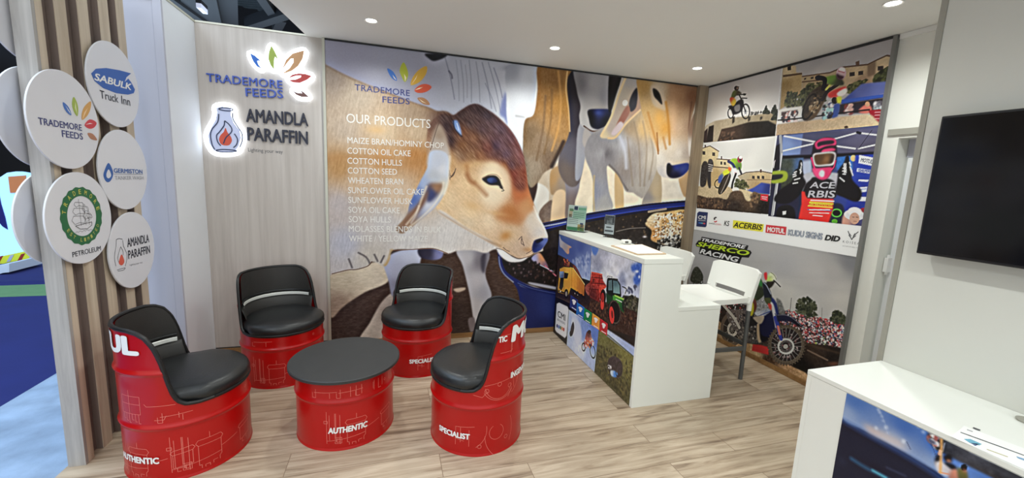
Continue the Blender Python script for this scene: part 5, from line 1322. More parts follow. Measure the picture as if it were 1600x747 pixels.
b.speck([(490, 460), (540, 450), (530, 510), (480, 515)], [(190, 150, 140), (206, 180, 176), (120, 60, 60)], 26, 3, 27); b.p([(580, 490), (630, 450), (660, 460), (670, 490), (640, 515), (590, 510)], (206, 110, 96), 1); b.ell((640, 450), 16, 18, (190, 140, 110)); b.speck([(690, 440), (760, 440), (750, 490), (690, 485)], [(190, 186, 190), (70, 60, 70), (120, 120, 130)], 26, 3, 28)
b.p([(645, 492), (775, 482), (760, 600), (690, 596)], (158, 30, 46), 0, sm=False)
for y in (508, 528, 552): b.l([(690, y), (750, y-2)], 6, (222, 160, 166), .8, False)
b.p([(25, 495), (60, 480), (192, 462), (186, 560), (15, 590)], (214, 208, 202), 1, sm=False); b.p([(50, 505), (160, 490), (158, 560), (45, 575)], (84, 66, 66), 1, sm=False); b.speck([(50, 510), (160, 500), (155, 570), (45, 575)], [(206, 190, 186), (190, 120, 110), (60, 56, 70), (226, 220, 220)], 46, 2.6, 29)
b.l([(0, 565), (220, 545), (440, 515), (650, 490)], 9, (40, 36, 38), .9, False)
b.p([(0, 600), (180, 570), (300, 556), (560, 525), (650, 520), (690, 548), (692, 606), (300, 640), (0, 668)], [(100, 620, (176, 150, 120)), (400, 580, (196, 170, 136)), (620, 560, (202, 178, 144))], 1, n=(14, 3))
b.p([(480, 605), (500, 598), (508, 612), (486, 616)], (80, 60, 50), 0)
b.p([(690, 600), (780, 590), (775, 612), (690, 612)], (200, 196, 190), 0, sm=False)
b.p([(196, 545), (200, 470), (240, 380), (320, 320), (370, 310), (380, 350), (350, 420), (310, 500), (270, 550), (215, 566)], [(230, 480, (46, 38, 34)), (320, 380, (62, 50, 42)), (280, 480, (110, 86, 62))], 1, n=(14, 3))
b.ring((240, 470), 34, 92, 14, (34, 28, 26), 22); b.speck([(240, 480), (280, 400), (330, 380), (300, 480), (260, 530)], [(140, 112, 80), (90, 72, 54), (40, 34, 32), (170, 150, 120)], 60, 2.4, 30)
b.l([(330, 420), (360, 370), (430, 320)], 26, (40, 36, 40)); b.l([(355, 350), (400, 300)], 16, (206, 190, 90)); b.p([(372, 375), (430, 345), (490, 330), (490, 352), (450, 395), (380, 405)], (208, 60, 56), 1); b.p([(430, 375), (490, 340), (500, 370), (450, 400)], (232, 214, 206), 1)
b.p([(335, 275), (420, 250), (470, 285), (470, 320), (380, 315)], [(390, 265, (112, 150, 60)), (450, 300, (60, 60, 50))], 1); b.l([(300, 268), (345, 285), (335, 345)], 30, (34, 34, 40)); b.ell((300, 270), 20, 18, (34, 36, 46))
b.ell((460, 238), 34, 44, (196, 164, 172), 10); b.ell((466, 215), 22, 18, (226, 214, 220)); b.p([(428, 240), (450, 250), (480, 262), (455, 285), (430, 270)], (70, 44, 56), 1); b.l([(440, 225), (478, 235)], 6, (170, 60, 80), .8)
b.ell((415, 425), 22, 24, (34, 30, 34)); b.p([(428, 405), (462, 400), (456, 440), (436, 452)], (206, 206, 60), 1); b.p([(405, 460), (450, 448), (440, 520), (425, 538), (392, 540)], (58, 80, 150), 1); b.l([(375, 440), (395, 500), (380, 540)], 14, (214, 206, 206)); b.speck([(330, 470), (400, 440), (395, 545), (335, 545)], [(206, 200, 204), (70, 80, 110), (50, 46, 50), (150, 190, 190)], 46, 3, 31)
# --- middle left picture
b.clip = None
b.T(1085, 210, 5.336)
c3m = b.p([(75, 70), (678, 12), (655, 240), (650, 680), (640, 668), (20, 615), (20, 300)], [(400, 120, (196, 194, 190)), (600, 200, (206, 204, 198)), (200, 60, (200, 198, 194)), (450, 270, (214, 211, 204))], sm=False)
b.clip = c3m
b.p([(62, 115), (130, 96), (204, 142), (196, 200), (300, 212), (290, 330), (280, 440), (50, 430)], [(120, 150, (206, 186, 142)), (220, 240, (206, 188, 148)), (180, 320, (180, 150, 100))], 1, sm=False, n=(8, 3))
for q in ([(62, 118), (130, 96), (204, 142)], [(185, 205), (300, 213)], [(60, 262), (280, 280)]): b.l(q, 7, (104, 78, 62), 1, False)
for x, y, w_, h_ in ((68, 138, 24, 30), (150, 148, 24, 30), (218, 224, 16, 26), (246, 228, 18, 24)): b.p([(x, y), (x+w_, y+2), (x+w_, y+h_+2), (x, y+h_)], (70, 60, 58), 0, sm=False)
b.p([(365, 350), (430, 318), (560, 308), (650, 326), (640, 440), (440, 460)], [(400, 350, (176, 160, 130)), (540, 350, (200, 176, 132)), (520, 410, (170, 140, 100))], 1, sm=False, n=(8, 3)); b.l([(365, 348), (430, 318), (560, 308), (650, 326)], 7, (96, 74, 60), 1, False); b.l([(440, 380), (640, 378)], 5, (120, 92, 70), 1, False); b.p([(548, 290), (562, 290), (562, 318), (548, 318)], (96, 70, 62), 0, sm=False); b.p([(86, 86), (98, 86), (98, 104), (86, 104)], (80, 62, 56), 0, sm=False); b.p([(222, 180), (232, 180), (232, 205), (222, 205)], (90, 66, 60), 0, sm=False)
for x in (482, 524, 562): b.p([(x, 342), (x+22, 346), (x+22, 372), (x, 368)], (64, 56, 58), 0, sm=False)
b.speck([(330, 440), (350, 370), (420, 380), (455, 430), (430, 470)], TREE, 120, 2.4, 32)
b.p([(430, 472), (500, 440), (560, 400), (635, 412), (630, 500), (470, 484)], [(540, 440, (60, 78, 166)), (620, 460, (40, 50, 120))], 1, sm=False)
b.p([(20, 440), (150, 430), (300, 440), (480, 480), (480, 560), (20, 560)], [(80, 460, (190, 168, 132)), (250, 500, (186, 164, 128)), (450, 500, (206, 186, 146))], 1, n=(16, 3)); b.ell((345, 460), 30, 20, (214, 208, 200))
b.p([(15, 510), (120, 530), (200, 525), (270, 540), (310, 480), (390, 472), (430, 545), (470, 550), (490, 480), (540, 490), (660, 530), (660, 690), (15, 620)], [(100, 570, (70, 52, 42)), (330, 600, (48, 38, 34)), (360, 500, (90, 70, 54)), (580, 600, (30, 26, 26)), (500, 520, (110, 84, 60))], 1, n=(18, 4))
b.speck([(20, 520), (200, 530), (300, 560), (280, 620), (25, 600)], [(130, 98, 70), (40, 30, 28), (100, 76, 58)], 90, 3, 33, .7); b.speck([(470, 500), (540, 500), (520, 600), (470, 600)], [(140, 110, 80), (60, 46, 40)], 30, 3, 34, .7)
b.p([(556, 498), (618, 500), (612, 558), (550, 545)], (196, 40, 56), 0, sm=False); b.l([(562, 520), (605, 524)], 6, (236, 190, 196), .9); b.l([(565, 535), (600, 540)], 5, (236, 190, 196), .9)
b.p([(50, 425), (58, 280), (80, 225), (110, 235), (112, 300), (95, 420)], (56, 50, 50), 1, n=(20, 3)); b.p([(118, 215), (150, 215), (160, 260), (140, 320), (138, 436), (118, 436), (105, 340)], (50, 46, 48), 1); b.ell((138, 222), 16, 18, (70, 66, 70))
for k in range(4): b.l([(118, 250+18*k), (152, 258+16*k)], 6, (206, 200, 196), .7)
b.ell((250, 410), 30, 98, (62, 52, 44), 26); b.ring((250, 410), 28, 94, 12, (34, 30, 28), 26); b.ring((200, 412), 30, 36, 10, (40, 36, 34), 20)
b.p([(205, 350), (260, 300), (300, 290), (300, 320), (250, 340), (220, 400), (200, 400)], [(220, 370, (56, 80, 160)), (270, 305, (206, 208, 60))], 1); b.p([(240, 310), (285, 288), (290, 320), (250, 340)], (206, 210, 50), 1)
b.p([(305, 212), (350, 200), (392, 236), (388, 290), (350, 290), (318, 270)], [(330, 220, (150, 186, 50)), (370, 270, (96, 130, 52))], 1); b.ell((380, 206), 22, 30, (150, 60, 74), 10); b.ell((386, 190), 14, 14, (226, 214, 214)); b.ell((384, 214), 10, 12, (40, 30, 36))
b.l([(282, 225), (320, 250), (345, 300)], 20, (44, 54, 100)); b.p([(315, 290), (350, 280), (360, 330), (330, 340)], (224, 220, 222), 1); b.p([(286, 270), (310, 280), (300, 306), (284, 296)], (226, 106, 50), 1); b.p([(335, 316), (355, 320), (350, 345)], (214, 70, 60), 0); b.l([(345, 330), (320, 400), (312, 445)], 18, (36, 32, 38)); b.l([(372, 280), (392, 330)], 16, (44, 44, 60)); b.l([(300, 310), (250, 430), (222, 490)], 8, (140, 130, 120), .9)
# --- middle right picture
b.clip = None
b.T(1205, 190, 4.395)
c4m = b.p([(44, 92), (800, 18), (760, 300), (650, 745), (-20, 650), (0, 420)], [(300, 200, (78, 80, 112)), (500, 60, (88, 88, 120)), (100, 500, (36, 36, 60)), (650, 400, (40, 62, 156))], sm=False)
b.clip = c4m
b.p([(80, 96), (220, 82), (200, 225), (70, 235)], [(120, 180, (120, 144, 196)), (180, 120, (104, 124, 180))], 2, sm=False)
b.p([(300, 80), (800, 30), (760, 205), (300, 225)], [(400, 120, (76, 76, 108)), (650, 60, (92, 90, 122)), (680, 170, (86, 82, 104))], 1, sm=False)
for q in ([(80, 202), (300, 150)], [(425, 122), (600, 74)], [(90, 100), (300, 140)], [(440, 168), (575, 186)], [(600, 186), (760, 150)], [(615, 80), (770, 98)]): b.l(q, 11, (206, 206, 210), 1, False)
b.l([(600, 185), (690, 60)], 5, (44, 42, 60), .8, False); b.l([(590, 74), (610, 80)], 18, (30, 30, 44), 1, False)
b.p([(60, 235), (300, 225), (760, 203), (755, 225), (300, 250), (60, 262)], (22, 20, 28), 1, sm=False)
b.p([(60, 255), (225, 245), (215, 420), (70, 470)], [(120, 300, (66, 72, 62)), (190, 290, (70, 100, 150)), (100, 420, (60, 64, 50))], 2, sm=False, n=(14, 5))
b.p([(440, 245), (560, 232), (560, 330), (450, 330)], (50, 110, 190), 2, sm=False, n=(16, 4)); b.p([(215, 270), (280, 260), (280, 360), (215, 370)], (170, 180, 206), 3, sm=False); b.ell((565, 250), 20, 22, (206, 176, 120))
b.p([(580, 228), (722, 222), (640, 620), (470, 680), (560, 440)], [(640, 300, (40, 66, 172)), (600, 500, (34, 52, 150))], 1, sm=False)
b.p([(720, 225), (770, 215), (690, 560), (640, 620)], [(700, 420, (130, 140, 110)), (740, 280, (60, 66, 96))], 1, sm=False)
b.p([(606, 228), (702, 246), (692, 302), (600, 284)], (232, 234, 240), 0, sm=False)
for q in ([(592, 318), (682, 330), (676, 356), (588, 342)], [(602, 396), (672, 398), (664, 412), (598, 408)], [(606, 450), (660, 446), (655, 480), (612, 486)], [(600, 516), (655, 515), (650, 545), (598, 545)]): b.p(q, (214, 220, 236), 0, .92, sm=False)
for q in ([(596, 330), (676, 342)], [(612, 466), (650, 462)]): b.l(q, 4, (60, 80, 170), .8, False)
b.l([(62, 100), (70, 220), (40, 420), (8, 640)], 20, (150, 152, 160), 1, False); b.l([(72, 220), (46, 420), (16, 640)], 5, (214, 214, 220), 1, False)
b.p([(-30, 350), (80, 335), (115, 360), (95, 410), (0, 420)], (150, 166, 50), 1); b.p([(-30, 372), (70, 360), (80, 376), (60, 392), (0, 400)], (40, 40, 44), 1)
b.p([(0, 190), (60, 150), (60, 330), (0, 340)], (32, 30, 40), 2, sm=False); b.p([(0, 300), (30, 260), (20, 320)], (226, 200, 206), 0, sm=False)
b.p([(50, 590), (110, 570), (160, 600), (155, 680), (40, 660)], (26, 24, 28), 1); b.p([(78, 615), (104, 612), (102, 636), (80, 640)], (210, 210, 210), 0, sm=False)
b.p([(400, 575), (490, 570), (500, 690), (400, 700)], (34, 40, 60), 1); b.ell((450, 630), 36, 30, (24, 24, 30)); b.ring((448, 628), 32, 26, 9, (90, 170, 70)); b.ell((436, 684), 20, 16, (90, 160, 50))
b.ell((640, 620), 40, 30, (150, 40, 56)); b.p([(490, 660), (520, 630), (640, 640), (660, 740), (500, 740)], [(600, 700, (70, 70, 120)), (510, 690, (206, 150, 130))], 1)
b.ell((572, 640), 72, 38, (206, 202, 206), 5); b.ell((575, 618), 48, 32, (216, 212, 214), 5); b.ell((573, 664), 34, 40, (196, 152, 132)); b.l([(558, 655), (568, 656)], 5, (96, 70, 66)); b.l([(582, 656), (594, 658)], 5, (96, 70, 66)); b.l([(565, 684), (584, 686)], 4, (150, 84, 80))
# rider's arms, jersey, helmet
b.p([(225, 365), (245, 430), (190, 510), (120, 560), (50, 560), (20, 530), (60, 470), (140, 410), (180, 330), (195, 270), (212, 268), (216, 330)], (26, 24, 30), 1)
b.p([(450, 365), (470, 320), (500, 280), (515, 236), (530, 250), (545, 330), (560, 400), (620, 470), (612, 535), (570, 548), (500, 520), (430, 480)], (24, 22, 28), 1)
b.ell((186, 365), 34, 44, (24, 22, 28)); b.ell((518, 352), 40, 52, (24, 22, 28)); b.l([(203, 276), (200, 340)], 22, (24, 22, 28)); b.l([(522, 248), (526, 330)], 24, (24, 22, 28))
for q in ([(158, 350), (172, 344)], [(150, 365), (168, 360)], [(196, 330), (206, 345)], [(492, 320), (510, 322)], [(490, 340), (508, 342)], [(492, 360), (508, 362)], [(540, 312), (552, 340)], [(536, 280), (544, 300)], [(150, 380), (170, 372)], [(160, 400), (195, 390)], [(205, 310), (200, 355)], [(150, 425), (180, 420)], [(500, 290), (502, 350)], [(510, 290), (512, 350)], [(470, 385), (500, 410)], [(545, 330), (560, 370)], [(205, 285), (208, 300)]): b.l(q, 9, (214, 214, 220), .85, False)
b.p([(222, 368), (292, 344), (440, 350), (458, 372), (440, 480), (430, 520), (245, 520), (215, 478), (240, 420)], [(260, 380, (176, 176, 186)), (420, 380, (176, 174, 184)), (340, 480, (30, 28, 34))], 1)
b.p([(232, 440), (270, 400), (300, 380), (420, 400), (440, 450), (430, 525), (230, 520)], (28, 26, 32), 2)
b.p([(215, 480), (250, 525), (430, 530), (425, 600), (395, 695), (188, 668), (210, 560)], (228, 44, 40), 1, sm=False); b.p([(210, 478), (232, 480), (240, 530), (212, 560)], (228, 50, 44), 1, sm=False)
for (x0, y0, x1, y1, c, w_) in ((272, 540, 428, 548, (236, 214, 214), 9), (266, 556, 420, 566, (228, 200, 60), 13), (255, 578, 415, 590, (240, 190, 70), 10), (250, 604, 412, 612, (110, 90, 150), 7), (262, 606, 400, 606, (236, 226, 226), 7), (262, 626, 395, 630, (238, 200, 196), 6), (286, 645, 350, 650, (240, 226, 226), 6)): b.l([(x0, y0), (x1, y1)], w_, c, .9, False)
b.p([(282, 200), (300, 140), (370, 108), (436, 118), (452, 190), (446, 290), (412, 350), (380, 392), (340, 396), (300, 365), (284, 310), (276, 250)], (38, 28, 40), 1)
b.p([(300, 150), (330, 122), (370, 110), (438, 118), (446, 158), (410, 162), (370, 170), (318, 188)], (226, 56, 112), 1); b.p([(326, 140), (420, 126), (428, 150), (350, 162), (322, 172)], (44, 34, 48), 1); b.p([(360, 190), (420, 180), (440, 196), (350, 212)], (220, 60, 110), 1)
b.p([(288, 225), (330, 212), (436, 208), (440, 270), (425, 298), (380, 304), (310, 306), (290, 280)], (206, 200, 204), 1); b.p([(298, 232), (335, 222), (428, 218), (430, 262), (414, 286), (376, 292), (318, 296), (300, 272)], [(340, 250, (84, 60, 40)), (380, 260, (150, 106, 66)), (420, 260, (44, 34, 34))], 1)
b.p([(284, 320), (330, 318), (416, 312), (412, 350), (385, 390), (340, 397), (300, 368)], [(320, 350, (238, 76, 130)), (390, 350, (214, 50, 100))], 1); b.p([(335, 340), (350, 330), (368, 344), (362, 376), (340, 378), (328, 360)], (206, 200, 206), 1); b.l([(276, 250), (290, 300), (300, 330)], 12, (226, 60, 116), .9); b.l([(440, 270), (430, 310), (414, 330)], 9, (226, 60, 116), .9)
b.clip = None
# --- bottom picture
b.T(1150, 410, 3.933)
c5m = b.p([(-290, -210), (750, -33), (760, 300), (690, 640), (690, 1000), (-400, 700)], [(300, 20, (164, 162, 164)), (700, 0, (120, 120, 124)), (500, 100, (176, 172, 170)), (300, 180, (188, 184, 178)), (650, 200, (186, 182, 176)), (-200, 0, (172, 170, 172)), (-100, -120, (160, 160, 162)), (600, 60, (164, 160, 158))], sm=False)
b.clip = c5m
for x0, y0, x1, y1, w_ in ((250, 70, 560, 90, 26), (300, 130, 700, 170, 30), (-200, -60, 200, 0, 30)): b.l([(x0, y0), ((x0+x1)/2, (y0+y1)/2+14), (x1, y1)], w_, (158, 155, 154), .35, True, 8)
b.p([(-300, 180), (60, 260), (320, 300), (440, 325), (560, 352), (720, 385), (680, 640), (690, 1000), (-400, 700)], (60, 48, 44), 1, sm=False, n=(12, 5))
CROWD = [(226, 220, 220), (196, 60, 66), (206, 190, 186), (60, 54, 60), (84, 70, 70), (190, 150, 140), (214, 120, 120), (40, 36, 42), (70, 80, 120), (236, 232, 230), (150, 60, 60)]
b.speck([(270, 360), (320, 290), (440, 325), (560, 350), (720, 382), (680, 560), (430, 490)], CROWD, 1500, 1.5, 41)
b.speck([(-290, 190), (60, 260), (80, 330), (-290, 300)], CROWD, 300, 1.6, 42)
b.speck([(480, 470), (560, 460), (560, 510), (490, 500)], [(170, 190, 90), (206, 214, 190), (60, 60, 60)], 40, 1.6, 43)
b.speck([(368, 300), (372, 250), (400, 220), (440, 212), (490, 250), (500, 320), (440, 340)], [(58, 62, 44), (40, 44, 34), (86, 88, 66)], 230, 2.4, 44, .95); b.speck([(580, 360), (590, 315), (620, 290), (660, 320), (684, 375), (620, 372)], [(62, 66, 48), (44, 48, 38), (90, 92, 70)], 170, 2.2, 45, .95); b.speck([(240, 310), (250, 230), (290, 260), (290, 320)], [(70, 72, 60), (110, 110, 100)], 60, 2.2, 46, .8)
b.l([(340, 220), (328, 330)], 4, (90, 88, 86), .8); b.l([(528, 280), (526, 340)], 3, (110, 108, 104), .8)
b.p([(400, 520), (480, 500), (690, 540), (670, 640), (430, 770), (300, 640)], [(500, 560, (60, 46, 38)), (600, 600, (34, 28, 26)), (400, 650, (16, 14, 16))], 2, n=(10, 4))
b.l([(440, 540), (560, 600)], 10, (130, 108, 90), .7); b.l([(430, 500), (640, 560)], 12, (84, 64, 50), .6, True, 2); b.blob((600, 622), 40, 14, (140, 84, 60), 0, .6)
b.p([(-120, 350), (0, 480), (100, 500), (210, 560), (350, 640), (440, 690), (440, 790), (-120, 520)], [(60, 510, (190, 150, 104)), (200, 590, (70, 48, 36)), (330, 660, (176, 136, 96)), (420, 710, (196, 156, 112)), (120, 550, (196, 166, 122))], 2, n=(34, 4))
b.p([(104, 502), (150, 506), (206, 522), (200, 568), (98, 542)], (196, 44, 44), 1, sm=False)
b.p([(-260, 40), (-230, 30), (-200, 90), (-230, 130), (-280, 110)], (60, 62, 52), 2, n=(18, 3)); b.speck([(-270, 130), (-250, 20), (-210, 60), (-200, 130)], [(54, 58, 48), (84, 86, 74)], 60, 2, 47)
# rear wheel and engine
b.ell((-25, 410), 62, 92, (58, 50, 46)); b.ring((-25, 410), 62, 92, 22, (104, 86, 72)); b.ring((-22, 412), 26, 36, 14, (190, 180, 166))
for k in range(9): b.l([(-25, 410), (-25+56*math.cos(k*.7), 410+84*math.sin(k*.7))], 3, (150, 140, 128), .8)
b.p([(-60, 310), (30, 290), (160, 330), (180, 480), (60, 490), (0, 420)], [(0, 330, (110, 96, 90)), (80, 430, (90, 84, 80)), (140, 400, (34, 34, 44))], 2, n=(30, 3)); b.speck([(-50, 320), (60, 300), (150, 340), (140, 480), (40, 470)], [(196, 190, 184), (60, 56, 58), (140, 128, 116), (30, 30, 36)], 120, 2.2, 48, .9); b.l([(-90, 250), (-20, 330), (20, 400)], 16, (196, 188, 176), .9)
b.p([(128, 390), (160, 360), (168, 400), (160, 480), (136, 485)], (190, 166, 134), 1)
# bike front
b.p([(150, 330), (200, 300), (250, 300), (252, 400), (190, 480), (150, 470)], [(200, 360, (34, 38, 74)), (180, 440, (22, 22, 30))], 1)
b.T(1160, 415, 7.47)
b.p([(230, 590), (350, 560), (395, 750), (380, 830), (220, 800)], (30, 33, 68), 1)
b.p([(160, 400), (240, 350), (275, 430), (310, 510), (200, 570), (140, 545)], (150, 150, 152), 1, n=(50, 4)); b.p([(150, 545), (320, 500), (330, 530), (250, 590), (180, 592)], [(180, 560, (196, 198, 204)), (280, 540, (150, 158, 180))], 1, n=(24, 3)); b.l([(180, 592), (320, 535)], 9, (56, 76, 150), .9)
b.p([(85, 170), (150, 130), (205, 140), (238, 200), (240, 270), (255, 340), (170, 410), (140, 420), (100, 350), (78, 240)], (62, 76, 46), 1, n=(12, 4))
b.p([(85, 190), (110, 165), (160, 180), (182, 240), (125, 262), (84, 244)], (180, 186, 44), 1); b.p([(120, 145), (160, 132), (200, 142), (232, 195), (228, 245), (195, 225), (165, 180)], (56, 130, 66), 1); b.p([(80, 255), (132, 262), (112, 345), (80, 335)], (196, 176, 54), 1); b.p([(100, 350), (160, 410), (165, 500), (130, 540), (104, 440)], (116, 60, 48), 1); b.p([(74, 380), (120, 420), (136, 480), (128, 560), (96, 592), (56, 565)], (204, 194, 44), 1); b.p([(160, 280), (240, 262), (246, 345), (170, 400)], (54, 60, 44), 1)
b.p([(40, 590), (110, 590), (150, 620), (140, 700), (60, 690)], (44, 42, 44), 1); b.p([(130, 600), (250, 585), (236, 660), (200, 680), (150, 640)], (190, 172, 150), 1)
b.p([(400, 380), (450, 410), (475, 470), (500, 570), (440, 560), (410, 470)], (110, 110, 108), 2, n=(30, 3))
b.p([(240, 200), (290, 215), (335, 320), (352, 420), (310, 460), (262, 390), (246, 300)], (34, 38, 50), 1); b.p([(255, 380), (330, 380), (340, 440), (290, 450)], (76, 80, 50), 1)
b.p([(280, 180), (290, 120), (330, 78), (376, 100), (398, 140), (376, 176), (320, 192)], [(320, 100, (206, 210, 178)), (310, 150, (176, 196, 90)), (380, 140, (214, 212, 190))], 1, n=(18, 3)); b.p([(284, 190), (330, 185), (378, 178), (372, 205), (340, 250), (300, 262)], (46, 42, 36), 1); b.l([(365, 172), (400, 205), (440, 246)], 15, (50, 48, 42)); b.l([(330, 80), (370, 110), (395, 160)], 7, (60, 62, 50), .7)
b.p([(252, 95), (276, 76), (290, 90), (288, 160), (266, 160)], (214, 52, 58), 1); b.l([(250, 200), (285, 240), (330, 330)], 12, (150, 156, 176), .8)
b.p([(345, 370), (400, 440), (428, 600), (405, 660), (380, 560), (345, 450)], (40, 50, 108), 1); b.p([(328, 440), (366, 455), (408, 640), (420, 760), (396, 780), (372, 640)], (204, 200, 200), 1); b.l([(380, 560), (400, 640)], 10, (60, 66, 100), .8); b.p([(300, 440), (340, 455), (338, 520), (310, 490)], (206, 70, 60), 1); b.p([(396, 655), (424, 655), (450, 800), (430, 860), (408, 780)], (54, 64, 156), 1)
b.T(1150, 410, 3.933)
# front wheel
b.ell((310, 507), 112, 122, (96, 84, 72)); b.ell((310, 505), 92, 102, (44, 36, 38)); b.clip = c5m
b.speck([(230, 450), (300, 420), (390, 470), (390, 560), (310, 600), (230, 560)], [(150, 96, 96), (96, 60, 60), (40, 34, 38), (190, 170, 170)], 120, 1.8, 49, .7)
for k in range(22): b.l([(310+30*math.cos(k*.2856), 515+32*math.sin(k*.2856)), (310+92*math.cos(k*.2856+.12), 505+102*math.sin(k*.2856+.12))], 3.2, (150, 146, 142), .8, False)
for k in range(40):
    t_ = k*2*math.pi/40; b.l([(310+104*math.cos(t_), 507+113*math.sin(t_)), (310+116*math.cos(t_), 507+127*math.sin(t_))], 8, (84, 72, 60), 1, False)
b.ring((306, 516), 46, 44, 12, (186, 184, 180)); b.ell((306, 516), 14, 14, (170, 166, 160)); b.ring((306, 516), 28, 28, 6, (90, 86, 86)); b.l([(240, 340), (276, 470)], 21, (52, 62, 150)); b.l([(258, 395), (268, 440)], 15, (214, 120, 90), .9)
b.p([(248, 322), (305, 320), (350, 338), (418, 402), (380, 392), (330, 362), (256, 362)], [(300, 335, (36, 38, 62)), (390, 390, (26, 26, 38))], 1, sm=False); b.l([(255, 324), (305, 324), (348, 344), (400, 388)], 4, (120, 122, 140), .7)
b.clip = None
b.T(1075, 320, 5.517)
b.p([(40, 18), (80, 30), (1535, 186), (1580, 190), (1500, 452), (1490, 450), (60, 210), (20, 200)], (226, 226, 225), sm=False)
b.T(0, 0, 1); b.crisp(0.4, 4, 0.5, 1.03); b.grainy(2.5, 1.5)
pr = b.build('motocross_sheet', None, 1.18); stick([pr], mo)
rel(MB().box(-0.0195, -0.0005, -1.722, -0.0645, 0.045, 2.58), mo).build('mounting_panel', M['alu'], mo)
rel(MB().box(-0.030, -0.0005, -1.746, -1.7228, 0.002, 2.597), mo).build('frame_side', mat('grey_frame_profile', (132, 132, 130), 0.4, metal=0.5), mo)
rel(MB().box(-0.026, -0.0005, -1.7225, -0.0625, 2.581, 2.597), mo).build('frame_top', M['dark_gap'], mo)
rel(MB().box(-0.030, -0.0005, -1.7225, -0.0625, 0.002, 0.044), mo).build('frame_bottom', M['wood_bead'], mo)
TE = (1075, 320, 5.517)
def te(x, y): return (TE[0]+x/TE[2], TE[1]+y/TE[2])
BK = S((24, 24, 28)); WT = M['white_print']
def tx(body, x0, y0, x1, y1, h, m, **k): return letter_px(body, PR, te(x0, y0), te(x1, y1), h/TE[2], m, None, **k)
def pz(pts, c, name='logo_plate', lift=0.0006, n=0): return plate_px(pts, PR, S(c), None, name, 0.0005, lift, n, TE)
ps = [pz([(96, 58), (172, 66), (160, 184), (150, 194), (72, 186), (80, 72)], (28, 42, 92)), tx('CMI', 88, 122, 154, 126, 30, WT, bold=.02, lift=.0014), tx('BROKERS', 90, 138, 152, 142, 9, WT, lift=.0014),
      pz([(92, 150), (112, 152), (111, 164), (92, 162)], (60, 110, 190), 'dot', .0014), pz([(113, 152), (130, 154), (129, 166), (112, 164)], (90, 170, 180), 'dot', .0014), pz([(131, 154), (150, 156), (148, 168), (130, 166)], (210, 80, 90), 'dot', .0014),
      pz([(224, 112), (240, 104), (250, 112), (236, 118), (234, 130), (222, 128)], (60, 56, 60), 'swirl', .0006, 3), pz([(222, 138), (236, 142), (250, 136), (248, 148), (232, 152)], (206, 60, 66), 'swirl', .0006, 3),
      tx('SWISS', 180, 166, 232, 170, 12, BK, bold=.01), tx('ESSEL', 236, 172, 290, 177, 12, S((206, 70, 74))),
      tx('KS', 310, 180, 355, 185, 44, BK, bold=.02, shear=.15),
      pz([(390, 132), (655, 168), (646, 234), (386, 202)], (236, 226, 58)), tx('ACERBIS', 390, 193, 640, 221, 46, BK, bold=.03, lift=.0014, shear=.2),
      pz([(674, 172), (850, 190), (842, 262), (668, 240)], (206, 44, 56)), tx('MOTUL', 682, 231, 834, 250, 42, WT, bold=.05, lift=.0014),
      tx('KUDU SIGNS', 860, 264, 1158, 304, 54, S((60, 68, 92)), bold=.07), tx('KUDU SIGNS', 864, 262, 1154, 301, 49, S((196, 204, 216)), bold=-.004, lift=.0016),
      tx('DID', 1176, 306, 1310, 322, 50, BK, bold=.06, shear=.2),
      tx('KOISEA', 1334, 326, 1478, 346, 20, S((110, 110, 112)), spacing=1.5), tx('ADVENTURE CO', 1330, 358, 1476, 378, 9, S((140, 140, 142)))]
for q, w_ in (([(1380, 226), (1394, 262), (1412, 302)], .006), ([(1470, 232), (1436, 262), (1412, 302)], .006), ([(1394, 250), (1410, 270)], .004), ([(1440, 246), (1424, 270)], .004), ([(1386, 262), (1404, 284)], .005), ([(1448, 266), (1420, 288)], .005)):
    ps.append(stroke_px(q, PR, w_, S((90, 90, 94)), 'antler_logo', TE))
TG = (1080, 360, 11.49)
for pts in ([(190, 112), (1032, 272), (1004, 350), (168, 195)], [(130, 180), (200, 182), (1062, 362), (1088, 400), (1034, 492), (900, 482), (92, 288), (80, 245)], [(160, 300), (915, 470), (862, 606), (138, 420)]):
    ps.append(plate_px(pts, PR, S((20, 20, 24)), None, 'logo_backing', 0.0005, 0.0006, 0, TG))
for body, a0, b0, a1, b1, hh, cl in (('TRADEMORE', 190, 192, 985, 338, 56, (238, 238, 238)), ('SHERCO', 98, 278, 1040, 466, 82, (196, 224, 52)), ('RACING', 152, 410, 858, 580, 88, (238, 238, 238))):
    ps.append(letter_px(body, PR, (TG[0]+a0/TG[2], TG[1]+b0/TG[2]), (TG[0]+a1/TG[2], TG[1]+b1/TG[2]), hh/TG[2], S(cl), None, bold=.035, shear=.3, lift=.0018))
TD = (1205, 190, 4.395)
def td(body, x0, y0, x1, y1, h, m, **k): return letter_px(body, PR, (TD[0]+x0/TD[2], TD[1]+y0/TD[2]), (TD[0]+x1/TD[2], TD[1]+y1/TD[2]), h/TD[2], m, None, **k)
ps += [td('ACE', 264, 456, 440, 460, 42, S((206, 206, 214)), bold=.02, shear=.1, name='jersey_lettering'), td('RBIS', 250, 520, 438, 524, 46, S((206, 206, 214)), bold=.02, shear=.1, name='jersey_lettering'), td('SHERCO', 262, 572, 424, 580, 18, S((226, 206, 66)), bold=.03, shear=.3, name='jersey_lettering'),
       td('MOTUL', 612, 275, 692, 290, 28, S((70, 76, 100)), bold=.03), td('GALFER', 598, 344, 676, 352, 20, S((66, 90, 170)), bold=.03)]
stick(ps, mo)

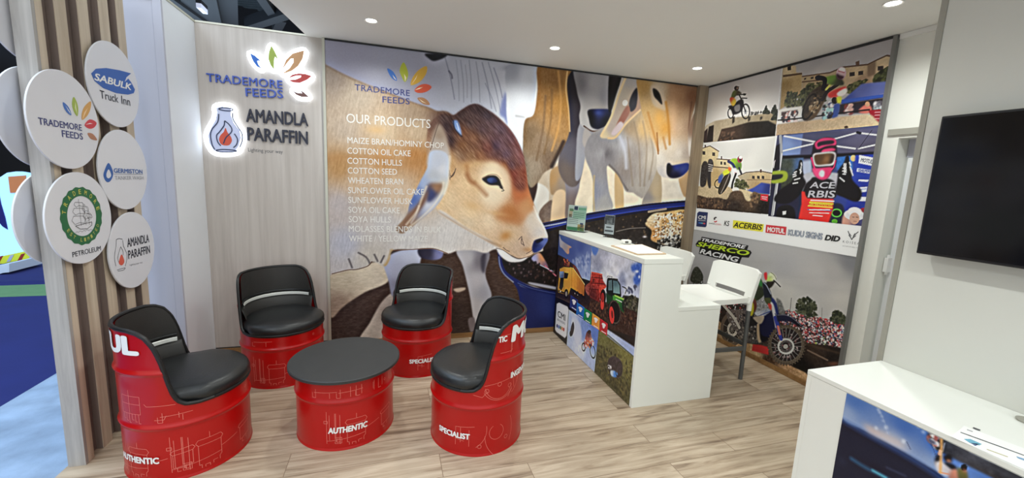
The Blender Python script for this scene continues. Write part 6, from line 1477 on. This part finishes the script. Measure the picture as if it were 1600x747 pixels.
# ================================================================== print on the counter front
PC = (0, -1.6155)
k = Art((-1.6155, -0.050, 0.004), (0, -1, 0), (0, 0, 1), 1.415, 1.021, 0.0036, PC)
k.p([(700, 300), (1200, 300), (1200, 800), (700, 800)], (40, 32, 32), sm=False)
k.T(860, 360, 5.333)
k.p([(40, 0), (345, 110), (330, 420), (60, 330)], [(100, 80, (66, 90, 156)), (250, 140, (56, 78, 150)), (250, 260, (110, 130, 180)), (280, 380, (150, 166, 204)), (180, 180, (60, 82, 150))], sm=False)
k.speck([(180, 240), (320, 200), (320, 400), (260, 380)], [(176, 188, 214), (140, 156, 200), (80, 104, 170)], 60, 5, 61, .5)
k.p([(76, 44), (92, 80), (130, 110), (178, 140), (158, 152), (156, 190), (140, 196), (100, 150), (80, 130)], [(90, 70, (176, 176, 190)), (130, 130, (150, 146, 156)), (150, 180, (200, 150, 120))], 1)
k.p([(60, 200), (120, 230), (200, 290), (250, 380), (300, 460), (335, 560), (335, 720), (40, 720)], (46, 34, 36), 1, sm=False, n=(14, 4)); k.speck([(110, 220), (160, 260), (158, 310), (110, 300)], [(206, 80, 60), (150, 50, 46), (60, 34, 34), (230, 120, 80)], 26, 3, 62)
k.p([(200, 290), (230, 330), (270, 420), (262, 430), (190, 310)], (120, 60, 46), 1, n=(24, 3))
k.p([(165, 306), (188, 314), (285, 452), (280, 548), (165, 482)], [(180, 340, (232, 168, 66)), (190, 440, (226, 150, 48)), (262, 480, (190, 112, 42)), (275, 530, (160, 92, 40))], 0, sm=False, n=(8, 6)); k.l([(188, 314), (285, 452)], 5, (244, 196, 110), .9, False); k.l([(178, 312), (178, 484)], 4, (150, 92, 34), .8, False)
for x in (205, 225, 245, 263): k.l([(x, 330+(x-188)*1.42), (x-2, 488+(x-165)*.57)], 2.5, (170, 104, 40), .6, False)
k.p([(80, 318), (110, 302), (168, 308), (170, 480), (150, 540), (66, 516), (62, 480)], [(110, 315, (206, 146, 56)), (140, 340, (226, 166, 66)), (140, 450, (216, 150, 50)), (80, 500, (190, 132, 48))], 0, sm=False); k.p([(84, 395), (114, 368), (108, 470), (92, 502), (74, 480)], (30, 28, 34), 0, sm=False); k.p([(77, 342), (113, 343), (110, 394), (76, 396)], [(90, 350, (136, 166, 204)), (100, 390, (70, 90, 130))], 0, sm=False); k.p([(115, 350), (152, 358), (142, 402), (114, 402)], (30, 30, 36), 0, sm=False); k.l([(112, 342), (112, 500)], 4, (120, 80, 34), .9, False); k.p([(68, 496), (120, 516), (118, 530), (66, 512)], (60, 46, 36), 0, sm=False); k.ell((84, 508), 5, 7, (236, 226, 200))
k.l([(82, 318), (112, 304), (165, 309)], 5, (90, 66, 40), .8, False)
for cx_, cy_, rx_, ry_ in ((133, 528, 18, 40), (205, 520, 9, 24), (228, 530, 9, 24), (262, 548, 8, 20)): k.ell((cx_, cy_), rx_, ry_, (26, 23, 25)); k.ell((cx_, cy_+1), rx_*.45, ry_*.5, (130, 120, 116))
k.l([(172, 490), (280, 560)], 14, (30, 26, 28), 1, False); k.p([(290, 470), (332, 440), (326, 540), (300, 520)], [(310, 490, (150, 70, 60))], 2, n=(40, 3)); k.l([(60, 560), (160, 600), (300, 640)], 10, (90, 70, 60), .6, True, 3)
k.p([(345, 112), (800, 275), (745, 747), (330, 540)], [(450, 200, (170, 172, 190)), (600, 260, (196, 196, 208)), (400, 300, (140, 144, 168)), (700, 500, (166, 172, 194)), (600, 420, (132, 140, 170)), (450, 380, (204, 206, 214)), (540, 330, (210, 210, 218)), (650, 440, (190, 192, 206))], sm=False, n=(30, 14))
k.p([(350, 125), (400, 145), (390, 190), (370, 210), (345, 170)], (70, 110, 190), 3); k.p([(680, 290), (770, 270), (775, 350), (745, 440), (710, 460), (690, 400), (720, 360), (680, 340)], (52, 88, 176), 4, n=(24, 5)); k.blob((720, 345), 16, 12, (200, 206, 220)); k.blob((740, 390), 9, 14, (180, 190, 214))
k.p([(600, 560), (640, 545), (690, 560), (760, 590), (750, 760), (600, 740)], (50, 48, 42), 2, n=(16, 4)); k.speck([(600, 560), (690, 550), (750, 590), (740, 700), (610, 680)], [(60, 62, 50), (84, 82, 60), (34, 32, 32), (100, 94, 80)], 130, 3, 63)
k.p([(335, 560), (620, 640), (760, 700), (740, 900), (300, 760)], (62, 42, 36), 1, sm=False, n=(22, 4)); k.speck([(340, 580), (600, 640), (740, 720), (700, 800), (330, 700)], [(110, 76, 56), (40, 28, 26), (90, 60, 46)], 120, 2.6, 67, .7)
k.p([(344, 350), (396, 356), (432, 372), (440, 420), (470, 466), (430, 500), (410, 600), (330, 560), (322, 480)], [(370, 400, (190, 58, 46)), (420, 460, (160, 44, 38)), (350, 540, (96, 36, 34))], 1, sm=False, n=(30, 4))
for q_ in ([(352, 352), (346, 540)], [(380, 358), (376, 560)], [(408, 364), (404, 590)], [(344, 392), (436, 402)], [(340, 440), (450, 448)], [(332, 490), (430, 500)]): k.l(q_, 5, (86, 30, 30), .8, False)
k.l([(344, 350), (432, 370)], 6, (226, 90, 66), .9, False); k.p([(350, 400), (372, 402), (370, 436), (348, 432)], (110, 40, 36), 0, sm=False); k.p([(410, 460), (466, 466), (436, 500), (408, 520)], (206, 70, 52), 1, n=(30, 3))
k.p([(474, 404), (500, 396), (560, 412), (584, 450), (592, 545), (560, 600), (480, 560), (466, 500)], (26, 34, 32), 1, sm=False)
k.p([(486, 420), (512, 414), (516, 500), (484, 500)], (84, 108, 112), 0, sm=False); k.p([(524, 418), (558, 426), (576, 460), (580, 530), (526, 520)], [(540, 440, (70, 96, 104)), (550, 500, (116, 150, 150))], 0, sm=False); k.l([(520, 410), (522, 560)], 5, (22, 26, 26), 1, False); k.l([(480, 402), (560, 412)], 8, (18, 20, 20), 1, False); k.l([(470, 398), (480, 384), (520, 392)], 3, (40, 40, 44)); k.ell((500, 392), 4, 6, (206, 200, 180)); k.ell((520, 394), 4, 6, (206, 200, 180))
k.p([(520, 540), (600, 560), (614, 610), (614, 690), (560, 640), (520, 600)], [(560, 560, (76, 156, 60)), (600, 650, (30, 80, 44))], 1, sm=False); k.l([(536, 544), (608, 576)], 9, (150, 206, 84), .9, False); k.l([(545, 575), (608, 606)], 6, (200, 214, 190), .7, False); k.p([(596, 590), (614, 596), (614, 680), (600, 660)], (34, 40, 38), 0, sm=False); k.p([(462, 520), (520, 556), (520, 640), (470, 606)], (30, 64, 40), 1, sm=False)
k.ell((440, 556), 24, 66, (32, 27, 27)); k.ell((433, 614), 14, 48, (222, 62, 52)); k.ell((436, 560), 12, 40, (150, 40, 36)); k.ell((530, 690), 54, 104, (30, 26, 26), -6); k.ring((536, 682), 46, 94, 9, (74, 62, 56), -6); k.ell((512, 706), 20, 72, (210, 56, 50), -4); k.ell((516, 700), 8, 34, (120, 40, 38), -4)
for t_ in range(14): k.l([(530+48*math.cos(t_*.45), 690+96*math.sin(t_*.45)), (530+57*math.cos(t_*.45+.1), 690+110*math.sin(t_*.45+.1))], 6, (60, 50, 46), .9, False)
k.l([(600, 470), (632, 490), (622, 530)], 8, (40, 40, 46)); k.speck([(640, 480), (720, 460), (700, 520), (640, 520)], [(110, 116, 140), (80, 84, 110)], 14, 3, 64)
k.T(860, 470, 4.394)
k.p([(10, -40), (140, 20), (125, 320), (0, 240)], (26, 22, 26), sm=False)
k.p([(128, 60), (335, 200), (312, 510), (110, 350)], [(160, 120, (176, 190, 220)), (230, 200, (120, 146, 206)), (200, 330, (206, 212, 228)), (280, 400, (170, 184, 220)), (300, 240, (86, 116, 190))], sm=False, n=(14, 9))
k.p([(150, 110), (200, 150), (215, 250), (180, 300), (150, 200)], (206, 210, 224), 4, .8)
k.p([(145, 170), (158, 145), (164, 185), (152, 235), (136, 240), (138, 205)], (66, 58, 60), 1); k.ell((140, 225), 8, 20, (50, 46, 50))
k.p([(250, 215), (275, 205), (282, 240), (296, 270), (300, 300), (270, 310), (240, 320), (228, 300), (238, 260)], [(262, 225, (90, 50, 50)), (260, 280, (196, 90, 80)), (290, 290, (206, 206, 210))], 1, n=(26, 3)); k.ring((290, 350), 17, 44, 8, (50, 44, 48), -8); k.ring((228, 318), 12, 26, 7, (60, 50, 50)); k.ell((268, 214), 12, 14, (60, 44, 46)); k.speck([(240, 250), (295, 260), (290, 320), (240, 320)], [(214, 120, 60), (240, 236, 236), (60, 50, 56), (200, 60, 60)], 30, 2.4, 65)
k.p([(332, 198), (584, 388), (560, 790), (300, 510)], [(360, 250, (112, 108, 60)), (500, 380, (120, 114, 62)), (420, 420, (92, 86, 54)), (450, 600, (78, 72, 46)), (350, 440, (82, 76, 48))], sm=False, n=(20, 4))
k.speck([(330, 300), (570, 420), (550, 720), (320, 470)], [(126, 114, 62), (58, 54, 36), (100, 88, 52), (50, 46, 32)], 260, 3, 66, .5)
k.p([(392, 196), (590, 325), (588, 398), (385, 236)], [(420, 230, (176, 186, 214)), (540, 340, (150, 164, 200))], 1, sm=False, n=(10, 6)); k.l([(335, 200), (400, 240), (590, 400)], 7, (80, 82, 60), .7, False)
k.p([(400, 400), (440, 380), (490, 420), (494, 500), (460, 530), (410, 500), (396, 450)], (70, 58, 58), 2, n=(14, 4)); k.p([(412, 480), (440, 480), (462, 500), (450, 525), (420, 515)], [(420, 490, (190, 200, 214)), (445, 510, (60, 120, 200))], 1); k.p([(398, 440), (420, 450), (416, 470), (396, 460)], (190, 186, 186), 1); k.ring((470, 470), 20, 50, 8, (60, 52, 48), 10); k.ring((400, 480), 10, 30, 6, (80, 70, 60))
for (x, y, c) in ((136, -26, (44, 56, 120)), (180, 24, (34, 106, 184)), (230, 62, (30, 132, 78)), (286, 98, (222, 144, 62)), (340, 136, (186, 42, 54))):
    k.p([(x+4, y-14), (x+54, y+22), (x+50, y+104), (x-2, y+70)], c, 0, sm=False); k.ell((x+27, y+36), 9, 18, (236, 238, 240)); k.ell((x+27, y+28), 16, 9, (236, 238, 240), 35); k.l([(x+12, y+72), (x+40, y+90)], 4, (226, 230, 236), .8, False)
k.p([(44, 20), (60, 12), (118, 40), (126, 62), (112, 240), (100, 256), (42, 214), (32, 196)], (226, 226, 230), 1, sm=False)
for x, c in ((47, (40, 60, 130)), (59, (40, 110, 180)), (70, (60, 130, 80)), (81, (220, 140, 60)), (92, (190, 50, 50))): k.ell((x, 172+(x-47)*.55), 5, 13, c)
k.T(0, 0, 1); k.crisp(0.45, 4, 0.9, 1.06); k.grainy(3, 1.6)
pr = k.build('printed_front', None, 1.18); stick([pr], ct)
rel(MB().box(-1.615, -1.6036, -1.464, -0.051, 0.004, 1.024), ct).build('print_backing', M['lacquer'], ct)
TP = (860, 470, 4.394)
def tp(body, x0, y0, x1, y1, h, m, **q): return letter_px(body, PC, (TP[0]+x0/TP[2], TP[1]+y0/TP[2]), (TP[0]+x1/TP[2], TP[1]+y1/TP[2]), h/TP[2], m, None, **q)
stick([tp('CMI', 50, 108, 103, 140, 42, BK, bold=.015), tp('BROKERS', 48, 134, 101, 166, 14, S((110, 110, 116)))], ct)

# ================================================================== print on the low cabinet
PK = (0, -1.4045)
q = Art((-1.4045, -2.657, 0.004), (0, -1, 0), (0, 0, 1), 1.06, 0.724, 0.003, PK)
q.p([(1200, 500), (2400, 500), (2400, 1600), (1200, 1600)], (26, 28, 50), sm=False)
q.T(1220, 540, 3.608)
q.p([(300, 200), (340, 400), (470, 480), (640, 570), (800, 665), (900, 725), (1000, 800), (1700, 1200), (1700, 600), (1000, 500), (600, 280)], [(420, 300, (66, 104, 172)), (700, 440, (58, 98, 172)), (360, 390, (128, 148, 186)), (640, 550, (150, 160, 186)), (860, 690, (128, 148, 186)), (900, 560, (60, 100, 176)), (1300, 800, (62, 104, 178))], 1)
q.l([(330, 412), (470, 492), (640, 585), (800, 680), (1000, 815)], 20, (52, 84, 146), .8, True, 4)
q.p([(470, 440), (520, 462), (600, 500), (690, 552), (700, 580), (600, 540), (500, 490)], [(490, 455, (206, 176, 160)), (620, 530, (196, 180, 176))], 5, .8)
for x, y, r in ((552, 362, 6), (560, 378, 6), (572, 400, 5), (580, 425, 5), (596, 462, 9), (540, 466, 8), (694, 540, 10), (780, 452, 10), (806, 488, 7), (606, 492, 5)): q.ell((x, y), r, r*1.3, (196, 204, 220), 0, 1, .8)
q.l([(552, 362), (575, 410), (610, 500)], 4, (130, 150, 190), .6); q.l([(710, 545), (730, 585)], 4, (60, 70, 110), .7)
q.l([(400, 640), (480, 690), (600, 750), (760, 850)], 13, (44, 92, 130), .9, True, 3); q.l([(520, 706), (590, 745)], 8, (86, 176, 196), .9, True, 2); q.l([(600, 690), (700, 735)], 5, (60, 66, 96), .7, True, 2); q.ell((350, 655), 16, 22, (34, 38, 62), 0, 4)
q.T(1430, 630, 6.38)
q.p([(135, 300), (240, 318), (360, 335), (470, 410), (700, 515), (900, 610), (1150, 700), (1400, 830), (1400, 1100), (800, 760), (560, 640), (350, 535), (200, 450), (150, 380)], [(300, 420, (52, 56, 68)), (600, 560, (66, 68, 80)), (900, 680, (48, 50, 60)), (200, 360, (44, 42, 52))], 1, n=(10, 5))
q.l([(420, 390), (700, 520), (900, 620), (1200, 760)], 34, (40, 56, 112), .9, True, 2); q.l([(560, 480), (760, 570), (900, 620)], 12, (150, 160, 190), .8, True, 3); q.ell((920, 610), 40, 20, (170, 180, 204), 25, 3, .8)
q.p([(135, 240), (180, 250), (270, 290), (260, 330), (190, 330), (140, 300)], [(160, 260, (120, 104, 120)), (220, 290, (176, 176, 196))], 2, n=(20, 3)); q.p([(88, 205), (130, 222), (130, 240), (96, 222)], (176, 120, 90), 1); q.speck([(150, 330), (220, 330), (240, 440), (170, 400)], [(40, 36, 44), (150, 90, 90), (96, 96, 120), (210, 206, 214)], 40, 3, 71)
q.l([(140, 350), (180, 460), (215, 560)], 5, (70, 84, 130), .8); q.l([(290, 400), (270, 480)], 4, (190, 190, 200), .7)
q.p([(205, 560), (240, 500), (262, 520), (250, 600), (215, 620)], (34, 32, 40), 1); q.p([(200, 590), (260, 580), (300, 600), (400, 650), (400, 690), (330, 730), (250, 700), (220, 660)], [(260, 620, (196, 190, 196)), (360, 680, (176, 164, 166))], 2); q.p([(290, 530), (340, 510), (372, 540), (365, 580), (330, 590), (300, 570)], (24, 22, 28), 1); q.p([(318, 565), (352, 560), (358, 590), (330, 600)], (170, 120, 100), 1); q.p([(290, 590), (380, 610), (420, 650), (400, 680), (340, 640)], (34, 36, 48), 1); q.l([(240, 690), (330, 710)], 16, (196, 140, 120), .9)
q.p([(380, 660), (430, 670), (460, 747), (450, 850), (360, 800), (340, 720)], [(400, 700, (190, 130, 110)), (420, 800, (150, 96, 84))], 1); q.p([(425, 655), (500, 670), (530, 720), (530, 860), (460, 860)], [(460, 700, (110, 104, 66)), (500, 780, (84, 80, 54))], 1); q.ell((492, 642), 32, 34, (28, 26, 34)); q.p([(480, 660), (516, 660), (512, 690), (486, 690)], (150, 104, 90), 1)
q.l([(262, 290), (258, 470), (248, 690)], 17, (214, 158, 96), 1, True, 1); q.l([(250, 480), (240, 510)], 30, (206, 150, 130), .9)
q.T(0, 0, 1); q.crisp(0.4, 6, 0.9, 1.04); q.grainy(2.5, 1.6)
pr = q.build('printed_front', None, 1.18); stick([pr], cbn)
# ================================================================== the hall beyond
HZ = -0.012
struct(MB().prism([(-5.6, -6, HZ-.05), (-4.8105, -6, HZ-.05), (-4.8105, 6, HZ-.05), (-5.58, 6, HZ-.05)], (0, 0, .05)).build('floor_aisle', M['carpet_pale']))
struct(MB().box(-14, -5.59, -7, 2.12, HZ-.06, HZ-.004).build('floor_hall', M['carpet_navy']))
struct(MB().prism([(-14, 2.13, HZ-.06), (-4.0, 2.13, HZ-.06), (-4.0, 2.8, HZ-.06), (-14, 2.45, HZ-.06)], (0, 0, .056)).build('floor_hall_strip', M['carpet_green']))
struct(MB().box(-14, -3.0, 2.9, 14, HZ-.07, HZ-.01).build('floor_hall_far', M['carpet_navy']))
struct(MB().box(-22, -14.2, -7, 16, -0.1, 9.5).build('wall_hall_side', M['hall_wall']))
struct(MB().box(-22, 3, 20.0, 20.3, -0.1, 12).build('wall_hall_end', M['hall_wall']))
# roof: corrugated sheet on dark steel
mb = MB(); x = -20.0; prof = []
while x < 1.0:
    prof += [(x, 0.0), (x+.10, 0.0), (x+.14, .07), (x+.24, .07)]; x += .28
def rz(y): return 7.4+0.10*y
vs = [(px, y, rz(y)+pz) for y in (3.0, 20.0) for px, pz in prof]; k = len(prof)
mb.add(vs, [(i, i+1, i+1+k, i+k) for i in range(k-1)])
rf = mb.build('ceiling_hall', M['roof'])
Rm = Matrix.Translation((-8, 11, 0)) @ Matrix.Rotation(math.radians(62), 4, 'Z') @ Matrix.Translation((8, -11, 0))
for v in rf.data.vertices: v.co = Rm @ v.co
struct(rf)
def beam(name, a, b, w, label):
    A, B = Vector(a), Vector(b); d = (B-A); s = d.cross(Vector((0, 0, 1))).normalized()*w/2; u = Vector((0, 0, w))
    mb = MB(); mb.prism([A-s, A+s, A+s+u, A-s+u], d); o = mb.build(name, M['roof_steel']); struct(o); return o
def hp(px, py, z): return tuple(on_plane(2, z, px, py))
beam('trim_11', hp(236, -16, 6.2), hp(318, 40, 6.2), .45, '')
beam('trim_12', hp(340, -30, 6.6), hp(350, 46, 6.6), .9, '')
beam('trim_13', hp(300, -30, 6.3), hp(326, 50, 6.3), .9, '')
beam('trim_14', hp(400, -12, 6.6), hp(432, 34, 6.6), .28, '')
beam('trim_15', hp(390, 45, 6.5), hp(455, 24, 6.5), .35, '')
beam('trim_16', hp(432, 50, 6.7), hp(440, 34, 6.7), .3, '')
tl = empty('hall_tube_light', hp(315, 17, 5.9)); tag(tl, 'pale tube lamp hanging under the dark hall roof', 'lamp')
A = Vector(hp(310.5, 12, 5.9)); B = Vector(hp(321, 22, 5.9)); mb = MB(); s = (B-A).cross(Vector((0, 0, 1))).normalized()*.06
mb.prism([A-s, A+s, B+s, B-s], (0, 0, .12)); t_ = mb.build('diffuser', M['tube'], None)
mb = MB(); mb.prism([A-s*1.1+Vector((0, 0, .121)), A+s*1.1+Vector((0, 0, .121)), B+s*1.1+Vector((0, 0, .121)), B-s*1.1+Vector((0, 0, .121))], (0, 0, .1)); h_ = mb.build('housing', M['roof_steel'], None)
for z_, nm in ((A, 'suspension_wire'), (B, 'suspension_wire')): pass
w_ = MB().tube([A+Vector((0, 0, .22)), A+Vector((0, 0, 1.6))], .02, 6).build('suspension_wire', M['roof_steel'], None)
stick([t_, h_, w_], tl)
# neighbouring stand: glowing sign wall on a pale plinth with a hazard-striped board
DXP = (1, 4.3)
pl = empty('lit_sign_wall', on_plane(1, 4.3, 20, 410)); tag(pl, 'glowing white and blue sign wall of another stand, far left edge', 'sign')
ps = [plate_px([(-60, 400), (-40, 320), (2, 283), (22, 270), (36, 268), (60, 272), (90, 300), (90, 400)], DXP, emit('sky_blue_lightbox', (150, 200, 255), 1.0), None, 'lightbox', 0.12, 0.0),
      plate_px([(8, 285), (2, 306), (2, 322), (8, 342), (16, 352), (24, 357), (20, 338), (14, 318), (10, 298)], DXP, S((22, 26, 110)), None, 'dark_arc', 0.01, 0.125),
      plate_px([(25, 276), (52, 274), (52, 300), (28, 301)], DXP, S((206, 130, 84)), None, 'orange_panel', 0.01, 0.125)]
stick(ps, pl)
hz = empty('hazard_board', on_plane(1, 4.1, 20, 405)); tag(hz, 'low red and yellow striped hazard board below the glowing sign wall', 'barrier')
HP = (1, 4.1)
ps = [plate_px([(-40, 402), (0, 401), (42, 392), (60, 389), (60, 405), (44, 404), (0, 413), (-40, 414)], HP, S((226, 236, 60)), None, 'board', 0.04, 0.0)]
for k in range(5):
    x0 = -20+17*k; y0 = 404-1.9*k*1.0
    ps.append(plate_px([(x0, y0+8.5), (x0+6, y0-2), (x0+12, y0-3.5), (x0+6, y0+7.5)], HP, S((150, 40, 40) if k % 2 else (176, 182, 214)), None, 'stripe', 0.004, 0.041))
stick(ps, hz)
pp = empty('stand_plinth', on_plane(1, 3.9, 10, 424)); tag(pp, 'long pale plinth running under the hazard board, far left', 'plinth')
stick([plate_px([(-60, 420), (0, 414), (44, 404), (70, 399), (70, 411), (61, 412), (0, 432), (-60, 442)], (1, 3.9), S((206, 222, 240)), None, 'plinth_body', 0.6, 0.0)], pp)
bl = empty('blue_lightbox', on_plane(0, -12.0, 0, 165)); tag(bl, 'blue glowing light box in the dark hall, cut by the left edge', 'light box')
stick([plate_px([(-60, 130), (3, 134), (3, 190), (-60, 195)], (1, 5.0), emit('blue_lightbox', (70, 120, 255), 1.2), None, 'screen', 0.1, 0.0)], bl)
